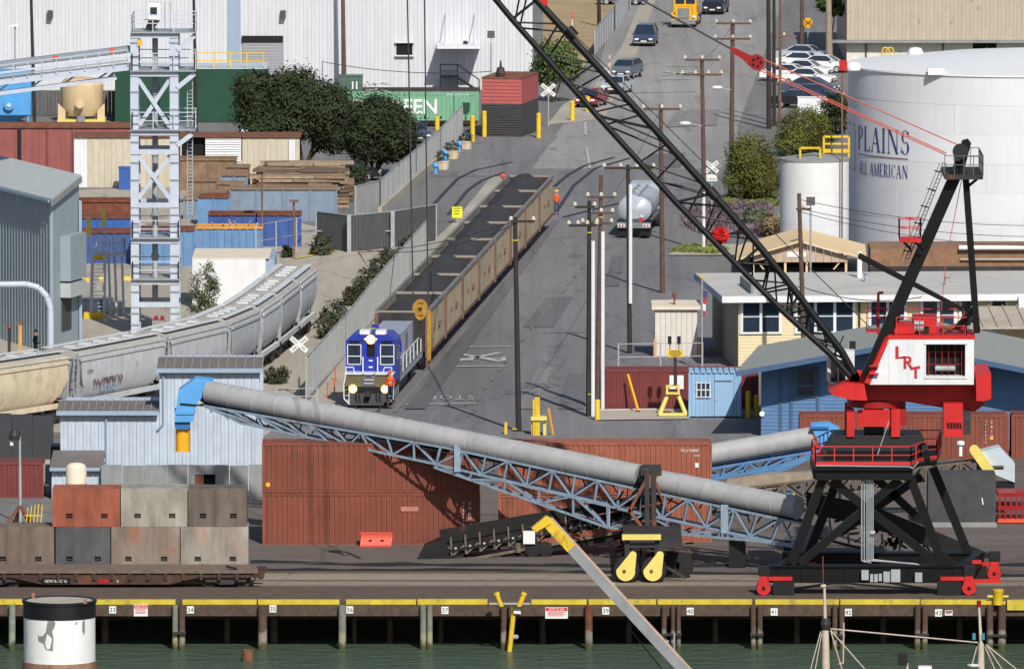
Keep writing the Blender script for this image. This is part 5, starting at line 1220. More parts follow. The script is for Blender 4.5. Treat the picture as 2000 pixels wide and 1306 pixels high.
# ================= left half: warehouse, yard, tower, blue building =================
def FB(px0,px1,pt,pb,dep):
    """upright box facing the camera: measured left, right, top, base"""
    Y=GY(pb); return X(px0,Y),X(px1,Y),Y,Y+dep,0.0,A(0,pt,Y).z
def panels(parent,name,mat,p,q,z0,z1,w_,dep=.05,gap=.015,th=.06,rib=.05,jit=.006):
    """row of upright sheets sharing one mesh, each an object, from p to q"""
    p,q=Vector((p[0],p[1],0)),Vector((q[0],q[1],0)); d=q-p; L=d.length; d.normalize(); n=max(1,round(L/w_)); w_=L/n; ang=math.atan2(d.y,d.x)
    b=B(); b.box(gap/2,w_-gap/2,0,th,0,z1-z0)
    if rib: b.add([(w_*.42,0,0),(w_*.46,-rib,0),(w_*.54,-rib,0),(w_*.58,0,0),(w_*.42,0,z1-z0),(w_*.46,-rib,z1-z0),(w_*.54,-rib,z1-z0),(w_*.58,0,z1-z0)],[(0,1,5,4),(1,2,6,5),(2,3,7,6),(4,5,6,7)])
    me=b.mesh(name); off=Vector(ORG.get(parent.name,(0,0,0))) if parent else Vector((0,0,0)); nrm=Vector((d.y,-d.x,0))
    for i in range(n):
        o=part(me,name,mat,parent); o.location=p+d*(i*w_)+Vector((0,0,z0))-off+nrm*random.uniform(-jit,jit); o.rotation_euler=(0,0,ang)
# ---- white warehouse
Yw=GY(176); t=thing('white_warehouse','huge white metal-clad warehouse filling the top left background','building',(X(480,Yw),Yw,0))
M('wh_panel',C(206,208,214),.6,var=.035,sc_=.4,streak=.14)
x0,x1=X(-80,Yw),X(1040,Yw)
b=B(); b.box(x0,x1,Yw+.1,Yw+40,0,14); part(b,'core','white_paint',t)
panels(t,'wall_panel','wh_panel',(x0,Yw),(X(445,Yw),Yw),0,14,.66,rib=.04)
panels(t,'wall_panel','wh_panel',(X(471,Yw),Yw),(x1,Yw),0,14,.66,rib=.04)
M('blue_grey',C(150,168,190),.6,var=.05,streak=.15)
b=B(); b.box(X(445,Yw),X(471,Yw),Yw-.04,Yw+.08,0,14); part(b,'trim_strip','blue_grey',t)
zd0,zd1=A(0,135,Yw).z,A(0,70,Yw).z
b=B(); b.box(X(474,Yw),X(554,Yw),Yw-.1,Yw-.062,0,zd1); dr=part(b,'roller_door','concrete_grey',t)
M('door_grey',C(158,160,166),.6,var=.05)
n=16
for i in range(n):
    z=(zd1-.55)*i/n; b=B(); b.box(X(476,Yw),X(552,Yw),Yw-.14,Yw-.101,z+.02,z+(zd1-.55)/n-.02); part(b,'door_slat','door_grey',dr)
b=B(); b.box(X(474,Yw),X(554,Yw),Yw-.3,Yw-.145,zd1-.5,zd1); part(b,'door_top_shade','black_steel',dr)  # black strip painting in the shade of the recess above the slats
for px in (98,553):
    p=A(px,28,Yw-.4); b=B(); b.ext([(p.x-.22,p.y-.3,p.z-.3),(p.x-.22,p.y+.36,p.z-.3),(p.x-.22,p.y+.36,p.z+.3),(p.x-.22,p.y-.05,p.z+.3)],(.44,0,0)); part(b,'wall_lamp','dark_steel',t)
b=B(); b.box(X(775,Yw),X(806,Yw),Yw-.1,Yw-.06,A(0,108,Yw).z,A(0,84,Yw).z); wn=part(b,'window','black',t)
for zz,hh in ((83,.1),(109,-.1)): b=B(); z=A(0,zz,Yw).z; b.box(X(772,Yw),X(809,Yw),Yw-.35,Yw-.101,z-.05,z+.05); part(b,'sill','white_paint',wn)
# canopy over the door, with stairs
xa,xb=X(854,Yw),X(939,Yw); zc=A(0,93,Yw-4).z
b=B(); b.box(xa,xb,Yw-4,Yw-.06,zc-.12,zc+.12); cn=part(b,'canopy','white_paint',t)
for px in (868,925): b=B(); b.bar((X(px,Yw),Yw-3.6,zc+.12),(X(px+2,Yw),Yw-.1,zc+2.6),.06); part(b,'canopy_stay','galv',cn)
b=B(); b.box(X(905,Yw),X(914,Yw),Yw-2,Yw-1.6,zc+.121,zc+.4); part(b,'vent_box','dark_steel',cn)
sd_=B(); z1=A(0,150,Yw-2).z; sd_.box(X(862,Yw),X(896,Yw),Yw-2.4,Yw-.07,z1-.1,z1); st=part(sd_,'stair_landing','black_steel',t)
b=B()
for px in (861,894):
    b.bar((X(px,Yw),Yw-2.4,0),(X(px,Yw),Yw-2.4,z1+1.05),.1)
b.bar((X(861,Yw),Yw-2.4,z1+1.05),(X(894,Yw),Yw-2.4,z1+1.05),.1); b.bar((X(861,Yw),Yw-2.4,z1+.5),(X(894,Yw),Yw-2.4,z1+.5),.07); b.bar((X(894,Yw),Yw-2.4,z1+1.05),(X(936,Yw),Yw-2.4,1.05),.1); b.bar((X(936,Yw),Yw-2.4,0),(X(936,Yw),Yw-2.4,1.05),.1)
part(b,'stair_railing','black_steel',st)
b=B(); b.bar((X(894,Yw),Yw-1.6,z1-.1),(X(936,Yw),Yw-1.6,0),1.4,.15); part(b,'stair_flight','black_steel',st)
# low dock wall
Yd_=GY(182); b=B(); b.box(X(640,Yd_),X(938,Yd_),Yd_,Yd_+.25,0,A(0,171,Yd_).z); solo(b,'dock_fence','dark_steel','low dark fence along the foot of the white warehouse','fence')
x0,x1,y0,y1,z0,z1=FB(664,710,143,176,1.5); M('utility_green',C(78,104,92),.6,var=.08)
t=thing('transformer_cabinet','grey-green transformer cabinet beside the pole against the white warehouse','cabinet',((x0+x1)/2,y0-3,0)); b=B(); b.box(x0,x1,y0-4,y1-4,0,z1); part(b,'housing','utility_green',t)
b=B(); b.box(x0-.05,x1+.05,y0-4.05,y1-3.95,z1,z1+.08); part(b,'lid','utility_green',t)
for f in (.55,.72): b=B(); b.box(x0+(x1-x0)*f,x0+(x1-x0)*f+.12,y0-4.03,y0-4.002,z1*.25,z1*.7); part(b,'door_mark','plate',t)
t=thing('scrap_heap','heap of pale scrap pallets right of the transformer cabinet','scrap',G(733,186)); 
for i in range(26):
    a=G(733+random.uniform(-17,17),186)+Vector((0,0,random.random()*1.0)); b=B(); b.bar(a,a+Vector((random.uniform(-.7,.7),random.uniform(-.3,.3),random.uniform(-.3,.4))),.12,.05); part(b,'slat','tarp' if i%2 else 'galv',t)
# ---- green container on a chassis
Yv=GY(248); xr=X(935,Yv); zb_=A(0,242,Yv).z; M('ev_green',C(122,174,142),.6,var=.06,streak=.2)
t=container('green_container','pale green container on an orange chassis behind the trees','x',0,1,Yv,0,1,'ev_green') if False else container('green_container','pale green container with big white letters on an orange chassis behind the trees',xr-12.19,xr,Yv,zb_+.25,A(0,183,Yv).z,'ev_green',pitch=.33)
text('EVERGREEN',1.62,'plate',face((-1.5,.0,.6)),'lettering',t,bold=.04,sx=1.0); text('EMCU 291175',.3,'plate',face((4.4,.0,2.0)),'lettering',t)
t=thing('container_chassis','orange trailer chassis under the pale green container','trailer',(xr-6,Yv,0))
M('chassis_orange',C(214,150,60),.6,var=.1)
for y in (.5,1.9): b=B(); b.box(xr-12,xr-.1,Yv+y-.1,Yv+y+.1,zb_-.05,zb_+.24); part(b,'rail','chassis_orange',t)
for x in (-11.8,-6,-.4): b=B(); b.box(xr+x,xr+x+.25,Yv+.02,Yv+2.4,zb_-.2,zb_-.051); part(b,'cross_member','chassis_orange',t)
for x in (-3.2,-4.4):
    for y in (.05,2.0): b=B(); b.lathe([(.25,0),(.5,.03),(.5,.28),(.25,.32)],(xr+x,Yv+y,.5),14,'y'); part(b,'wheel','rubber',t)
for x in (-9.5,): b=B(); b.box(xr+x,xr+x+.2,Yv+.4,Yv+.6,0,zb_-.2); part(b,'landing_leg','chassis_orange',t)
# ---- red slatted housing on a dark base
x0,x1,y0,y1,z0,z1=FB(940,1020,154,268,7.0); zmid=A(0,203,y0).z
t=thing('equipment_housing','red slatted equipment housing on a dark base beside the yellow bollards','kiosk',((x0+x1)/2,y0,0))
M('brick_red',C(172,88,86),.7,var=.08,streak=.25)
b=B(); b.box(x0,x1,y0,y1,0,zmid); bs=part(b,'base','bin_grey',t)
for i in range(14): b=B(); z=zmid*i/14; b.box(x0,x1,y0-.06,y0-.002,z+.03,z+zmid/14-.03); part(b,'base_slat','bin_grey',bs)
b=B(); b.box(x0+.05,x1-.02,y0+.05,y1,zmid,z1); part(b,'upper','brick_red',t)
for i in range(7): b=B(); z=zmid+(z1-zmid)*i/7; b.ext([(x0+.03,y0-.03,z),(x0+.03,y0+.048,z),(x0+.03,y0+.048,z+(z1-zmid)/7),(x0+.03,y0+.02,z+(z1-zmid)/7)],(x1-x0-.06,0,0)); part(b,'louvre','brick_red',t)
b=B(); b.box(x0-.02,x1+.02,y0-.05,y1,z1,z1+.1); part(b,'roof','rusty',t)
b=B(); b.lathe([(.35,0),(.4,.3),(.3,.7),(.1,.8),(.06,1.3)],(X(974,y0),y0+.8,z1+.1),12); part(b,'roof_ventilator','dark_steel',t); t.rotation_euler=(0,0,R(-11))
# ---- dark green screen wall and fence
x0,x1,y0,y1,z0,z1=FB(226,522,135,240,6); M('dark_green',C(34,72,56),.8,var=.12,sc_=.5)
t=thing('green_shed','long dark green shed with yellow roof railing behind the grey tower','shed',((x0+x1)/2,y0,0))
b=B(); b.box(x0,x1,y0,y1,0,z1); part(b,'wall','dark_green',t)
b=B(); b.box(x0-.05,x1+.05,y0-.05,y1,z1,z1+.08); part(b,'roof','grey_white',t)
b=B(); 
for xx in range(5):
    x=X(387,y0)+(X(516,y0)-X(387,y0))*xx/4; b.bar((x,y0+.2,z1),(x,y0+.2,z1+1.3),.09)
for z in (.65,1.3): b.bar((X(387,y0),y0+.2,z1+z),(X(516,y0),y0+.2,z1+z),.08)
part(b,'roof_railing','yellow',t)
Yn=GY(228); t=thing('slat_fence','dark grey slat fence behind the tan bin','fence',(X(160,Yn),Yn,0)); M('slat_dark',C(88,88,88),.8,var=.15)
panels(t,'slat','slat_dark',(X(-60,Yn),Yn),(X(255,Yn),Yn),0,A(0,178,Yn).z,.3,rib=0,gap=.04)
# ---- blue machine and tan bin
x0,x1,y0,y1,z0,z1=FB(-40,64,136,243,3); y0-=2; y1-=2; M('mach_blue',C(84,156,214),.5,var=.08)
t=thing('blue_dust_collector','bright blue machine housing at the left edge','machine',((x0+x1)/2,y0,0))
b=B(); b.box(x0,x1,y0,y1,.9,z1); part(b,'housing','mach_blue',t)
b=B(); b.add([(x0,y0,.9),(x1,y0,.9),(x1,y1,.9),(x0,y1,.9),(x0+1.4,y0+1,.25),(x1-1.4,y0+1,.25),(x1-1.4,y1-1,.25),(x0+1.4,y1-1,.25)],[(4,5,6,7),(0,1,5,4),(1,2,6,5),(2,3,7,6),(3,0,4,7)]); part(b,'hopper_bottom','mach_blue',t)
b=B(); p=A(18,205,y0); b.lathe([(.42,-.4),(.42,0)],(p.x,y0,p.z),16,'y'); part(b,'motor','mach_blue',t)
b=B(); b.lathe([(.18,-.5),(.18,-.4)],(p.x,y0,p.z),12,'y'); part(b,'motor_cap','grey_white',t)
for x in (x0+.2,x1-.3):
    b=B(); b.box(x,x+.15,y0+.1,y0+.25,0,.95); part(b,'leg','mach_blue',t)
p=G(160,238); M('tan_paint',C(214,188,150),.55,var=.06,streak=.2)
t=thing('tan_bin','tan conical storage bin on a low frame beside the blue machine','bin',p)
z2=A(0,150,p.y).z; b=B(); b.lathe([(1.3,.55),(1.75,1.3),(1.75,z2-.6),(1.4,z2-.15),(.3,z2)],p,28); b.sm=35; part(b,'shell','tan_paint',t)
b=B(); b.lathe([(.36,-2.1),(.36,-1.7)],(p.x-.1,p.y,1.55),16,'y'); part(b,'manhole','tan_paint',t)
b=B(); b.lathe([(.3,0),(.3,.12)],(p.x-.1,p.y-2.16,1.55),16,'y'); part(b,'manhole_cover','tan_paint',t)
b=B(); b.box(p.x-.3,p.x+.3,p.y-2.2,p.y-1.5,.1,.6); part(b,'outlet_box','concrete_grey',t)
for sx in (-1,1): b=B(); b.ext([(p.x+sx*1.9,p.y-1.2,0),(p.x+sx*1.9,p.y-1.2,1.6),(p.x+sx*1.3,p.y-1.2,1.0),(p.x+sx*1.3,p.y-1.2,0)],(0,.3,0)); part(b,'support_plate','tan_paint',t)
b=B(); b.box(p.x-1.95,p.x+1.95,p.y-1.6,p.y+1.5,0.02,.28); part(b,'base_frame','pale_yellow',t)
# ---- maroon boxcar building and beige shed
x0,x1,y0,y1,z0,z1=FB(-60,258,250,338,3); M('boxcar_red',C(146,86,80),.75,var=.09,streak=.3,rust=.12)
t=thing('old_boxcar','faded red boxcar with rusty roof behind the beige shed','boxcar',((x0+x1)/2,y0,0))
panels(t,'side_panel','boxcar_red',(x0,y0),(x1,y0),0,z1,1.9,rib=.03); b=B(); b.box(x0,x1,y0+.08,y1,0,z1); part(b,'body','boxcar_red',t)
b=B(); b.ext([(x0,y0-.15,z1),(x0,y1,z1),(x0,(y0+y1)/2,z1+.35)],(x1-x0,0,0)); part(b,'roof','rusty',t)
b=B(); b.box(X(36,y0),X(43,y0),y0-.12,y0-.02,0,z1); part(b,'ladder_post','black_steel',t)
for px in (92,142): b=B(); b.box(X(px,y0),X(px,y0)+.08,y0-.1,y0-.02,0,z1); part(b,'door_rail','cont_maroon',t)
x0,x1,y0,y1,z0,z1=FB(146,586,268,366,5); M('beige_sheet',C(196,188,168),.7,var=.06,streak=.28,rust=.05)
t=thing('beige_shed','long beige sheet-metal shed with dark bay and white louvre door','shed',((x0+x1)/2,y0,0))
panels(t,'wall_panel','white_paint',(x0,y0),(X(172,y0),y0),0,z1,.9,rib=.03)
panels(t,'wall_panel','beige_sheet',(X(172,y0),y0),(X(356,y0),y0),0,z1,.9,rib=.03); panels(t,'wall_panel','beige_sheet',(X(474,y0),y0),(x1,y0),0,z1,.9,rib=.03)
b=B(); b.box(x0,x1,y0+.5,y1,0,z1); part(b,'core','black',t)
zl=A(0,315,y0).z
for i in range(10):
    z=zl+(z1-zl)*i/10; b=B(); b.ext([(X(402,y0),y0-.06,z),(X(402,y0),y0+.05,z+(z1-zl)/10)]+[(X(402,y0),y0+.08,z+(z1-zl)/10),(X(402,y0),y0+.0,z)],(X(472,y0)-X(402,y0),0,0)); part(b,'louvre_slat','white_paint',t)
b=B(); b.box(X(356,y0),X(474,y0),y0,y0+.3,0,zl-.02); part(b,'lower_wall','beige_sheet',t)
b=B(); b.ext([(x0-.1,y0-.2,z1),(x0-.1,y1-1,z1+.02),(x0-.1,y1-1,z1+.1),(x0-.1,y0-.2,z1+.08)],(x1-x0+.2,0,0)); part(b,'roof','rusty',t)
b=B(); b.box(X(565,y0),X(577,y0),y0-.09,y0-.06,0,z1-.2); part(b,'door','white_paint',t)
x0,x1,y0,y1,z0,z1=FB(234,256,327,369,.9); M('bin_blue',C(50,92,160),.6,var=.08)
t=thing('blue_cabinet','small blue cabinet against the beige shed wall','cabinet',((x0+x1)/2,y0-1,0)); b=B(); b.box(x0,x1,y0-1,y1-1,0,z1); part(b,'body','bin_blue',t); b=B(); b.box(x0-.04,x1+.04,y0-1.04,y1-.96,z1,z1+.1); part(b,'lid','bin_blue',t)
# ---- roll-off bins and stacked rusty trays
M('timber_a',C(138,116,96),.9,var=.2,sc_=2); M('timber_b',C(106,88,74),.9,var=.2,sc_=2); M('timber_c',C(156,136,114),.9,var=.2,sc_=2)
M('rust_orange',C(130,108,88),.85,var=.2,sc_=1.5,rust=.35); M('rim_rust',C(112,66,50),.85,var=.25,sc_=2)
M('steel_blue',C(122,138,158),.6,var=.1,streak=.35,rust=.12); M('bin_bright',C(60,88,150),.6,var=.12,streak=.35,rust=.12); M('bin_light',C(100,136,176),.6,var=.1,streak=.3,rust=.1)
def rolloff(px0,px1,pt,pb,dep,mat,rim,label,ribs=.55,name='rolloff_bin',cat_='bin',shift=0,z0=0.0):
    x0,x1,y0,y1,_,z1=FB(px0,px1,pt,pb,dep); y0+=shift; y1+=shift
    t=thing(name,label,cat_,((x0+x1)/2,y0,z0))
    b=B(); hblock(b,x0,x1,y0,y0+.08,z0,z1,[]); part(b,'front_wall',mat,t)
    b=B(); b.box(x0,x1,y1-.08,y1,z0,z1); part(b,'back_wall',mat,t)
    for x in (x0,x1-.08): b=B(); b.box(x,x+.08,y0+.081,y1-.081,z0,z1-.002); part(b,'end_wall',mat,t)
    b=B(); b.box(x0+.081,x1-.081,y0+.081,y1-.081,z0,z0+.15); part(b,'floor','rim_rust',t)
    n=max(2,int((x1-x0)/ribs))
    for i in range(n+1):
        x=x0+(x1-x0)*i/n; b=B(); b.box(x-.05,x+.05,y0-.09,y0-.002,z0,z1-.1); part(b,'rib',mat,t)
    for a in ((x0-.06,x1+.06,y0-.12,y0+.1),(x0-.06,x1+.06,y1-.1,y1+.06)): b=B(); b.box(a[0],a[1],a[2],a[3],z1-.1,z1+.06); part(b,'top_rail',rim,t)
    return t,(x0,x1,y0,y1,z1)
rolloff(352,462,311,372,2.5,'rust_orange','rust_orange','tall plain rust orange bin beside the tower behind the blue bins',3)
for a,c,pt,pb,l in ()+((500,692,316,392,'rearmost of the stacked rusty trays, below the trees'),(492,690,329,397,'second of the stacked rusty trays from the back'),(486,682,342,405,'third of the stacked rusty trays from the back')):
    x0,x1,y0,y1,_,z1=FB(a,c,pt,pb,2.0); t=thing('timber_stack',l.replace('rusty trays','brown timber piles'),'timber',((x0+x1)/2,y0,0),0,'piles of old timber'); rr=random.Random(pt); n=9
    for i in range(n):
        for k_ in range(3):
            z=z1*i/n; xa=x0+rr.uniform(0,.9)*(i>n-4); xb=x1-rr.uniform(0,1.3)*(i>n-5); y=y0+k_*.66+rr.uniform(-.12,.12); cut=xa+(xb-xa)*rr.uniform(.3,.7)
            for (ua,ub) in ((xa,cut-.03),(cut+.03,xb)):
                b=B(); dz=rr.uniform(-.05,.05); b.ext([(ua,y,z),(ua,y+.6,z),(ua,y+.6,z+z1/n*.8),(ua,y,z+z1/n*.8)],(ub-ua,rr.uniform(-.1,.1),dz)); part(b,'beam',rr.choice(['timber_a','timber_b','timber_c']),t)
rolloff(450,658,368,432,2.6,'steel_blue','rust_orange','large weathered grey-blue bin with rust rim in front of the rusty trays',1.6)
for i,(a,c,pt,pb) in enumerate(((440,488,325,400),(432,484,341,404),(426,476,358,412),(404,452,374,425),(366,424,352,398),(360,398,388,428))):
    rolloff(a,c,pt,pb,1.6,'steel_blue' if i%2 else 'rust_orange','rust_orange',['small rusty tray highest at left end of the tray rows','small blue-grey tray second at left end of the tray rows','small rusty tray third at left end of the tray rows','small blue-grey tray lowest at left end of the tray rows','grey rusty tray against the tall orange bin','short blue-grey tray beside the tower below the orange bin'][i],.9,'rusty_tray','tray')
rolloff(388,448,384,440,2.2,'bin_light','rim_rust','medium blue bin with dark opening left of the large weathered bin',.8)
rolloff(408,588,418,482,2.3,'bin_bright','rim_rust','bright royal blue bin with rust rim behind the chain link fence',.75)
t,q=rolloff(384,512,444,490,2.4,'bin_light','chassis_orange','light blue bin full of scrap wood nearest the white trailer',.5)
for i in range(16):
    a=Vector((random.uniform(q[0]+1.2,q[1]-.8),random.uniform(q[2]+.4,q[3]-.4),q[4]-.35)); b=B(); b.bar(a,a+Vector((random.uniform(-.8,.8),random.uniform(-.4,.4),random.uniform(.1,.9))),.12,.06); o=part(b,'scrap_board','wood_edge',t)
b=B(); b.box(q[0]+.1,q[1]-.1,q[2]+.12,q[3]-.12,.2,q[4]-.35); part(b,'scrap_fill','rusty',t)
rolloff(150,262,392,440,2.4,'rim_rust','rim_rust','long dark rust bin behind the stair platform',1.2)
rolloff(158,258,424,482,2.4,'bin_blue','rim_rust','dark blue bin with rust rim left of the tower',.6)
rolloff(150,260,452,515,2.4,'bin_bright','rim_rust','royal blue bin nearest the stair platform left of the tower',.6)
rolloff(262,380,448,520,2.4,'bin_light','rim_rust','faded blue bin seen through the tower legs',.7)
# ---- white trailer
Yt=GY(602); x0,x1=X(376,Yt),X(519,Yt); z1=A(0,505,Yt).z; dp=7.5
t=thing('white_trailer','plain white box trailer with cream roof behind the grey hopper cars','trailer',((x0+x1)/2,Yt,0))
b=B(); b.box(x0,x1,Yt,Yt+dp,.0,z1); part(b,'body','white_paint',t)
M('cream_roof',C(222,210,190),.7,var=.06)
b=B(); b.box(x0-.02,x1+.25,Yt-.02,Yt+dp,z1,z1+.05); part(b,'roof','cream_roof',t)
b=B(); b.box(x1+.001,x1+.6,Yt+.2,Yt+dp-.5,z1-.9,z1-.06); part(b,'side_awning','blue_grey',t)
# ---- grey tower
Yo=GY(655); dy=3.2
def w2(px,py,o=0): return A(px,py,Yo+o)
t=thing('conveyor_tower','tall pale grey steel conveyor tower with platforms and X bracing','tower',G(305,655)); T2=t
M('gallery_grey',C(140,148,158),.5,var=.08)
def leg(px0,px1,o,pt):
    b=B(); a,c=w2(px0,0).x,w2(px1,0).x; b.box(a,c,Yo+o,Yo+o+.35,0,w2(0,pt).z); part(b,'leg','grey_steel',t)
leg(254,270,0,72); leg(331,348,0,72); leg(258,270,dy,68); leg(336,348,dy,68)
levels=[65,140,255,292,396,466,546,590]
for py in levels:
    z=w2(0,py).z
    for o in (-.02,dy+.05): b=B(); b.box(w2(254,0).x+.01,w2(348,0).x-.01,Yo+o-.05,Yo+o+.25,z-.32,z); part(b,'beam','grey_steel',t)
    for px in (262,340): b=B(); b.box(w2(px,0).x-.12,w2(px,0).x+.12,Yo+.36,Yo+dy-.01,z-.3,z-.02); part(b,'side_beam','grey_steel',t)
for py in (65,140,255,466,546):
    z=w2(0,py).z; xr_=382 if py<300 else 350
    b=B(); b.box(w2(256,0).x,w2(xr_,0).x,Yo-.35,Yo+dy+.3,z+.01,z+.08); fl=part(b,'platform','galv',t)
    b=B(); P=[(w2(258,0).x,Yo-.3),(w2(xr_-2,0).x,Yo-.3),(w2(xr_-2,0).x,Yo+dy+.2),(w2(258,0).x,Yo+dy+.2)]
    for (xa,ya),(xb,yb) in zip(P,P[1:]+P[:1]):
        n=max(1,round(math.dist((xa,ya),(xb,yb))/1.2))
        for i in range(n+1): u=i/n; b.bar((xa+(xb-xa)*u,ya+(yb-ya)*u,z+.08),(xa+(xb-xa)*u,ya+(yb-ya)*u,z+1.2),.06)
        for hh in (.65,1.2): b.bar((xa,ya,z+hh),(xb,yb,z+hh),.055)
    part(b,'railing','grey_steel',t)
for a,c in (((270,155),(332,248)),((332,155),(270,248)),((270,304),(332,388)),((332,304),(270,388))):
    for o in (.1,dy+.1): b=B(); b.bar(w2(*a,o+(.14 if a[0]>300 else 0)),w2(*c,o+(.14 if a[0]>300 else 0)),.26,.12,(0,1,0)); part(b,'cross_brace','grey_steel',t)
for a,c in (((346,98),(380,70)),((346,172),(380,144)),((346,284),(375,262))): b=B(); b.bar(w2(*a),w2(*c),.3,.14,(0,1,0)); part(b,'knee_brace','grey_steel',t)
for px0,px1 in ((253,271),(330,349)):
    for py in (84,112,180,214,278,318,352,420,442,500,520,570,612,634):
        b=B(); z=w2(0,py).z; b.box(w2(px0,0).x,w2(px1,0).x,Yo-.05,Yo+.4,z-.05,z+.05); part(b,'splice_plate','gallery_grey',t)
b=B(); b.tube(w2(303,598,1.6),w2(303,72,1.6),.19,12); part(b,'spout_pipe','galv',t)
for py in (180,300,420,500): b=B(); b.tube(w2(303,py+4,1.6),w2(303,py-4,1.6),.26,12); part(b,'pipe_flange','galv',t)
b=B(); b.box(w2(290,0).x,w2(313,0).x,Yo+.8,Yo+2.2,w2(0,40).z,w2(0,8).z); part(b,'head_box','lamp_white',t)
b=B(); b.box(w2(293,0).x,w2(306,0).x,Yo+.7,Yo+.79,w2(0,30).z,w2(0,16).z); part(b,'head_window','glass',t)
b=B(); b.add([w2(290,40,.8),w2(313,40,.8),w2(313,40,2.2),w2(290,40,2.2),w2(284,56,1.2),w2(298,60,1.2),w2(298,60,1.8),w2(284,56,1.8)],[(7,6,5,4),(0,1,2,3),(4,5,1,0),(5,6,2,1),(6,7,3,2),(7,4,0,3)]); part(b,'head_chute','dark_steel',t)
for px in (322,333): b=B(); b.bar(w2(px,60,1),w2(px,4,1),.07); part(b,'lightning_rod','galv',t)
b=B(); b.bar(w2(366,140,1),w2(366,420,1),.06); b.bar(w2(376,140,1),w2(376,420,1),.06)
for i in range(40): py=142+i*7; b.bar(w2(366,py,1),w2(376,py,1),.045)
part(b,'ladder','galv',t)
b=B(); b.box(w2(268,0).x,w2(276,0).x,Yo-.1,Yo+.3,w2(0,90).z,w2(0,78).z); part(b,'warning_box','orange_yellow',t)
b=B(); b.box(w2(296,0).x,w2(321,0).x,Yo-.6,Yo+.4,.3,w2(0,624).z); mb=part(b,'motor_box','concrete_grey',t)
for px in (300,312): b=B(); b.box(w2(px,0).x,w2(px+7,0).x,Yo-.55,Yo-.2,w2(0,624).z+.001,w2(0,616).z); part(b,'motor_cap','red_dark',mb)
# gallery conveyor arriving from the left
g=thing('gallery_conveyor','grey inclined conveyor gallery running from the tower out of frame at left','conveyor',w2(120,190))
def gal(a,c,w_,h_,nm,mat='grey_steel',o=1.2): b=B(); b.bar(w2(*a,o),w2(*c,o),w_,h_); part(b,nm,mat,g)
M('gallery_grey',C(140,148,158),.5,var=.08)
gal((254,96),(-60,134),1.1,.42,'belt_housing','gallery_grey'); gal((254,130),(-60,166),1.5,.4,'walkway_beam'); gal((228,152),(-60,190),.6,.24,'bottom_beam'); gal((250,112),(-60,150),.1,.14,'conduit','grey_steel',.3); gal((250,118),(-60,157),.1,.12,'conduit','galv',.3)
b=B()
for i in range(11):
    px=250-i*28; py=128+i*3.4; b.bar(w2(px,py,.35),w2(px,py-30,.35),.06)
b.bar(w2(250,97,.35),w2(-40,133,.35),.06); b.bar(w2(250,113,.35),w2(-40,149,.35),.05); part(b,'handrail','grey_steel',g)
for i,px in enumerate((215,150,85,20)): gal((px,134+(250-px)*.115),(px-24,150+(250-px)*.13),.12,.12,'strut')
gal((225,140),(208,156),.2,.2,'end_knee')
for px in (107,219): b=B(); y=96+(254-px)*.121; b.box(w2(px-5,0).x,w2(px+5,0).x,Yo+.6,Yo+.65,w2(0,y+4).z,w2(0,y-4).z); part(b,'warning_plate','plastic_red',g)
# ---- grey monopitch building at left
M('sheet_grey',C(146,159,166),.6,var=.05,sc_=.5,streak=.15)
E1=A(100,390,725); E1b=Vector((E1.x,E1.y,0)); E0=G(0,365,E1.z); dl=(E0-E1); E0=E1+dl*1.7; R1=A(154,346,730.5); R0=R1+dl*1.7
t=thing('grey_metal_building','grey ribbed metal building with sloping roof at left edge','building',E1b)
b=B(); b.wall((E0.x,E0.y),(E1.x,E1.y),0,E1.z,.62,.09,.1); part(b,'long_wall','sheet_grey',t)
b=B(); b.add([(E1.x,E1.y,0),(R1.x,R1.y,0),(R1.x,R1.y,R1.z),(E1.x,E1.y,E1.z),(E0.x,E0.y,0),(R0.x,R0.y,0),(R0.x,R0.y,R0.z),(E0.x,E0.y,E0.z)],[(0,1,2,3),(5,4,7,6),(1,5,6,2)]); part(b,'end_wall','sheet_grey',t)
up=Vector((0,0,.18)); ov=(E1-R1)*.07; oe=-dl.normalized()*.5; M('roof_pale',C(176,182,182),.6,var=.06,streak=.12)
b=B(); P=[E0+ov,E1+ov+oe,R1+oe,R0]; b.add(P+[p+up for p in P],[(0,1,2,3)[::-1],(4,5,6,7),(0,1,5,4),(1,2,6,5),(2,3,7,6),(3,0,4,7)]); part(b,'roof','roof_pale',t)
b=B(); b.bar(E1+ov+oe+Vector((0,0,-.1)),R1+oe+Vector((0,0,-.1)),.1,.4); part(b,'barge_board','concrete_grey',t)
b=B(); b.bar(E0+ov,E1+ov,.18,.18); part(b,'gutter','blue_grey',t)
def ew(f,z,o=0.0): 
    n=Vector((R1.y-E1.y,-(R1.x-E1.x),0)).normalized(); p=E1b.lerp(Vector((R1.x,R1.y,0)),f)+n*o; return Vector((p.x,p.y,z))
for f,pt,pb,nm,mt in ((.5,460,548,'door_hood','sheet_grey'),(.5,552,580,'awning','roof_pale')):
    z1_,z0_=A(0,pt,727).z,A(0,pb,727).z
    b=B(); a,c=ew(.3,z0_,.02),ew(.88,z0_,.02); n=(ew(.5,0,1)-ew(.5,0,0)); b.ext([a,c,c+Vector((0,0,z1_-z0_)),a+Vector((0,0,z1_-z0_))],n*.7); part(b,nm,mt,t)
z0_,z1_=A(0,610,727).z,A(0,558,727).z; b=B(); a,c=ew(.35,z0_-1.2,.02),ew(.68,z0_-1.2,.02); b.ext([a,c,c+Vector((0,0,z1_-z0_+1)),a+Vector((0,0,z1_-z0_+1))],(ew(.5,0,1)-ew(.5,0,0))*.05); part(b,'door','bin_grey',t)
b=B(); b.bar(ew(.97,0,.15),ew(.97,E1.z*.95,.15),.18); part(b,'downpipe','blue_grey',t)
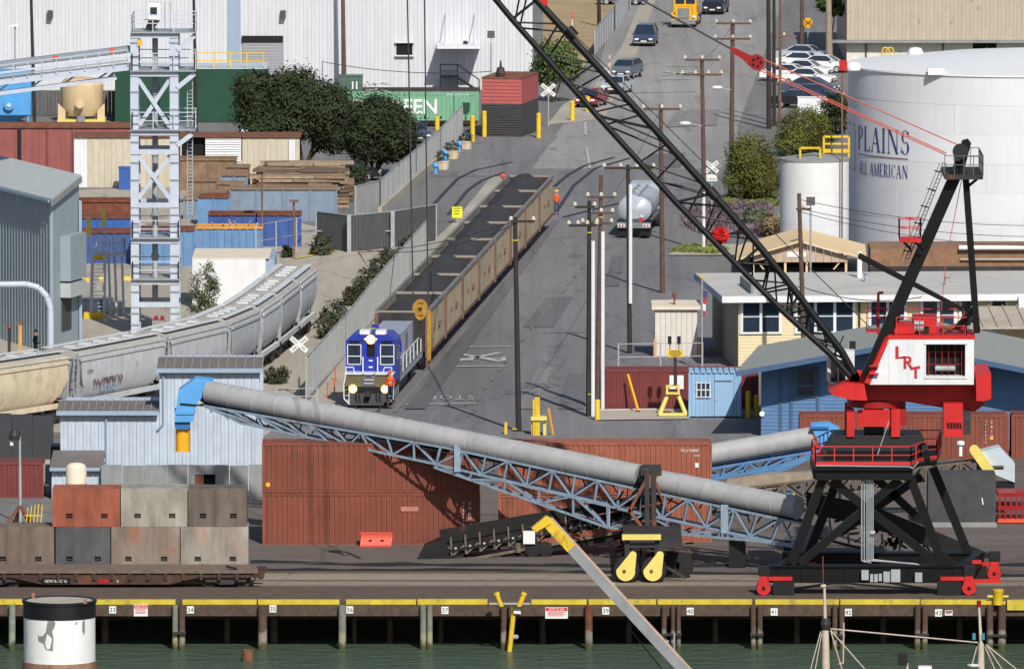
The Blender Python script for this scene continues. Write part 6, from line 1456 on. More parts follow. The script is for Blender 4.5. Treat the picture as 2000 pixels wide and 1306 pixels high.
b=B(); Yl=718; b.path([A(-30,556,Yl),A(52,555,Yl),A(76,562,Yl),A(92,580,Yl),A(99,604,Yl),Vector((A(99,604,Yl).x,Yl,0))],.2,12); b.sm=50; solo(b,'duct_pipe','grey_steel','white elbow duct pipe in front of the grey building wall','pipe')
# stair platform
Ys=GY(622); t=thing('stair_platform','grey steel stair and platform with yellow base between building and tower','stairs',G(185,622))
def sp(px,py,o=0): return A(px,py,Ys+o)
zp=sp(0,500).z
for px in (178,203): b=B(); b.bar(sp(px,612),sp(px+(3 if px<190 else 2),500),.12,.2); part(b,'stringer','grey_steel',t)
for i in range(15): b=B(); py=606-i*7.2; b.box(sp(179,0).x,sp(203,0).x,Ys+i*.08,Ys+i*.08+.2,sp(0,py).z-.03,sp(0,py).z); part(b,'tread','grey_steel',t)
b=B(); b.box(sp(178,0).x,sp(240,0).x,Ys+1.2,Ys+3.6,zp-.15,zp); part(b,'landing','grey_steel',t)
b=B(); P=[(sp(178,0).x,Ys+1.2),(sp(240,0).x,Ys+1.2),(sp(240,0).x,Ys+3.6),(sp(178,0).x,Ys+3.6)]
for (xa,ya),(xb,yb) in zip(P,P[1:]):
    for i in range(9): u=i/8; b.bar((xa+(xb-xa)*u,ya+(yb-ya)*u,zp),(xa+(xb-xa)*u,ya+(yb-ya)*u,zp+1.1),.05)
    for hh in (.55,1.1): b.bar((xa,ya,zp+hh),(xb,yb,zp+hh),.06)
part(b,'railing','grey_steel',t)
for px in (212,224,238): b=B(); b.bar(sp(px,500,2),(sp(px,0).x,Ys+2,0),.16); part(b,'support_post','grey_steel',t)
b=B(); b.box(sp(162,0).x,sp(201,0).x,Ys-.3,Ys+.2,0,.42); part(b,'base_step','yellow',t)
b=B(); b.box(sp(180,0).x,sp(202,0).x,Ys+1.1,Ys+1.19,zp-.35,zp-.02); part(b,'landing_edge','yellow',t)
for px,pt,pb in ((172,424,462),(202,406,442)): b=B(); b.bar(sp(px,pt,2.4),sp(px+2,pb,2.4),.22,.3); part(b,'gate_arm','pale_yellow',t); b=B(); b.bar(sp(px+2,pb,2.4),sp(px+2,pb,2.4)*1.0-Vector((0,0,sp(px+2,pb,2.4).z-zp)),.1); part(b,'gate_post','grey_steel',t)
x0,x1,y0,y1,_,z1=FB(196,203,585,612,.5); t=thing('waste_bin','narrow blue waste bin beside the stair foot','bin',((x0+x1)/2,y0,0)); b=B(); b.box(x0,x1,y0,y1,0,z1); part(b,'body','bin_bright',t); b=B(); b.box(x0-.03,x1+.03,y0-.03,y1+.03,z1,z1+.08); part(b,'lid','bin_bright',t)
for px,wp,py,l in ((165,19,551,'yellow concrete stop block at left near the stair foot'),(250,18,548,'yellow concrete stop block beside the tower leg'),(200,12,549,'yellow concrete stop block behind the stair')):
    x0,x1,y0,y1,_,z1=FB(px-wp/2,px+wp/2,py-8,py,.4); b=B(); b.ext([(x0,y0,0),(x0,y1,0),(x0,y1-.08,z1),(x0,y0+.08,z1)],(x1-x0,0,0)); solo(b,'stop_block','yellow',l,'barrier',group='yellow stop blocks in the yard')
# ---- blue building
Yb2=GY(958); t=thing('blue_warehouse','pale blue ribbed building in two heights with brown ribbed roofs','building',(X(320,Yb2),Yb2,0))
xl,xm,xr=X(117,Yb2),X(311,Yb2),X(506,Yb2); zl_,zh=A(0,805,Yb2).z,A(0,722,Yb2).z
M('roof_brown',C(116,108,104),.7,var=.12,streak=.2)
panels(t,'wall_panel','pale_blue',(xl,Yb2),(xm,Yb2),0,zl_,.42,rib=.03,gap=.02); panels(t,'wall_panel','pale_blue',(xm,Yb2-.03),(xr,Yb2-.03),0,zh,.42,rib=.03,gap=.02)
b=B(); b.box(xl+.02,xm,Yb2+.1,Yb2+9,0,zl_-.02); b.box(xm,xr-.02,Yb2+.1,Yb2+9,0,zh-.02); 
b=B(); b.box(xl+.02,xm,Yb2+.1,Yb2+9,0,zl_-.02); part(b,'core','pale_blue',t)
b=B(); b.box(xm+.01,xr-.02,Yb2+.1,Yb2+9,0,zh-.02); part(b,'core','pale_blue',t)
panels(t,'end_panel','pale_blue',(xr,Yb2),(xr,Yb2+9),0,zh,.45,rib=.03)
def roofp(x0,x1,z,rise,dep,n,nm='roof'):
    for i in range(n):
        xa=x0+(x1-x0)*i/n; xb=x0+(x1-x0)*(i+1)/n
        b=B(); b.ext([(xa,Yb2-.35,z),(xa,Yb2+dep,z+rise),(xa,Yb2+dep,z+rise+.06),(xa,Yb2-.35,z+.06)],(xb-xa-.02,0,0)); s_=part(b,'roof_sheet','roof_brown',t)
        b=B(); b.bar((xb-.03,Yb2-.35,z+.1),(xb-.03,Yb2+dep,z+rise+.1),.06,.08); part(b,'roof_rib','concrete_grey',s_)
roofp(xm-.15,xr+.2,zh,.35,3.4,12); roofp(xl-.2,xm-.02,zl_,.3,3.2,13)
b=B(); b.box(xm-.2,xr+.25,Yb2-.5,Yb2-.36,zh-.12,zh+.12); part(b,'gutter','blue_grey',t)
b=B(); b.box(xl-.2,xm-.05,Yb2-.5,Yb2-.36,zl_-.12,zl_+.12); part(b,'gutter','blue_grey',t)
for x,z0_,z1_ in ((X(319,Yb2),zl_-1,zh),(X(207,Yb2),1.4,zl_)): b=B(); b.path([(x,Yb2-.15,z1_-.1),(x,Yb2-.15,z0_+.4),(x-.35,Yb2-.15,z0_)],.06,6); part(b,'downpipe','blue_grey',t)
Ylx=GY(975); x0,x1=X(100,Ylx),X(196,Ylx); z1=A(0,915,Ylx).z
b=B(); b.box(x0,x1,Ylx,Yb2-.1,0,z1); part(b,'lean_to','pale_blue',t)
b=B(); b.ext([(x0-.1,Ylx-.3,z1),(x0-.1,Yb2-.08,z1+.5),(x0-.1,Yb2-.08,z1+.58),(x0-.1,Ylx-.3,z1+.08)],(x1-x0+.2,0,0)); part(b,'lean_to_roof','roof_brown',t)
b=B(); b.box(x0-.1,x1+.1,Ylx-.45,Ylx-.31,z1-.08,z1+.1); part(b,'gutter','blue_grey',t)
for px in (108,122,180,190): b=B(); b.box(X(px,Ylx),X(px+3,Ylx),Ylx-.06,Ylx-.002,0,z1-.1); part(b,'corner_trim','grey_white',t)
# grey concrete wall of panels
Yg_=GY(978); t=thing('concrete_wall','grey concrete panel wall in front of the blue building','wall',(X(350,Yg_),Yg_,0)); z1=A(0,909,Yg_).z
for i,(a,c) in enumerate(((197,237),(238,282),(283,325),(326,366),(367,379),(420,447),(448,484),(485,512))):
    b=B(); b.box(X(a,Yg_),X(c,Yg_)-.02,Yg_+random.uniform(0,.03),Yg_+.4,0,z1+random.uniform(-.03,.03)); part(b,'panel','concrete_grey',t)
b=B(); b.box(X(379,Yg_),X(420,Yg_),Yg_,Yg_+.4,A(0,926,Yg_).z,z1); part(b,'panel','concrete_grey',t); b=B(); b.box(X(379,Yg_),X(396,Yg_),Yg_+.05,Yg_+.4,0,A(0,926,Yg_).z); part(b,'panel','rusty',t)
b=B(); b.box(X(396,Yg_),X(420,Yg_),Yg_+.5,Yg_+.6,0,A(0,926,Yg_).z); part(b,'opening','black',t)
p=G(149,985); t=thing('water_tank','cream cylindrical tank with domed top in front of the blue lean-to','tank',p); z1=A(0,903,p.y).z
b=B(); b.lathe([(.58,0),(.58,z1-.28),(.5,z1-.12),(.3,z1-.02),(.05,z1)],p,24); b.sm=40; part(b,'shell','cream_roof',t)
b=B(); b.lathe([(.6,z1*.5),(.6,z1*.5+.06)],p,24); part(b,'hoop','tan_paint',t)
# dark coal shed at far left
Yx=GY(905); x0,x1=X(-60,Yx),X(104,Yx); t=thing('dark_retaining_wall','tall dark wall panel behind the maroon container at left','wall',((x0+x1)/2,Yx,0)); M('dark_wall',C(62,64,68),.85,var=.1)
for i in range(4): b=B(); b.box(x0+(x1-x0)*i/4,x0+(x1-x0)*(i+1)/4-.02,Yx,Yx+.4,0,A(0,806,Yx).z-i*.06); part(b,'panel','dark_wall',t)
b=B(); b.box(x0,x1,Yx-.2,Yx+.3,0,.25); part(b,'footing','concrete',t)
Ym_=GY(972); container('shipping_container','maroon container half visible behind the light pole at far left',X(20,Ym_)-3.2,X(84,Ym_),Ym_,0,A(0,903,Ym_).z,'cont_maroon',frame='cont_maroon',pitch=.25)
x0,x1,y0,y1,_,z1=FB(97,118,872,930,2); t=thing('blue_truck','parked dark blue truck cab partly hidden left of the blue building','truck',((x0+x1)/2,y0,0))
b=B(); b.box(x0,x1,y0,y1,.5,z1*.62); part(b,'cab','bin_blue',t); b=B(); b.box(x0+.03,x1-.05,y0+.2,y1,z1*.62,z1); part(b,'sleeper','black_steel',t)
b=B(); b.box(x0+.1,x1-.1,y0-.02,y0-.002,z1*.4,z1*.58); part(b,'windscreen','glass',t)
for y in (y0+.2,y1-.5): b=B(); b.lathe([(.2,0),(.45,.02),(.45,.25),(.2,.28)],(x0+.2,y,.45),14,'x'); part(b,'wheel','rubber',t)
# light pole with braced foot and yellow stands
p=G(40,1022); t=thing('yard_light','grey light pole with braced foot above the concrete blocks','light pole',p); zt=A(0,850,p.y).z
b=B(); b.tube(p,(p.x-.02,p.y,zt),.09,8,.06); part(b,'pole','galv',t)
for dx,dy_ in ((-.75,-.3),(.7,-.3),(-.3,.6),(.5,.5)): b=B(); b.bar(p+Vector((dx,dy_,0)),p+Vector((0,0,1.0)),.2,.12); part(b,'foot_brace','rusty',t)
b=B(); b.lathe([(.3,-.25),(.34,0),(.2,.35),(.05,.4)],(p.x-.3,p.y,zt),10); part(b,'lamp_head','dark_steel',t)
b=B(); b.box(p.x-.55,p.x-.38,p.y-.1,p.y+.1,zt-.55,zt-.1); part(b,'lamp_box','plate',t)
t=thing('ladder_rack','upright yellow slatted rack behind the concrete blocks','rack',G(66,1024)); p=G(66,1024)
for i in range(5): b=B(); x=p.x-.42+i*.2; b.bar((x,p.y,0),(x+.1,p.y,1.15-.06*abs(i-3)),.12,.05); part(b,'slat','yellow',t)
b=B(); b.bar((p.x-.5,p.y+.05,.5),(p.x+.5,p.y+.05,.5),.06); part(b,'tie','yellow',t)
# ================= right half =================
def loc(t,name,mat,x0,x1,y0,y1,z0,z1,parent=None):
    b=B(); b.box(x0,x1,y0,y1,z0,z1); return part(b,name,mat,parent or t)
# ---- big tank
M('tank_white',C(218,220,224),.55,var=.045,sc_=.2,streak=.13)
Yk=812.5; Xc=X(1995,Yk); RT=340/sc(Yk); zt=A(0,150,Yk-RT).z
t=thing('storage_tank','huge white storage tank with blue serif lettering behind the crane mast','tank',(Xc,Yk,0)); TK=t
n=6
for i in range(n):
    b=B(); r=RT+.012*(i%2); b.lathe([(r,zt*i/n+.004),(r,zt*(i+1)/n-.004)],(Xc,Yk,0),120); b.sm=True; part(b,'shell_course','tank_white',t)
b=B(); b.lathe([(RT-.03,0),(RT-.03,zt)],(Xc,Yk,0),120); b.sm=True; part(b,'seam','tank_white',t)
b=B(); b.lathe([(RT+.12,zt-.05),(RT+.12,zt+.06),(RT*.5,zt+.75),(.1,zt+1.2)],(Xc,Yk,0),120); b.sm=30; rf=part(b,'roof','lamp_white',t)
def onroof(px,py,z): p=G(px,py,z); return p
for px,py in ((1667,127),(1788,107)):
    p=A(px,py,Yk-5 if px<1700 else Yk+3); q=math.hypot(p.x-Xc,p.y-Yk); zz=zt+1.2*(1-q/RT)
    b=B(); b.lathe([(.5,0),(.55,.3),(.4,.55),(.05,.62)],(p.x,p.y,zz),16); b.sm=True; part(b,'roof_vent','lamp_white',t)
a=R(-122); hx,hy=Xc+RT*math.cos(a),Yk+RT*math.sin(a)
b=B(); b.box(hx-.55,hx+.6,hy-.5,hy+.6,zt+.02,zt+.5); part(b,'edge_hood','lamp_white',t)
for ph in (-150,-127,-104,-138,-115): 
    c=Vector((Xc+(RT+.008)*math.cos(R(ph)),Yk+(RT+.008)*math.sin(R(ph)),0)); k_=(ph%5); z0=zt*(k_/n); b=B(); b.bar((c.x,c.y,zt*((abs(ph)//7)%n)/n),(c.x,c.y,zt*((abs(ph)//7)%n+1)/n),.03,.03); part(b,'seam','grey_white',t)
# serif capitals drawn as polygons, wrapped round the shell
def arcp(cx,cy,rx,ry,a0,a1,n=10): return [(cx+rx*math.cos(R(a0+(a1-a0)*i/n)),cy+ry*math.sin(R(a0+(a1-a0)*i/n))) for i in range(n+1)]
def band(cx,cy,rx,ry,a0,a1,tw,n=12):
    out=[]; 
    for i in range(n):
        q=[]
        for j in (i,i+1):
            a=R(a0+(a1-a0)*j/n); th=.035+tw*abs(math.cos(a)); q.append(((cx+rx*math.cos(a),cy+ry*math.sin(a)),(cx+(rx-th)*math.cos(a),cy+(ry-th*.55)*math.sin(a))))
        out.append([q[0][0],q[1][0],q[1][1],q[0][1]])
    return out
def stem(x,w_,y0=0,y1=1,s=.05): return [[(x,y0),(x+w_,y0),(x+w_,y1),(x,y1)],[(x-s,y0),(x+w_+s,y0),(x+w_+s,y0+.045),(x-s,y0+.045)],[(x-s,y1-.045),(x+w_+s,y1-.045),(x+w_+s,y1),(x-s,y1)]]
def diag(x0,y0,x1,y1,w_): return [[(x0,y0),(x0+w_,y0),(x1+w_,y1),(x1,y1)]]
GL={'P':(.62,stem(.08,.13)+band(.21,.73,.36,.27,-90,90,.1)),'L':(.6,stem(.08,.13)+[[(.2,0),(.56,0),(.56,.22),(.53,.22),(.5,.05),(.2,.05)]]),
'A':(.76,diag(.06,0,.34,1,.05)+diag(.56,0,.32,1,.14)+[[(.18,.33),(.56,.33),(.56,.38),(.18,.38)],[(0,0),(.17,0),(.17,.045),(0,.045)],[(.5,0),(.76,0),(.76,.045),(.5,.045)]]),
'I':(.32,stem(.09,.13)),'N':(.8,stem(.1,.05)+stem(.64,.05)+diag(.6,0,.08,1,.15)),
'S':(.58,band(.29,.73,.22,.27,30,270,.09)+band(.29,.27,.24,.27,-150,90,.1)+[[(.46,.95),(.5,.95),(.5,.72),(.46,.72)],[(.05,.05),(.09,.05),(.09,.3),(.05,.3)]]),
'M':(.95,stem(.08,.05)+stem(.76,.13)+diag(.4,0,.08,1,.12)+diag(.42,0,.76,1,.05)),'E':(.6,stem(.08,.13)+[[(.2,0),(.56,0),(.56,.2),(.53,.2),(.5,.05),(.2,.05)],[(.2,.95),(.5,.95),(.52,.8),(.55,.8),(.55,1),(.2,1)],[(.2,.48),(.42,.48),(.42,.53),(.2,.53)]]),
'R':(.7,stem(.08,.13)+band(.21,.74,.34,.26,-90,90,.1)+diag(.52,0,.28,.48,.14)),'C':(.66,band(.36,.5,.31,.5,50,310,.1,18)+[[(.55,.95),(.6,.95),(.6,.7),(.55,.7)]]),' ':(.3,[])}
M('plains_blue',C(58,74,128),.6,var=.1,sc_=3); M('plains_red',C(130,60,80),.6)
def wrap(s_,z): 
    a=R(-90)+s_/RT; r=RT+.035; return (Xc+r*math.cos(a),Yk+r*math.sin(a),z)
def ang(px): return math.asin((px-1995)/340.0)*RT
def word(txt,pa,pb,ztop,h_,bold=0):
    tot=sum(GL[c][0]+.07 for c in txt)-.07; s0,s1=ang(pa),ang(pb); k_=(s1-s0)/tot; x=s0
    for c in txt:
        w_,ps=GL[c]
        if ps:
            b=B()
            for pl in ps: b.add([wrap(x+u*k_,ztop-h_+v*h_) for u,v in pl],[tuple(range(len(pl)))])
            part(b,'letter','plains_blue',TK)
        x+=(w_+.07)*k_
zl=A(0,249,Yk-RT*.5).z; word('PLAINS',1672,1768,zl,1.75)
zl2=A(0,318,Yk-RT*.5).z; word('ALL AMERICAN',1674,1764,zl2,.92)
b=B(); s0,s1=ang(1673),ang(1764); zz=A(0,306,Yk-RT*.5).z
for i in range(16): u0=s0+(s1-s0)*i/16; u1=s0+(s1-s0)*(i+1)/16; b.add([wrap(u0,zz),wrap(u1,zz),wrap(u1,zz+.07),wrap(u0,zz+.07)],[(0,1,2,3)])
part(b,'underline','plains_red',TK)
b=B(); s0,s1=ang(1656.5),ang(1667); 
for za in (A(0,243,Yk-RT*.2).z,A(0,331,Yk-RT*.2).z): b.add([wrap(s0,za),wrap(s1,za),wrap(s1,za+.07),wrap(s0,za+.07)],[(0,1,2,3)])
b.add([wrap(s1-.06,A(0,331,Yk-RT*.2).z),wrap(s1,A(0,331,Yk-RT*.2).z),wrap(s1,A(0,243,Yk-RT*.2).z),wrap(s1-.06,A(0,243,Yk-RT*.2).z)],[(0,1,2,3)]); part(b,'logo_frame','plains_blue',TK)
# ---- small tank
Yj=799; Xj=X(1590,Yj); Rj=67/sc(Yj); zj=A(0,316,Yj-Rj).z
t=thing('small_tank','smaller white tank with yellow roof railing left of the huge tank','tank',(Xj,Yj,0))
for i in range(3): b=B(); b.lathe([(Rj+.008*(i%2),zj*i/3+.006),(Rj+.008*(i%2),zj*(i+1)/3-.006)],(Xj,Yj,0),60); b.sm=True; part(b,'shell_course','tank_white',t)
b=B(); b.lathe([(Rj+.06,zj-.05),(Rj+.06,zj+.08),(.1,zj+.45)],(Xj,Yj,0),60); b.sm=30; part(b,'roof','concrete_grey',t)
b=B(); b.lathe([(Rj-.02,0),(Rj-.02,zj)],(Xj,Yj,0),60); b.sm=True; part(b,'seam','grey_white',t)
for x0,x1,pt,o in ((1562,1601,286,-1.5),(1608,1657,268,.4)):
    b=B(); zt_=A(0,pt,Yj).z; y=Yj+o
    for x in (x0,x1): b.bar((X(x,y),y,zj+.1),(X(x,y),y,zt_),.14)
    b.bar((X(x0,y),y,zt_),(X(x1,y),y,zt_),.14)
    if o>0: b.bar((X(x0,y),y,zt_-.5),(X(x1,y),y,zt_-.5),.12); b.bar((X(x0,y),y,zt_-1),(X(x1,y),y,zt_-1),.26)
    part(b,'roof_railing','yellow',t)
b=B(); p=A(1644,300,Yj-2.2); b.bar((X(1644,Yj-2.2),Yj-2.2,0),A(1645,136,Yj-2.2),.11); solo(b,'riser_pipe','bracket_rust','thin brown riser pipe in front of the small white tank','pipe')
b=B(); p=A(1646,128,Yj-2.2); b.box(p.x-.25,p.x+.3,Yj-2.5,Yj-2,p.z-.35,p.z+.35); solo(b,'beacon','red_paint','small red beacon box beside the huge tank roof edge','beacon')
# ---- brown berm with pipe behind the yellow office
Yz=GY(590); t=thing('earth_berm','brown earth berm behind the yellow office','berm',(X(1900,Yz),Yz,0)); M('earth',C(140,108,84),.95,var=.2,sc_=1.5,bump=.6,bsc=6)
b=B(); z1=A(0,486,Yz).z; b.box(X(1700,Yz),X(2100,Yz),Yz,Yz+6,0,z1); part(b,'bank','earth',t)
b=B(); b.box(X(1700,Yz),X(2100,Yz),Yz-.15,Yz-.01,0,A(0,520,Yz).z); part(b,'liner','dark_steel',t)
b=B(); b.tube((X(1872,Yz),Yz-.3,z1+.1),(X(2100,Yz),Yz-.3,z1+.1),.16,12); b.sm=True; part(b,'pipe','lamp_white',t)
b=B(); b.box(X(1875,Yz),X(2100,Yz),Yz-.22,Yz-.151,z1-.75,z1-.6); part(b,'liner','concrete',t)
# ---- tan gable shed
Yh=GY(534); s=sc(Yh); t=thing('tan_shed','tan gable-roofed open shed in front of the white tanks','shed',G(1563,534)); M('tan_roof',C(222,196,154),.7,var=.05,streak=.12); M('tan_wall',C(190,166,146),.7,var=.07)
def sh(px,py,o=0): return A(px,py,Yh+o)
ap,le,re=sh(1563,472),sh(1438,508),sh(1692,506); dpt=Vector((.25,10.5,0))
for a,c,nm in ((le,ap,'roof_slope'),(ap,re,'roof_slope')):
    P=[a,c,c+dpt,a+dpt]; b=B(); b.add([p+Vector((0,-.5,0)) for p in P[:2]]+P[2:]+[p+Vector((0,-.5,.12)) for p in P[:2]]+[p+Vector((0,0,.12)) for p in P[2:]],[(3,2,1,0),(4,5,6,7),(0,1,5,4),(1,2,6,5),(2,3,7,6),(3,0,4,7)]); part(b,nm,'tan_roof',t)
zb_=sh(0,512).z; xl,xr=sh(1470,0).x,sh(1657,0).x
m_=12
for i in range(m_):
    xa=xl+(xr-xl)*i/m_; xb=xl+(xr-xl)*(i+1)/m_-.02
    def zr(x): return ap.z-.05-(abs(x-ap.x)*((ap.z-le.z)/(ap.x-le.x)))
    pts=[(xa,Yh,zb_),(xb,Yh,zb_),(xb,Yh,zr(xb))]+([(ap.x,Yh,ap.z-.05)] if xa<ap.x<xb else [])+[(xa,Yh,zr(xa))]
    b=B(); b.ext(pts,(0,.06,0)); part(b,'gable_board','tan_wall',t)
b=B(); b.box(sh(1538,0).x,sh(1575,0).x,Yh-.05,Yh-.004,sh(0,502).z,sh(0,492).z); part(b,'sign','plate',t)
for px in (1472,1535,1577,1654):
    b=B(); b.bar((sh(px,0).x,Yh+.15,0),(sh(px,0).x,Yh+.15,zb_+.1),.16); part(b,'post','tan_roof',t)
    b=B(); b.bar((sh(px,0).x,Yh+9.8,0),(sh(px,0).x,Yh+9.8,zb_+.1),.16); part(b,'post','tan_roof',t)
b=B(); b.box(xl,xr,Yh+5,Yh+9.5,0,zb_-.3); part(b,'black_infill','black',t)  # plain black block filling the back half of the open shed
for px in (1480,1640): b=B(); b.bar(sh(px,512,.15),sh(px+(12 if px<1500 else -12),526,.15),.09); part(b,'knee_brace','tan_roof',t)
# ---- yellow office
p0=G(1442,722); RZ=R(5); s=sc(p0.y)
t=thing('yellow_office','yellow clapboard office with flat grey roof and white fascia behind the crane','building',p0,RZ,local=True); M('clap_yellow',C(218,203,164),.7,var=.05); M('flat_roof',C(188,186,181),.9,var=.07,sc_=.4); M('office_shade_grey',C(150,140,126),.8,var=.1)
WD,DP,HT=21.0,15.5,(722-586)/s
for i in range(22):
    z=HT*i/22; b=B(); b.ext([(0,-.035,z),(0,.02,z),(0,.02,z+HT/22),(0,-.005,z+HT/22)],(WD,0,0)); part(b,'clapboard','clap_yellow',t)
loc(t,'core','office_shade_grey',.02,WD,.03,DP,0,HT)
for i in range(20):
    z=HT*i/20; b=B(); b.ext([(-.03,0,z),(.02,0,z),(.02,0,z+HT/20),(-.005,0,z+HT/20)],(0,DP,0)); part(b,'clapboard','office_shade_grey',t)  # left face: its grey shade is put into the siding colour
def win(px0,px1,pt,pb,nm=2,mid=True):
    x0,x1=(px0-1442)/s,(px1-1442)/s; z0,z1=(722-pb)/s,(722-pt)/s
    w_=loc(t,'window','glass',x0,x1,-.06,-.04,z0,z1)
    loc(t,'window_frame','white_paint',x0-.09,x1+.09,-.12,-.061,z1,z1+.1,w_); loc(t,'sill','white_paint',x0-.12,x1+.12,-.16,-.061,z0-.12,z0,w_)
    for i in range(nm+1):
        x=x0+(x1-x0)*i/nm; loc(t,'mullion','white_paint',x-.09,x+.09,-.12,-.061,z0,z1,w_)
    if mid: loc(t,'glazing_bar','white_paint',x0,x1,-.09,-.062,(z0+z1)/2-.03,(z0+z1)/2+.03,w_)
for a,c in ((1448,1524),(1555,1669),(1700,1770),(1802,1868),(1878,1912),(1938,1970)): win(a,c,588,648,3 if c-a>100 else (2 if c-a>50 else 1))
loc(t,'roof_slab','flat_roof',-1.1,WD+.5,-1.0,DP+.6,HT+.02,HT+.32)
loc(t,'fascia','white_paint',-1.15,WD+.5,-1.06,-1.001,HT-.05,HT+.36); loc(t,'fascia','blue_grey',-1.16,-1.101,-1.0,DP+.6,HT-.05,HT+.36)
loc(t,'parapet','concrete_grey',.9,1.1,1.0,7.5,HT+.321,HT+.9)
for x,y in ((4.6,5),(9.2,9),(14,6)): b=B(); b.lathe([(.16,0),(.16,.5),(.24,.52),(.24,.6)],(x,y,HT+.32),10); part(b,'roof_vent','galv',t)
b=B(); b.tube((9.1,12,HT+.32),(9.1,12,HT+2),.16,10); part(b,'vent_stack','lamp_white',t)
loc(t,'conduit','dark_steel',7.6,7.72,-.15,-.05,0,HT)
M('tile_roof',C(170,160,148),.8,var=.12,sc_=.8,streak=.3)
b=B(); b.ext([(14.6,-6,3.0),(14.6,-1.2,3.9),(14.6,-1.2,4.02),(14.6,-6,3.12)],(8,0,0)); part(b,'lower_roof','tile_roof',t)
for i in range(9): b=B(); b.bar((14.8+i*.9,-6,3.17),(14.8+i*.9,-1.2,4.07),.06,.08); part(b,'roof_batten','tile_roof',t)
for x in (14.8,22): loc(t,'roof_post','office_shade_grey',x,x+.15,-5.8,-5.6,0,3.05)
b=B(); b.box(17.6,18.8,-1.6,-1.15,3.95,4.6); part(b,'vent_box','lamp_white',t)
# ---- blue house with grey gable roof
p0=G(1487,853); s=sc(p0.y); t=thing('blue_house','dark blue clapboard house with low grey shingle gable behind the crane','building',p0,R(-6),local=True); M('clap_blue',C(86,122,164),.65,var=.08,streak=.2); M('shingle',C(142,146,142),.9,var=.10,sc_=2,bump=.5,bsc=12); M('trim_blue',C(70,96,130),.6,var=.08)
WD,DP,HT=16.5,13.0,4.25; pk=1.55
for i in range(26):
    z=(HT+pk)*i/26; zt_=z+(HT+pk)/26; 
    if z<HT: xa,xb=0,WD
    else: f=(zt_-HT)/pk; xa,xb=WD/2*f,WD-WD/2*f
    b=B(); b.ext([(xa,-.04,z),(xa,.02,z),(xa,.02,zt_),(xa,-.005,zt_)],(max(.1,xb-xa),0,0)); part(b,'clapboard','clap_blue',t)
loc(t,'core','clap_blue',.02,WD-.02,.03,DP,0,HT)
for i in range(20): z=HT*i/20; b=B(); b.ext([(-.04,0,z),(.02,0,z),(.02,0,z+HT/20),(-.005,0,z+HT/20)],(0,DP,0)); part(b,'clapboard','clap_blue',t)
ov=1.3
for sg in (0,1):
    xe=-ov if sg==0 else WD+ov; ze=HT-ov*pk/(WD/2)
    P=[(xe,-2.9,ze),(WD/2,-2.9,HT+pk),(WD/2,DP+.6,HT+pk),(xe,DP+.6,ze)]
    if sg: P=[P[1],P[0],P[3],P[2]]
    b=B(); b.add(P+[(x,y,z+.16) for x,y,z in P],[(3,2,1,0),(4,5,6,7),(0,1,5,4),(1,2,6,5),(2,3,7,6),(3,0,4,7)]); part(b,'roof_slope','shingle',t)
    b=B(); b.bar(Vector(P[0])+Vector((0,-.04,.02)),Vector(P[1])+Vector((0,-.04,.02)),.07,.3); part(b,'barge_board','trim_blue',t)
for a,c,pt,pb in ((1557,1592,717,772),(1900,1935,720,775)):
    x0,x1=(a-1487)/s,(c-1487)/s; z0,z1=(853-pb)/s,(853-pt)/s; w_=loc(t,'window','glass',x0,x1,-.09,-.06,z0,z1)
    for za in (z0,(z0+z1)/2-.2,z1): loc(t,'window_frame','trim_blue',x0-.06,x1+.06,-.13,-.091,za-.05,za+.05,w_)
    for xa in (x0,x1): loc(t,'window_frame','trim_blue',xa-.05,xa+.05,-.13,-.091,z0,z1,w_)
for px in (1522,1543,1595): loc(t,'pilaster','trim_blue',(px-1487)/s,(px-1487)/s+.16,-.12,-.045,0,HT)
b=B(); b.lathe([(.16,-.12),(.16,0)],(.05,-.05,3.4-2.0),10,'y'); part(b,'meter','lamp_white',t)
# ---- white shed box
x0,x1,y0,y1,_,z1=FB(1279,1362,604,697,3.2); t=thing('white_shed','small white panelled shed with cream lid roof','shed',((x0+x1)/2,y0,0)); M('shed_white',C(214,208,200),.7,var=.06,streak=.15)
panels(t,'wall_panel','shed_white',(x0,y0),(x1,y0),0,z1,.33,rib=0,gap=.03); b=B(); b.box(x0+.02,x1-.02,y0+.07,y1,0,z1); part(b,'core','shed_white',t)
b=B(); b.ext([(x0-.2,y0-.25,z1),(x0-.2,y1+.2,z1+.1),(x0-.2,y1+.2,z1+.3),(x0-.2,y0-.25,z1+.2)],(x1-x0+.4,0,0)); part(b,'lid_roof','cream_roof',t)
b=B(); b.lathe([(.06,0),(.06,.5),(.16,.55),(.16,.75),(.05,.8)],((x0+x1)/2-.1,y0+.8,z1+.2),8); part(b,'roof_vent','rusty',t)
M('salmon',C(214,160,130),.6,var=.06)
for px in (1279,1366):
    p=G(px,697); b=B(); b.tube(p,p+Vector((0,0,1.15)),.11,10); solo(b,'guard_post','salmon','salmon guard post at the left corner of the white shed' if px<1300 else 'salmon guard post at the right corner of the white shed','bollard',group='salmon posts by the shed')
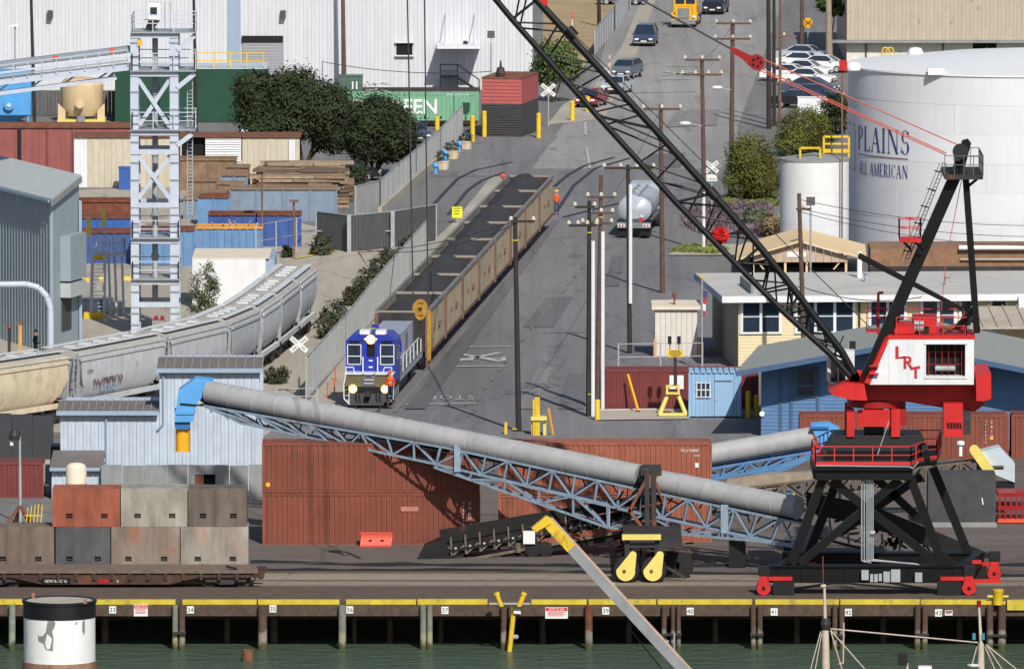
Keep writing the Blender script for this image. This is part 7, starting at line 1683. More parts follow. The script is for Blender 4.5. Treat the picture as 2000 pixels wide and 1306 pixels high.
# ---- maroon container wall, blue site office
Yq=GY(800); container('long_container','long maroon container along the roadside behind the yellow signal stand',X(1172,Yq),X(1482,Yq),Yq,0,A(0,722,Yq).z,'cont_maroon',pitch=.2,frame='cont_maroon')
Z[0]+=.004; sheet('kerb_strip',[(1165,822),(1345,820),(1345,800),(1168,801)],'concrete'); 
b=B(); p,q=G(1172,803),G(1285,801); b.bar(p+Vector((0,0,.06)),q+Vector((0,0,.06)),.2,.12); struct(b,'kerb','white_line')
Yo_=GY(816); x0,x1=X(1345,Yo_),X(1448,Yo_); z1=A(0,728,Yo_).z; M('office_blue',C(146,182,214),.6,var=.05,streak=.12)
t=thing('site_office','small light blue container office with barred window and door','site office',((x0+x1)/2,Yo_,0))
wx0,wx1,wz0,wz1=X(1361,Yo_),X(1387,Yo_),A(0,775,Yo_).z,A(0,747,Yo_).z; dx0,dx1,dz1=X(1396,Yo_),X(1432,Yo_),A(0,743,Yo_).z
b=B(); b.wall((x0+.08,Yo_+.05),(dx0-.02,Yo_+.05),.1,z1-.1,.26,.045); part(b,'wall_sheet','office_blue',t)
b=B(); b.wall((dx1+.02,Yo_+.05),(x1-.08,Yo_+.05),.1,z1-.1,.26,.045); part(b,'wall_sheet','office_blue',t)
b=B(); b.box(dx0,dx1,Yo_-.02,Yo_+.1,.12,dz1); d_=part(b,'door','office_blue',t); b=B(); b.box(dx0-.01,dx1-.1,Yo_-.06,Yo_-.021,dz1-.05,dz1-.01); part(b,'door_drip','dark_steel',d_); b=B(); b.lathe([(.05,-.06),(.05,0)],(dx0+.12,Yo_-.02,dz1*.5),8,'y'); part(b,'handle','galv',d_)
b=B(); b.box(dx0,dx1,Yo_+.02,Yo_+.1,dz1+.01,z1-.1); part(b,'wall_sheet','office_blue',t)
b=B(); b.box(x0+.05,x1-.05,Yo_+.11,Yo_+2.4,.08,z1-.02); part(b,'core','office_blue',t)
for x in (x0,x1-.1): b=B(); b.box(x,x+.1,Yo_-.01,Yo_+.1,.05,z1); part(b,'corner_post','office_blue',t)
n=9
for i in range(n): b=B(); xa=x0+(x1-x0)*i/n; b.box(xa+.03,xa+(x1-x0)/n-.06,Yo_-.02,Yo_+2.4,z1,z1+.1); part(b,'roof_rib','office_blue',t)
b=B(); b.box(wx0,wx1,Yo_-.03,Yo_-.002,wz0,wz1); w_=part(b,'window','glass',t)
for i in range(4): x=wx0+(wx1-wx0)*(i)/3; b=B(); b.box(x-.03,x+.03,Yo_-.07,Yo_-.031,wz0,wz1); part(b,'window_bar','white_paint',w_)
for i in range(3): z=wz0+(wz1-wz0)*i/2; b=B(); b.box(wx0-.06,wx1+.06,Yo_-.1,Yo_-.071,z-.03,z+.03); part(b,'window_bar','white_paint',w_)
for x in (x0+.4,(x0+x1)/2,x1-.6): b=B(); b.box(x,x+.3,Yo_,Yo_+2,0,.08); part(b,'skid','dark_steel',t)
# ---- signal stand
p=G(1314,814); s=sc(p.y); t=thing('signal_stand','yellow splayed stand carrying a pole with two black signal heads','signal',p)
for dx,dyy in ((-.8,-.3),(.8,-.3),(-.8,.7),(.8,.7)): b=B(); b.tube(p+Vector((dx,dyy,.15)),p+Vector((dx*.35,.2,1.4)),.13,10); part(b,'leg','pale_yellow',t)
b=B(); b.box(p.x-.85,p.x+.85,p.y-.4,p.y-.2,.1,.28); part(b,'cross_bar','pale_yellow',t); b=B(); b.box(p.x-.85,p.x+.85,p.y-.42,p.y+.8,.0,.1); part(b,'skid','dark_steel',t)
for z in (1.4,1.8): b=B(); b.box(p.x-.42,p.x+.42,p.y-.2,p.y+.6,z,z+.1); part(b,'head_plate','pale_yellow',t)
for dx in (-.35,.35): b=B(); b.box(p.x+dx-.06,p.x+dx+.06,p.y-.18,p.y+.55,1.5,1.8); part(b,'head_web','pale_yellow',t)
zt_=A(0,690,p.y).z; xp=X(1319,p.y); b=B(); b.tube((xp,p.y+.2,1.85),(xp,p.y+.2,zt_),.09,8); part(b,'pole','dark_steel',t)
b=B(); b.box(X(1304,p.y),X(1334,p.y),p.y+.05,p.y+.1,A(0,697,p.y).z,A(0,683,p.y).z); sg=part(b,'sign_board','yellow',t)
for py_,wq in ((686,10),(690,12),(694,9)):
    b=B(); z=A(0,py_,p.y).z; b.box(X(1319-wq,p.y),X(1319+wq,p.y),p.y+.04,p.y+.048,z-.025,z+.025); part(b,'print','ink',sg)
for px in (1308,1326):
    b=B(); x=X(px,p.y); b.box(x-.11,x+.11,p.y,p.y+.25,A(0,672,p.y).z,A(0,657,p.y).z); sh_=part(b,'signal_head','black_steel',t)
    b=B(); b.bar((x,p.y+.15,A(0,672,p.y).z),(x,p.y+.15,A(0,683,p.y).z),.05); part(b,'stem','dark_steel',t)
for px in (1314,1329): b=B(); z=A(0,746,Yq).z; x=X(px,Yq); b.box(x-.2,x+.2,Yq-.06,Yq-.02,z-.42,z+.42); solo(b,'notice_board','plate','left white notice sheet on the maroon container' if px<1320 else 'right white notice sheet on the maroon container','notice',group='notices on the maroon container')
p=G(1247,806); t=thing('barrier_arm','thin yellow pole leaning against the maroon container','pole',p); b=B(); b.bar(p+Vector((0,0,.05)),A(1226,731,p.y+1.2),.12,.12); part(b,'arm','orange_yellow',t); b=B(); b.box(p.x-.1,p.x+.1,p.y-.1,p.y+.1,0,.15); part(b,'foot','dark_steel',t)
M('bollard_y',C(226,192,52),.5,var=.08)
for px,pt,pb,l in ((1167,780,821,'yellow bollard at the left corner of the maroon container'),(1461,763,815,'thin yellow bollard right of the light blue office'),(1477,771,813,'pale yellow bollard against the blue house corner'),(923,226,278,'yellow bollard in front of the green container fence'),(946,217,268,'yellow bollard left of the red equipment housing'),(1052,221,270,'yellow bollard right of the red equipment housing'),(1118,198,236,'yellow bollard on the kerb near the parked red car'),(854,228,254,'left of two yellow bollards in front of the pale green container'),(873,216,240,'right of two yellow bollards in front of the pale green container'),(1148,185,218,'yellow bollard beside the bonnet of the parked red car')):
    p=G(px,pb); h_=A(0,pt,p.y).z; t=thing('bollard',l,'bollard',p,0,'yellow bollards'); r=.19 if pb<300 else .16
    b=B(); b.lathe([(r,0),(r,h_-.06),(r*.7,h_),(.02,h_+.02)],p,12); b.sm=40; part(b,'post','bollard_y',t); b=B(); b.lathe([(r+.02,h_*.88),(r+.02,h_*.9)],p,12); part(b,'band','orange_yellow',t)
# left signal stand near the crossing
p=G(1052,850); t=thing('crossing_stand','yellow railed steel stand at the roadside behind the orange container','stand',p)
for px in (1043,1047,1052): b=B(); b.bar((X(px,p.y),p.y,.0),A(px,775 if px!=1043 else 780,p.y),.14); part(b,'upright','yellow',t)
b=B(); b.box(X(1037,p.y),X(1068,p.y),p.y-.2,p.y+.7,A(0,820,p.y).z,A(0,813,p.y).z); part(b,'platform','pale_yellow',t)
for px in (1041,1064): b=B(); b.bar((X(px,p.y),p.y+.2,0),A(px,820,p.y+.2),.18); part(b,'leg','pale_yellow',t)
b=B(); b.bar(G(1080,849),A(1071,797,p.y),.1); part(b,'brace','orange_yellow',t)
b=B(); b.bar(G(988,848),A(988,824,GY(848)),.16); solo(b,'marker_stake','yellow','short yellow marker stake left of the roadside stand','stake')
# ---- fences
def fence(name,label,pts,h,mat,w_=.6,rib=.05,post='galv',posts=True,gap=.02):
    P=[G(*p) for p in pts]; t=thing(name,label,'fence',P[0])
    for a,c in zip(P,P[1:]):
        d=(c-a); 
        l_,r_=(a,c)
        nrm=Vector((d.y,-d.x,0))
        if nrm.y>0: l_,r_=c,a
        panels(t,'slat',mat,l_,r_,.06,h,w_,rib=rib,gap=gap,jit=.01)
        if posts:
            n=max(1,int(d.length/4)); 
            for i in range(n+1): q=a+d*i/n; b=B(); b.bar(q,q+Vector((0,0,h+.1)),.1); part(b,'post',post,t)
            b=B(); b.bar(a+Vector((0,0,h+.05)),c+Vector((0,0,h+.05)),.07); part(b,'top_rail',post,t)
    return t
M('fence_grey',C(150,152,154),.7,var=.09,streak=.25)
fence('slat_fence','long grey slat fence between the coal train and the shrubs',[(598,779),(674,694),(742,607),(800,540),(834,500)],2.5,'fence_grey',.55,.06)
fence('slat_fence','grey slat fence running up behind the planters toward the red housing',[(903,264),(860,312),(812,353),(742,416),(694,428)],2.35,'fence_grey',.5,.03)
b=B(); P=[G(862,316),G(812,357),G(742,421)]
for a,c in zip(P,P[1:]): b.bar(a+Vector((0,0,.3)),c+Vector((0,0,.3)),.3,.6)
solo(b,'fence_footing','concrete','low concrete footing wall under the upper grey slat fence','wall')
M('mesh_dark',C(84,86,88),.8,var=.12)
t=fence('mesh_gate_fence','dark slatted chain link gate fence across the track below the upper fence',[(618,484),(682,492),(767,484),(852,470)],2.55,'mesh_dark',.32,0,'galv',True,.05)
for px,py in ((682,493),(767,485)): p=G(px,py); b=B(); b.box(p.x-.14,p.x+.14,p.y-.25,p.y-.05,0,2.7); part(b,'gate_post','galv',t)
b=B(); b.bar(G(618,485)+Vector((0,-.1,1.25)),G(767,485)+Vector((0,-.1,1.25)),.08); part(b,'mid_rail','galv',t)
def link(name,label,pts,h,step=3.2):
    P=[G(*p) for p in pts]; t=thing(name,label,'fence',P[0])
    for a,c in zip(P,P[1:]):
        d=c-a; n=max(1,int(d.length/step))
        for i in range(n+1): q=a+d*i/n; b=B(); b.bar(q,q+Vector((0,0,h)),.09); part(b,'post','galv',t)
        for z in (h-.05,h*.5): b=B(); b.bar(a+Vector((0,0,z)),c+Vector((0,0,z)),.05); part(b,'rail','galv',t)
    return t
link('chain_link_fence','open chain link fence in front of the royal blue bin',[(500,505),(618,484)],2.4)
link('chain_link_fence','chain link fence between the maroon container and the white shed',[(1208,724),(1372,722)],1.75,2.2)
fence('mesh_fence','pale mesh fence climbing beside the far road at top',[(1162,108),(1200,60),(1228,20),(1252,-30)],2.2,'galv',.8,0,'galv',True,.1)
link('pipe_railing','light blue pipe railing beside the locomotive',[(540,790),(620,790)],1.05,2.4)
# ---- beige warehouse top right
Yu=GY(128); x0=X(1652,Yu); t=thing('beige_warehouse','beige metal warehouse with stained white lower wall at top right','building',(X(1830,Yu),Yu,0)); M('beige_wall',C(182,171,152),.7,var=.05,streak=.2,rust=.04); M('stained_white',C(216,214,204),.7,var=.08,streak=.3,rust=.12,rustcol=C(180,156,120))
ze=A(0,80,Yu).z; oa,ob=X(1898,Yu),X(1944,Yu)
panels(t,'lower_panel','stained_white',(x0,Yu),(oa,Yu),0,ze,1.6,rib=0); panels(t,'lower_panel','stained_white',(ob,Yu),(X(2100,Yu),Yu),0,ze,1.6,rib=0)
b=B(); b.box(oa,ob,Yu,Yu+.08,0,A(0,104,Yu).z); part(b,'lower_panel','stained_white',t); b=B(); b.box(oa-.1,ob+.1,Yu+.3,Yu+.4,0,ze); part(b,'opening','black',t)
b=B(); b.box(x0,X(2100,Yu),Yu+.5,Yu+30,0,ze+9); part(b,'core','beige_wall',t)
panels(t,'upper_panel','beige_wall',(x0,Yu-.5),(X(2100,Yu),Yu-.5),ze+.1,ze+9,.7,rib=.03)
b=B(); b.box(x0-1.3,X(2100,Yu),Yu-1.1,Yu+.2,ze-.12,ze+.08); part(b,'eave','concrete_grey',t)
for px in (1690,1840,1925): b=B(); b.bar((X(px,Yu),Yu-.12,0),(X(px,Yu),Yu-.12,ze),.1); part(b,'downpipe','dark_steel',t)
b=B()
for px in (1720,1728): 
    b.path([(X(px,Yu-4),Yu-4,0),(X(px,Yu-4),Yu-4,1.3),(X(px+4,Yu-4),Yu-4,1.8),(X(px+13,Yu-4),Yu-4,1.8),(X(px+17,Yu-4),Yu-4,1.3),(X(px+17,Yu-4),Yu-4,0)],.06,6)
solo(b,'ladder_hoops','yellow','yellow ladder hoops on the tank edge against the beige warehouse','ladder',kind='stuff') if False else None
for px in (1720,1728):
    b=B(); b.path([(X(px,Yu-4),Yu-4,0),(X(px,Yu-4),Yu-4,1.3),(X(px+4,Yu-4),Yu-4,1.8),(X(px+13,Yu-4),Yu-4,1.8),(X(px+17,Yu-4),Yu-4,1.3),(X(px+17,Yu-4),Yu-4,0)],.07,6); solo(b,'ladder_hoop','yellow','left of two yellow ladder hoops before the beige warehouse' if px==1720 else 'right of two yellow ladder hoops before the beige warehouse','ladder',group='yellow hoops')
x0,x1,y0,y1,_,z1=FB(1557,1616,191,222,.4); b=B(); b.box(x0,x1,y0,y1,0,z1); b.box(x0-.05,x1+.05,y0-.05,y1+.05,z1,z1+.08); solo(b,'low_wall','white_paint','low white wall in front of the dark parked cars','wall')
# ================= vehicles =================
def prof_car(L,W_,Hh,kind):
    """side outlines (y along length, z): body and glasshouse"""
    if kind=='sedan': return [(0,.35),(0,.72),(.12,.82),(.95,.98),(L-.75,1.02),(L-.05,.95),(L,.7),(L,.35)],[(1.0,.97),(1.65,Hh-.04),(2.0,Hh),(L-1.6,Hh),(L-.85,1.0)]
    if kind=='suv': return [(0,.4),(0,.95),(.1,1.08),(1.0,1.15),(L-.1,1.18),(L,1.0),(L,.4)],[(.95,1.13),(1.6,Hh-.05),(1.9,Hh),(L-.5,Hh),(L-.12,1.16)]
    return [(0,.45),(0,.98),(.1,1.08),(1.05,1.14),(L-.02,1.12),(L,1.05),(L,.45)],[(1.0,1.12),(1.55,Hh-.05),(1.8,Hh),(3.0,Hh),(3.3,1.12)]
def car(label,paint,loc_,rz,kind='sedan',L=4.6,W_=1.8,Hh=1.45,group=None,name='parked_car',cat_='car'):
    """front faces local -y"""
    t=thing(name,label,cat_,loc_,rz,group,local=True); h_=W_/2
    bp,gp_=prof_car(L,W_,Hh,kind)
    def loft(pr,w0,w1,zs,ze): 
        b=B(); n=len(pr); A_=[(-1,x) for x in pr]; vs=[]
        for sg in (-1,1):
            for y,z in pr: f=(z-zs)/(ze-zs) if ze>zs else 0; vs.append((sg*(w0+(w1-w0)*max(0,min(1,f))),y,z))
        b.add(vs,[tuple(range(n-1,-1,-1)) if True else 0,tuple(range(n,2*n))]+[(i,(i+1)%n,n+(i+1)%n,n+i) for i in range(n)]); return b
    b=loft(bp,h_,h_-.04,.4,1.1); b.sm=25; bd=part(b,'body',paint,t)
    z0=gp_[0][1]; g=loft(gp_,h_-.06,h_-.28,z0,Hh); part(g,'glasshouse','glass',t)
    rp=[(y,z) for y,z in gp_[1:-1]]; b=B(); y0,y1=gp_[2][0]-.25,gp_[-2][0]+.05; b.add([(-h_+.28,y0,Hh-.02),(h_-.28,y0,Hh-.02),(h_-.28,y1,Hh-.02),(-h_+.28,y1,Hh-.02),(-h_+.34,y0+.1,Hh+.03),(h_-.34,y0+.1,Hh+.03),(h_-.34,y1-.1,Hh+.03),(-h_+.34,y1-.1,Hh+.03)],[(3,2,1,0),(4,5,6,7),(0,1,5,4),(1,2,6,5),(2,3,7,6),(3,0,4,7)]); part(b,'roof',paint,t)
    for sg in (-1,1):
        b=B(); b.bar((sg*(h_-.05),gp_[0][0],z0),(sg*(h_-.27),gp_[1][0]+.1,Hh-.02),.07); part(b,'pillar',paint,t)
        b=B(); b.bar((sg*(h_-.05),gp_[-1][0],gp_[-1][1]),(sg*(h_-.27),gp_[-2][0],Hh-.02),.08); part(b,'pillar',paint,t)
        b=B(); b.box(sg*h_-(.0 if sg>0 else .16),sg*h_+(.16 if sg>0 else 0),1.25,1.4,1.0,1.12); part(b,'mirror',paint,t)
        b=B(); b.box(sg*.62-.17,sg*.62+.17,-.03,.05,.62,.76); part(b,'headlight','lamp_white',t)
        b=B(); b.box(sg*.66-.14,sg*.66+.14,L-.04,L+.03,.7,.88); part(b,'taillight','red_dark',t)
        for y in (.85,L-.95):
            b=B(); b.lathe([(.2,0),(.3,.02),(.32,.06),(.32,.2),(.2,.22)],(sg*(h_-.08)-.11,y,.32),16,'x'); w_=part(b,'wheel','rubber',t)
            b=B(); x=sg*(h_+.02); b.lathe([(.2,-.02),(.2,.02)],(x,y,.32),12,'x'); part(b,'rim','galv',w_)
    b=B(); b.box(-.5,.5,-.03,.04,.45,.62); part(b,'grille','black',t); b=B(); b.box(-h_+.08,h_-.08,-.06,.06,.34,.44); part(b,'bumper','dark_steel' if kind!='suv' else 'chrome',t)
    b=B(); b.box(-.26,.26,-.065,-.04,.46,.56); part(b,'number_plate','plate',t)
    return t
for nm,c in (('paint_navy',C(54,70,98)),('paint_silver',C(176,184,192)),('paint_red',C(150,34,48)),('paint_black',C(34,36,42)),('paint_white',C(232,234,236)),('paint_grey',C(96,104,116)),('paint_slate',C(70,84,110))): M(nm,c,.25,var=.03,spec=.6)
rd=R(-5)
car('dark blue sport utility vehicle driving toward the camera on the far road','paint_navy',G(1257,92),rd,'suv',4.9,1.95,1.85,name='moving_car')
car('dark grey car parked first behind the silver sedan','paint_grey',G(1212,156),R(-14),'suv',4.7,1.85,1.6,'cars parked along the far kerb')
car('silver sedan parked between the red car and a dark car','paint_silver',G(1193,186),R(-14),'sedan',4.7,1.82,1.45,'cars parked along the far kerb')
car('dark red car parked at the kerb behind the boom','paint_red',G(1143,212),R(-14),'sedan',4.6,1.8,1.5,'cars parked along the far kerb')
car('dark car crossing at the top edge left of the yellow truck','paint_grey',G(1262,10),R(80),'sedan',4.6,1.8,1.45)
car('black pickup at the top edge right of the yellow truck','paint_black',G(1391,30),R(-8),'pickup',5.4,1.95,1.85,name='pickup_truck',cat_='pickup')
car('white pickup parked behind the beige shed right of the tower','paint_white',G(470,272),R(-82),'pickup',5.4,1.9,1.85,name='pickup_truck',cat_='pickup')
for i,(px,py,pt,l) in enumerate(((1530,136,'paint_white','white sedan farthest back in the tank side car park'),(1534,152,'paint_white','white car second from the back in the tank side car park'),(1540,168,'paint_white','white car third from the back in the tank side car park'),(1546,186,'paint_slate','slate blue car in the tank side car park'),(1528,212,'paint_black','black car nearest the low white wall'),(1504,160,'paint_white','white car half hidden by the dark poles'),(1532,122,'paint_silver','silver car at the very back of the tank side car park'),(1556,200,'paint_navy','navy car between the slate and the black parked cars'),(1570,142,'paint_white','white car nearest the beige warehouse in the car park'))):
    car(l,pt,G(px+88,py),R(72),'sedan',4.7,1.82,1.45,'cars parked beside the tanks')
car('black car parked in shade under the large trees','paint_black',G(742,352),R(85),'sedan',4.6,1.8,1.45); car('blue car half hidden behind the upper slat fence','paint_slate',G(822,282),R(20),'suv',4.5,1.8,1.6)
# ---- yellow semi tractor
p=G(1335,55); t=thing('semi_truck','yellow conventional semi truck with chrome grille at the top of the road','truck',p,R(-5),local=True); M('truck_yellow',C(228,170,38),.35,var=.05)
b=B(); b.ext([(-.75,0,.75),(.75,0,.75),(.75,0,1.75),(.6,0,1.95),(-.6,0,1.95),(-.75,0,1.75)],(0,1.9,0)); part(b,'bonnet','truck_yellow',t)
b=B(); b.box(-.52,.52,-.08,-.01,.85,1.8); gr=part(b,'grille','chrome',t)
for i in range(7): b=B(); x=-.42+i*.14; b.box(x-.03,x+.03,-.1,-.081,.9,1.75); part(b,'grille_bar','concrete_grey',gr)
b=B(); hblock(b,-1.05,1.05,1.9,4.2,.9,2.95,[(-.9,-.06,2.05,2.7),(.06,.9,2.05,2.7)],.06); cb=part(b,'cab','truck_yellow',t)
for x in (-.88,.08): b=B(); b.box(x,x+.8,1.93,1.95,2.07,2.68); part(b,'windscreen','glass',cb)
b=B(); b.box(-1.1,1.1,-.3,.1,.35,.75); part(b,'bumper','chrome',t)
for sg in (-1,1):
    b=B(); b.ext([(sg*.76,.1,.7),(sg*.76,1.9,.7),(sg*.76,1.9,1.25),(sg*.76,1.2,1.35),(sg*.76,.3,1.1)],(sg*.42,0,0)); part(b,'fender','truck_yellow',t)
    b=B(); b.box(sg*.95-.15,sg*.95+.15,-.02,.08,.95,1.15); part(b,'headlight','lamp_white',t)
    b=B(); b.tube((sg*1.15,4.0,1.0),(sg*1.15,4.0,3.7),.09,8); part(b,'exhaust_stack','chrome',t)
    b=B(); b.box(sg*1.25-.1,sg*1.25+.1,1.85,1.95,1.9,2.5); part(b,'mirror','chrome',t)
    b=B(); b.tube((sg*.95,2.6,.6),(sg*.95,4.0,.6),.3,12); part(b,'fuel_tank','chrome',t)
    for y in (.9,5.6,6.9): b=B(); b.lathe([(.25,0),(.5,.03),(.5,.3),(.25,.34)],(sg*.95-.17,y,.5),16,'x'); part(b,'wheel','rubber',t)
b=B(); b.box(-.45,.45,1.9,7.6,.6,.9); part(b,'chassis','black_steel',t)
# ---- tank truck seen from behind (rear at local -y end)
p=G(1238,466); t=thing('tank_truck','silver tank truck seen from behind driving up the road','truck',p,R(-5),local=True); M('tank_silver',C(196,204,212),.28,.35,var=.05)
b=B(); pr=[(.02,0),(.75,.06),(1.12,.35),(1.16,.8),(1.16,9.2),(1.05,9.6),(.02,9.8)]; b.lathe(pr,(0,.5,2.05),28,'y')
for i in range(len(b.v)): v=b.v[i]; b.v[i]=(v[0]*1.06,v[1],2.05+(v[2]-2.05)*.9)
b.sm=35; part(b,'tank','tank_silver',t)
for y in (2.8,5.2,7.6): b=B(); b.lathe([(1.2,0),(1.2,.12)],(0,y,2.05),28,'y'); 
b=B(); b.box(-1.2,1.2,.0,.25,.75,1.15); bm=part(b,'rear_frame','chrome',t)
for sg in (-1,1):
    b=B(); b.box(sg*.9-.25,sg*.9+.25,-.03,-.001,.85,1.05); part(b,'light_panel','plate',bm)
    for x in (-.12,.1): b=B(); b.lathe([(.07,0),(.07,.03)],(sg*.9+x,-.06,.95),8,'y'); part(b,'taillight','red_dark',bm)
    b=B(); b.box(sg*.85-.32,sg*.85+.32,.3,.36,.12,.8); part(b,'mud_flap','black_steel',t)
    for y in (.9,2.1,10.6,13.4): 
        b=B(); b.lathe([(.25,0),(.5,.03),(.5,.45),(.25,.5)],(sg*.85-.25,y,.5),16,'x'); w_=part(b,'wheel','rubber',t)
    b=B(); b.bar((sg*.35,1.2,3.2),(sg*.35,9.5,3.2),.06); part(b,'top_rail','galv',t)
    b=B(); b.box(sg*1.15-.06,sg*1.15+.06,3,9,1.2,1.45); part(b,'side_pipe','chrome',t)
b=B(); b.box(-.14,.14,-.06,-.01,1.2,1.48) ; b.tf(Matrix.Translation((.55,0,1.35))@Matrix.Rotation(R(45),4,'Y')@Matrix.Translation((0,0,-1.34))); part(b,'placard','sign_red',t)
for y in (3,5.5,8): b=B(); b.lathe([(.3,0),(.3,.12),(.2,.2)],(0,y,3.08),12); part(b,'manhole','galv',t)
b=B(); b.box(-1.1,1.1,10.6,13.6,.95,3.1); part(b,'cab','paint_silver',t); b=B(); b.box(-.5,.5,.5,13,.7,.95); part(b,'chassis','black_steel',t)
# ================= poles =================
def insul(b,x,y,z,r=.1): b.lathe([(r*.5,0),(r,.05),(r*.6,.12),(r*.9,.16),(r*.3,.24)],(x,y,z),8)
def upole(label,px,pt,pb,px2=None,r=.16,mat='pole_wood',arms=(),conduit=None,group='utility poles',bands=False,lamp=None):
    p=G(px if px2 is None else px2,pb); zt_=A(px,pt,p.y).z; s=sc(p.y); xt=X(px,p.y)
    t=thing('utility_pole',label,'utility pole',p,0,group)
    b=B(); b.tube(p,(xt,p.y,zt_),r*1.1,10,r*.8); b.sm=True; part(b,'pole',mat,t)
    for py,l_,r_,n in arms:
        z=A(0,py,p.y).z; x0,x1=xt+l_/s,xt+r_/s; b=B(); b.bar((x0,p.y-r,z),(x1,p.y-r,z),.11,.14); ar=part(b,'crossarm',mat,t)
        for i in range(n):
            x=x0+(x1-x0)*(i/(n-1) if n>1 else .5); b=B(); insul(b,x,p.y-r,z+.07,.14); part(b,'insulator','insulator',ar)
    if conduit:
        for dx,a,c in conduit:
            b=B(); b.tube((xt+dx/s,p.y-r*1.4,A(0,c,p.y).z),(xt+dx/s,p.y-r*1.4,A(0,a,p.y).z),.12,8); part(b,'conduit','white_paint',t)
    if bands:
        for py in bands: z=A(0,py,p.y).z; b=B(); b.lathe([(r*1.2,0),(r*1.2,.06)],(xt,p.y,z),10); part(b,'marker_band','yellow',t)
    if lamp:
        dx,py=lamp; z=A(0,py,p.y).z; b=B(); b.bar((xt,p.y-.1,z),(xt+dx/s,p.y-.3,z+.2),.06); ar=part(b,'lamp_arm','galv',t)
        b=B(); b.ball((xt+(dx*1.25)/s,p.y-.3,z+.2),.32,10,6,1.3,.7,.45); part(b,'lamp_head','lamp_white',ar)
    return t,(xt,p.y,zt_)
upole('dark pole standing alone in the road right of the coal train',1006,424,842,1013,.17,'pole_dark',[(432,-8,36,2)],bands=(470,838))
upole('dark pole with pale conduit, leftmost of three poles by the maroon container',1151,392,813,1149,.15,'pole_dark',[(404,-28,10,2),(440,-40,14,4)],[(7,470,812)],bands=(455,770))
upole('pole with white conduit, middle of three poles by the maroon container',1174,342,800,1166,.15,'pole_wood',[(385,-26,26,3),(416,-22,22,3),(436,-36,20,3)],[(3,452,798)],bands=(425,))
upole('pole with thick white conduit behind the tank truck',1226,322,690,1230,.15,'pole_dark',[(328,-46,50,4)],[(5,360,592)])
upole('plain brown pole in the road right of the tank truck',1290,205,572,1294,.17,'pole_wood',[(213,-34,38,3)])
upole('tall pole with two crossarms and street lamp above the road',1370,112,490,1377,.17,'pole_wood',[(117,-33,34,3),(146,-38,38,4)],[(4,375,487)],lamp=(-26,246))
upole('far pole with two crossarms and street lamp left of the bushes',1430,42,392,1428,.19,'pole_wood',[(46,-32,34,3),(76,-34,34,3)],lamp=(-24,176))
upole('left of the three dark poles beside the car park',1499,-60,252,1502,.2,'pole_dark'); upole('middle of the three dark poles beside the car park',1510,-60,246,1512,.15,'pole_dark'); upole('red-brown right of the three poles beside the car park',1523,-60,240,1523,.13,'bracket_rust',[(71,-18,32,1)])
upole('brown pole beside the round yellow railway sign',1565,-60,108,1566,.2,'pole_wood')
upole('black pole in front of the warehouse at far left',62,-60,330,70,.14,'pole_dark'); upole('black pole touching the right side of the grey tower',379,-60,262,384,.13,'pole_dark'); upole('brown pole against the white warehouse above the trees',670,-60,180,672,.2,'pole_wood')
upole('short pole carrying a sagging cable in front of the white warehouse',615,116,172,616,.1,'pole_dark'); upole('dark pole at the top behind the mesh fence',1169,-60,52,1170,.18,'pole_dark')
upole('grey pole in front of the tan shed with a side floodlight',1560,378,745,1572,.16,'pole_wood',[(408,-6,24,1)])
upole('thick leaning palm-like trunk pole at top right of the car park',1616,-40,124,1620,.3,'tarp')
# wires
def wire(label,a,c,ya,yc,sag,r=.02,name='wire'):
    P=A(*a,ya); Q=A(*c,yc); b=B(); pts=[P.lerp(Q,i/10)-Vector((0,0,sag*4*(i/10)*(1-i/10))) for i in range(11)]; b.path(pts,r,4); solo(b,name,'wire',label,'wire',group='overhead wires')
wire('sagging cable from the short pole to the red housing',(615,118),(958,140),GY(172),GY(268),.5,.03)
wire('wire from the leftmost roadside pole across to the far brown pole',(1151,440),(1290,214),GY(813),GY(572),.6)
wire('wire between the two street lamp poles',(1372,118),(1432,46),GY(490),GY(392),.3)
wire('upper wire crossing in front of the huge tank',(1562,390),(2060,440),GY(745),735,.5); wire('middle wire crossing in front of the huge tank',(1564,408),(2060,462),GY(745),735,.5); wire('lower wire crossing in front of the huge tank',(1564,414),(2060,480),GY(745),735,.6)
wire('thin wire sloping over the coal train to the lone dark pole',(700,492),(1006,432),GY(492),GY(842),.4,.025); wire('second thin wire sloping over the coal train',(700,486),(1006,438),GY(492),GY(842),.8,.025)
wire('wire from the grey pole over the yellow office roof',(1566,560),(1800,580),GY(745),705,.5,.03)
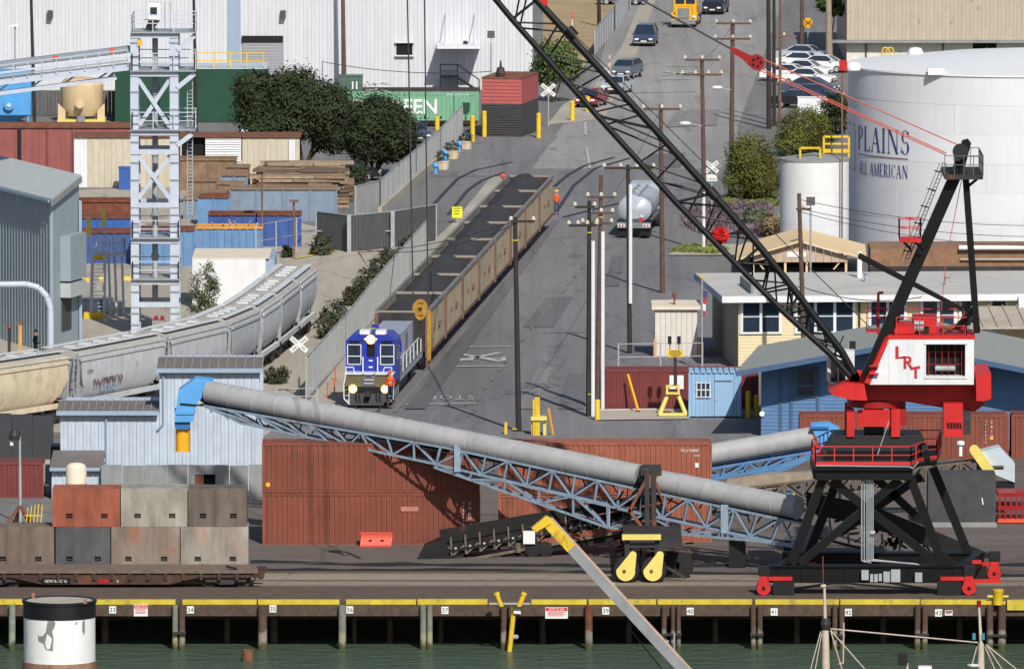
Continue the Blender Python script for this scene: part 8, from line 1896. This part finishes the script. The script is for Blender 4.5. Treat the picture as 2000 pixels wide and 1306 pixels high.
# ---- lamps, crossing signs
def xbuck(label,px,pt,pb,w_,plate=False):
    p=G(px,pb); t=thing('crossbuck_sign',label,'railway sign',p); zc=A(0,pt,p.y).z; s=sc(p.y); h_=w_/s/2
    b=B(); b.tube(p,(p.x,p.y,zc+.3),.06,8); part(b,'post','galv',t)
    for i,a in enumerate((40,-40)):
        d=Vector((math.cos(R(a)),0,math.sin(R(a)))); b=B(); b.bar(Vector((p.x,p.y-.08-.03*i,zc))-d*h_*1.3,Vector((p.x,p.y-.08-.03*i,zc))+d*h_*1.3,.02,.3,d.cross(Vector((0,1,0)))); bl=part(b,'blade','plate',t)
        for k_,tx in ((-1,'RAIL' if i==0 else 'CROSS'),(1,'ROAD' if i==0 else 'ING')):
            M4=Matrix.Translation(Vector((p.x,p.y-.1-.03*i,zc))+d*(k_*h_*.72))@Matrix.Rotation(R(-a),4,'Y')@Matrix.Rotation(R(90),4,'X')@Matrix.Translation((0,-.07,0)); text(tx,.2,'ink',M4,'lettering',bl,sx=.8)
    if plate:
        b=B(); b.box(p.x-.4,p.x+.4,p.y-.1,p.y-.06,zc-1.05,zc-.55); pl=part(b,'track_plate','plate',t); text('3 TRACKS',.2,'ink',face((p.x,p.y-.105,zc-.95)),'lettering',pl,sx=.8)
    return t
t=xbuck('white crossbuck by the grey slat fence left of the locomotive',584,672,772,32)
xbuck('weathered crossbuck right of the red equipment housing',1071,176,248,26); xbuck('crossbuck with small track plate in front of the bushes',1390,326,420,24,True)
p=G(1578,108); t=thing('railway_warning_sign','round yellow railway advance warning sign at top right','sign',p); z=A(0,45,p.y).z
b=B(); b.tube(p,(p.x,p.y,z),.06,8); part(b,'post','galv',t); b=B(); b.lathe([(.45,-.1),(.45,-.06)],(p.x,p.y,z),24,'y'); dsc=part(b,'disc','orange_yellow',t)
for a in (45,-45): d=Vector((math.cos(R(a)),0,math.sin(R(a)))); b=B(); b.bar(Vector((p.x,p.y-.115,z))-d*.42,Vector((p.x,p.y-.115,z))+d*.42,.02,.07,d.cross(Vector((0,1,0)))); part(b,'bar','ink',dsc)
for x in (-.26,.2): text('R',.24,'ink',face((p.x+x+.02,p.y-.13,z-.08)),'letter',dsc)
def flood(label,px,pt,pb,two=True):
    p=G(px,pb); t=thing('flood_light',label,'light',p); z=A(0,pt,p.y).z; b=B(); b.tube(p,(p.x,p.y,z),.07,8); part(b,'post','galv',t)
    for sg in ((-1,1) if two else (0,)):
        b=B(); b.bar((p.x,p.y,z),(p.x+sg*.4,p.y,z+.5),.06); part(b,'bracket','galv',t); b=B(); b.ext([(p.x+sg*.5-.3,p.y-.3,z+.4),(p.x+sg*.5-.3,p.y+.2,z+.4),(p.x+sg*.5-.3,p.y+.2,z+.95),(p.x+sg*.5-.3,p.y-.1,z+.95)],(.6,0,0)); part(b,'lamp_head','black_steel',t)
flood('twin floodlight post in front of the beige warehouse',1710,24,112); flood('floodlight post above the red equipment housing',959,84,262,False); flood('floodlight post at right end of the beige warehouse',1992,8,108,False); flood('low floodlight beside the small white tank',1583,412,540,False); flood('floodlight post at the corner of the beige warehouse',1655,24,118,False)
for px,pt,pb,l in ((412,606,715,'brown post lamp over the covered hoppers by the small tree'),(512,335,486,'brown yard lamp in front of the stacked trays'),(574,395,505,'brown yard lamp nearer the gate fence'),(30,52,200,'thin lamp post in front of the warehouse at far left')):
    p=G(px,pb); z=A(0,pt,p.y).z; t=thing('yard_lamp',l,'lamp',p,0,'small yard lamps'); b=B(); b.tube(p,(p.x,p.y,z),.07,8); part(b,'post','bracket_rust' if px>100 else 'galv',t); b=B(); b.box(p.x-.32,p.x+.32,p.y-.3,p.y+.2,z,z+.16); part(b,'lamp_head','bracket_rust' if px>100 else 'lamp_white',t)
# crossing gate arms standing upright
for px,pt,pb,l in ((1114,22,150,'raised red and white crossing gate arm nearer the boom'),(1187,100,160,'raised red and white crossing gate arm beside the parked cars')):
    p=G(px,pb); z=A(0,pt,p.y).z; t=thing('crossing_gate',l,'barrier',p); n=8
    for i in range(n): b=B(); b.bar((p.x+.2*i/n,p.y,z*i/n),(p.x+.2*(i+1)/n,p.y,z*(i+1)/n-.01),.13,.06); part(b,'stripe','sign_red' if i%2 else 'plate',t)
    b=B(); b.box(p.x-.3,p.x+.3,p.y+.05,p.y+.5,0,1.2); part(b,'cabinet','galv',t)
# red marker lamp and yellow board at the train
p=tc(821)+nT*-2.0; t=thing('marker_post','red-topped marker post beside the far end of the coal train','post',p); b=B(); b.tube(p,p+Vector((0,0,3.7)),.06,6); part(b,'post','dark_steel',t); b=B(); b.ball(p+Vector((0,0,3.75)),.2,8,6); part(b,'lamp','plastic_red',t)
p=G(893,436); t=thing('yellow_notice','bright yellow notice board beside the coal cars','sign',p+Vector((-.3,0,0))); M('fluoro',C(226,226,40),.6,var=.04); z=A(0,413,p.y).z
b=B(); b.box(X(883,p.y),X(903,p.y),p.y,p.y+.04,A(0,435,p.y).z+.35,z+.35); part(b,'board','fluoro',t); b=B(); b.bar(p+Vector((0,.1,0)),p+Vector((0,.1,.9)),.08); part(b,'post','galv',t)
b=B()
for i in range(3):
    b=B(); b.box(X(886,p.y),X(900-2*i,p.y),p.y-.012,p.y-.002,z+.2-.2*i,z+.25-.2*i); part(b,'print','ink',t)
# planters with blue globes
M('planter',C(206,192,164),.8,var=.06); M('globe_blue',C(86,164,226),.35,var=.04)
# flagpole
p=G(1371,722); t=thing('flagpole','flagpole with drooping flag beside the white shed','flagpole',p); z=A(0,545,p.y).z; b=B(); b.tube(p,(p.x,p.y,z),.045,8); part(b,'pole','galv',t); b=B(); b.ball((p.x,p.y,z+.08),.1); part(b,'finial','orange_yellow',t)
M('flag_blue',C(60,66,110),.8); M('flag_red',C(170,60,70),.8)
for i in range(4):
    za=z-.7-i*.42; b=B(); b.ext([(p.x+.05,p.y,za),(p.x+.35-.05*i,p.y+.12,za-.08),(p.x+.32-.05*i,p.y+.1,za-.5),(p.x+.06,p.y,za-.42)],(0,.02,0)); part(b,'flag_fold',('flag_blue','flag_red','plate','flag_red')[i],t)
# ================= plants =================
def leafmat(nm,c,var=.35): 
    m=M(nm,c,.75,var=var*1.3,sc_=.55,spec=.2); return m
leafmat('leaf_dark',C(56,64,42)); leafmat('leaf_olive',C(98,100,48)); leafmat('leaf_green',C(74,92,46)); leafmat('leaf_grey',C(92,98,74)); leafmat('lavender',C(112,100,108)); leafmat('grass',C(118,128,66)); leafmat('leaf_shrub',C(70,72,54)); leafmat('brushwood',C(150,132,96)); M('bark',C(70,58,48),.9,var=.2)
def leaves(b,lobes,n,size,seed):
    rnd=random.Random(seed); tot=sum(l[1][0]*l[1][1]*l[1][2] for l in lobes)
    for c,rr in lobes:
        m_=max(8,int(n*rr[0]*rr[1]*rr[2]/tot))
        clumps=[]
        for _ in range(max(4,m_//26)):
            while True:
                q=Vector((rnd.uniform(-1,1),rnd.uniform(-1,1),rnd.uniform(-1,1)))
                if .25<q.length<1: break
            q=q.normalized()*(q.length**.45); clumps.append(q)
        for i in range(m_):
            q=clumps[i%len(clumps)]; g=Vector((rnd.gauss(0,1),rnd.gauss(0,1),rnd.gauss(0,1)))*.16
            pt_=Vector((c[0]+(q.x+g.x)*rr[0],c[1]+(q.y+g.y)*rr[1],c[2]+(q.z+g.z)*rr[2]))
            if pt_.z<.05: pt_.z=.05+rnd.random()*.1
            nn=(q.normalized()+Vector((0,0,.35))+Vector((rnd.gauss(0,.5),rnd.gauss(0,.5),rnd.gauss(0,.5)))).normalized(); u=nn.cross(Vector((rnd.gauss(0,1),rnd.gauss(0,1),rnd.gauss(0,1)))).normalized(); v=nn.cross(u); s_=size*rnd.uniform(.6,1.3)
            b.add([pt_-u*s_,pt_-v*s_*.5,pt_+u*s_,pt_+v*s_*.5],[(0,1,2,3)])
    return b
def tree(name,label,px,pb,lobes,n,size,mat,seed,trunk=.2,fork=(),group=None,cat_='tree',limbs=True):
    """lobes: (px,py centre, px radius x, px radius z, depth offset, depth radius m)"""
    p=G(px,pb); s=sc(p.y); L=[]
    for lx,ly,rx,rz,o,ry in lobes: c=A(lx,ly,p.y+o); L.append(((c.x,c.y,c.z),(rx/s,ry,rz/s)))
    t=thing(name,label,cat_,p,0,group)
    if trunk:
        b=B()
        for i,(c,rr) in enumerate(L if limbs else L[:1]):
            base=p+Vector((random.uniform(-.2,.2),0,0)); mid=base.lerp(Vector(c),.45)+Vector((0,0,.1)); b.tube(base,mid,trunk*(1 if i==0 else .6),8,trunk*.5); b.tube(mid,c,trunk*.5,6,trunk*.15)
        part(b,'trunk','bark',t)
    b=leaves(B(),L,n,size,seed); part(b,'crown',mat,t)
    return t
tree('cypress_tree','large dark spreading tree left of the green container',590,330,[(575,190,62,52,0,2.4),(520,215,58,46,.6,2.2),(500,175,42,34,.3,1.8),(640,220,52,54,-.3,2.2),(545,248,62,30,-.5,2.0),(645,265,38,34,.2,1.7)],40000,.14,'leaf_dark',1,.26)
tree('cypress_tree','rounder dark tree in front of the green container',735,345,[(740,240,56,50,0,2.3),(768,258,46,44,-.4,2),(712,268,38,46,.3,2),(745,292,56,24,0,1.8)],28000,.135,'leaf_dark',2,.24)
tree('bush','olive bush nearest the tall pole in front of the small tank',1470,395,[(1465,310,44,46,0,1.8),(1490,345,42,40,-.3,1.6),(1445,350,30,36,.2,1.4)],15000,.1,'leaf_olive',3,.1,cat_='bush')
tree('bush','yellow-green bush beside the three dark poles',1570,305,[(1570,250,48,38,0,1.8),(1550,280,40,28,-.2,1.5),(1600,275,30,28,.2,1.3)],13000,.1,'leaf_olive',4,.1,cat_='bush')
tree('bush','dark shrub between the car park and the huge tank',1630,262,[(1630,208,26,26,0,1.2),(1625,240,28,26,0,1.2)],3000,.13,'leaf_dark',5,.08,cat_='bush')
tree('street_tree','green tree behind the boom above the parked red car',1085,200,[(1085,110,42,34,0,1.8),(1105,135,34,26,-.2,1.4),(1065,140,30,26,.2,1.4)],4500,.14,'leaf_green',6,.14)
tree('small_tree','small grey-green tree between tower and white trailer',402,660,[(400,560,26,36,0,.9),(385,590,22,22,-.2,.7),(412,540,16,26,.1,.6),(405,605,22,20,0,.7)],3600,.085,'leaf_grey',7,.08)
tree('palm_tree','ragged palm crown at the top edge beside the beige warehouse',1620,118,[(1622,8,26,16,0,1.0),(1632,20,16,12,0,.8)],1200,.2,'leaf_green',8,.18)
shr=[(540,732,22,20,'shrub below the crossbuck beside the blue building'),(640,640,22,26,'shrub beside the wheels of the last covered hopper car'),(655,612,28,26,'shrub against the slat fence right of the last covered hopper'),(722,548,30,26,'shrub in the row along the slat fence, middle'),(742,520,24,20,'shrub in the row along the slat fence, upper middle'),(770,500,26,18,'shrub under the gate fence right post'),(800,478,18,16,'uppermost shrub in the row along the slat fence'),(628,480,20,22,'shrub in front of the left gate fence panel'),(560,492,10,12,'tiny shrub at the white trailer corner'),(690,580,20,20,'low shrub between the middle of the slat fence and the concrete')]
for i,(px,py,rx,rz,l) in enumerate(shr):
    p=G(px,py+rz*.8); tree('shrub',l,px,py+rz*.8,[(px,py,rx,rz,0,1.1),(px-rx*.4,py+rz*.3,rx*.7,rz*.6,-.2,.8)],1300,.11,'leaf_shrub',20+i,.04,group='shrubs along the slat fence',cat_='shrub')
for i,(px,py,rx,rz,l) in enumerate(((698,350,26,36,'dark hedge bush at the foot of the upper slat fence'),(1505,440,22,22,'dry shrub left of the small white tank base'),(1475,425,26,18,'grey shrub in the flower bed'),(1185,745,16,22,'dry brush beside the pole at the maroon container'))):
    tree('shrub',l,px,py+rz,[(px,py,rx,rz,0,1.2)],1400,.12,('leaf_dark','brushwood','leaf_grey','brushwood')[i],40+i,.05,cat_='shrub')
def cover(name,label,poly,n,size,mat,h_,seed,cat_):
    rnd=random.Random(seed); b=B(); xs=[p[0] for p in poly]; ys=[p[1] for p in poly]
    def inside(x,y):
        c=False; j=len(poly)-1
        for i in range(len(poly)):
            if (poly[i][1]>y)!=(poly[j][1]>y) and x<(poly[j][0]-poly[i][0])*(y-poly[i][1])/(poly[j][1]-poly[i][1])+poly[i][0]: c=not c
            j=i
        return c
    k_=0
    while k_<n:
        x,y=rnd.uniform(min(xs),max(xs)),rnd.uniform(min(ys),max(ys))
        if not inside(x,y): continue
        k_+=1; q=G(x,y); hh=h_*rnd.uniform(.3,1)*(1+.6*noise.noise((q.x*.4,q.y*.15,seed))); u=Vector((rnd.gauss(0,.5),rnd.gauss(0,.5),1)).normalized()*hh; v=Vector((rnd.gauss(0,1),rnd.gauss(0,1),0)).normalized()*size
        b.add([q-v,q+v,q+v*.6+u,q-v*.6+u],[(0,1,2,3)])
    solo(b,name,mat,label,cat_,kind='stuff')
cover('flower_bed','mauve flowering ground cover below the bushes',[(1332,440),(1350,410),(1420,398),(1500,405),(1518,440),(1500,462),(1380,462)],4500,.12,'lavender',.6,3,'flowers')
cover('grass_patch','green grass bank under the bushes',[(1400,404),(1430,385),(1500,380),(1520,402),(1440,412)],3000,.09,'grass',.5,4,'grass')
cover('grass_strip','grass strip on the traffic island',[(1308,494),(1330,484),(1400,480),(1425,490),(1400,498)],2200,.08,'grass',.35,5,'grass')
sheet('traffic_island',[(1304,500),(1330,482),(1440,478),(1436,500)],'concrete')
for i,(px,py) in enumerate(((910,292),(884,311),(865,332))):
    p=G(px,py); t=thing('planter',['planter farthest up the slat fence near the yellow bollard','middle planter along the upper slat fence','planter nearest the camera along the upper slat fence'][i],'planter',p,0,'concrete planters')
    b=B(); b.lathe([(.42,0),(.52,.6),(.56,.6),(.56,.68),(.46,.68)],p,8); part(b,'tub','planter',t)
    b=leaves(B(),[((p.x,p.y,1.0),(.55,.5,.45))],350,.09,60+i); part(b,'plant','leaf_shrub',t)
for i,(px,py) in enumerate(((913,285),(894,300),(867,318),(848,342))):
    p=G(px,py)+Vector((.1,1.0,0)); t=thing('hydrant',['light blue hydrant nearest the yellow bollard','second light blue hydrant from the yellow bollard','third light blue hydrant from the yellow bollard','light blue hydrant closest to the camera by the fence'][i],'hydrant',p,0,'blue hydrants')
    b=B(); b.lathe([(.2,0),(.2,.08),(.13,.1),(.13,.45),(.2,.5)],p,12); part(b,'stem','globe_blue',t); b=B(); b.ball(p+Vector((0,0,.66)),.25,12,8); b.sm=True; part(b,'bonnet','globe_blue',t)
# ================= people =================
def person(label,p,rz,top,legs,hat,arm=(.25,-.15),skin=C(190,140,112)):
    """standing figure grown from a skeleton with a skin modifier; face toward local -y"""
    J=[(0,0,.95),(0,0,1.15),(0,0,1.42),(0,-.01,1.52),(0,-.03,1.66),(0,-.02,1.76),(-.1,0,.92),(-.11,-.03,.5),(-.12,.02,.08),(-.12,-.12,.04),(.1,0,.92),(.12,.05,.5),(.13,.08,.08),(.13,-.06,.04),(-.19,0,1.4),(-.25,.03,1.12),(-.24,arm[1],.9),(.19,0,1.4),(.26,.03,1.12),(arm[0],arm[1],.92),(-.23,arm[1]-.06,.82),(arm[0]-.01,arm[1]-.06,.84)]
    E_=[(0,1),(1,2),(2,3),(3,4),(4,5),(0,6),(6,7),(7,8),(8,9),(0,10),(10,11),(11,12),(12,13),(2,14),(14,15),(15,16),(16,20),(2,17),(17,18),(18,19),(19,21)]
    rad=[.16,.15,.17,.06,.1,.08,.1,.075,.055,.045,.1,.075,.055,.045,.075,.055,.045,.075,.055,.045,.035,.035]
    me=bpy.data.meshes.new('body'); me.from_pydata(J,E_,[]); o=bpy.data.objects.new('body',me); COL.objects.link(o)
    md=o.modifiers.new('s','SKIN'); 
    for i,v in enumerate(me.skin_vertices[0].data): v.radius=(rad[i],rad[i]*.85); v.use_root=(i==0)
    sb=o.modifiers.new('b','SUBSURF'); sb.levels=1; sb.render_levels=1
    bpy.context.view_layer.update(); nm=bpy.data.meshes.new_from_object(o.evaluated_get(bpy.context.evaluated_depsgraph_get())); bpy.data.objects.remove(o)
    nm.name='body'
    for k_ in (top,legs,M('skin_tone',skin,.6,var=.05)): nm.materials.append(MATS[k_] if isinstance(k_,str) else k_)
    for pl in nm.polygons:
        c=pl.center; pl.material_index=2 if (c.z>1.5 or (abs(c.x)>.18 and c.z<.9)) else (0 if c.z>.95 or abs(c.x)>.2 else 1); pl.use_smooth=True
    t=thing('person',label,'person',p,rz,local=True); part(nm,'body',top,t)
    b=B(); b.lathe([(.15,-.02),(.13,.06),(.08,.13),(.02,.15)],(0,-.01,1.74),12); b.sm=True; part(b,'hat',hat,t)
    b=B(); b.box(-.16,.16,-.13,-.1,1.1,1.12); part(b,'vest_band','plate',t)
    return t
M('cloth_dark',C(38,40,48),.9); M('jeans',C(54,60,84),.9)
person('worker in orange vest walking beside the last coal car',G(1087,420),R(160),'hi_vis','jeans','orange_yellow')
person('dark-clothed person standing beside the grey building at left',G(70,700),R(60),'cloth_dark','cloth_dark','cloth_dark')
pp=tc(690)+Vector((1.3,-.45,.5)); b=B(); b.box(1.0,1.6,-.7,-.15,.42,.49); part(b,'front_step','dark_steel',[o for o in bpy.data.objects if o.name=='locomotive'][0]); person('worker in orange vest riding the front step of the locomotive',pp,R(-10),'hi_vis','jeans','hi_vis')
# small yard things
for px,pb,pt,mt,l in ((18,702,640,'dark_steel','dark steel post left of the standing person'),(40,706,632,'chassis_orange','rusty orange post left of the standing person')):
    p=G(px,pb); t=thing('steel_post',l,'post',p); b=B(); b.bar(p,A(px,pt,p.y),.22,.2); part(b,'post',mt,t); b=B(); b.box(p.x-.3,p.x+.3,p.y-.2,p.y+.2,A(0,pt,p.y).z,A(0,pt,p.y).z+.15); part(b,'cap','bracket_rust',t)
for px,py in ((640,775),(653,768),(655,742)):
    p=G(px,py); b=B(); b.tube(p,p+Vector((0,0,.9)),.05,6); b.tube(p,p+Vector((0,0,.06)),.16,8); solo(b,'delineator','hi_vis',{640:'orange delineator post farthest left of the locomotive',653:'orange delineator post nearest the locomotive pilot',655:'orange delineator post behind the other two beside the locomotive'}[px],'post',group='orange delineators')
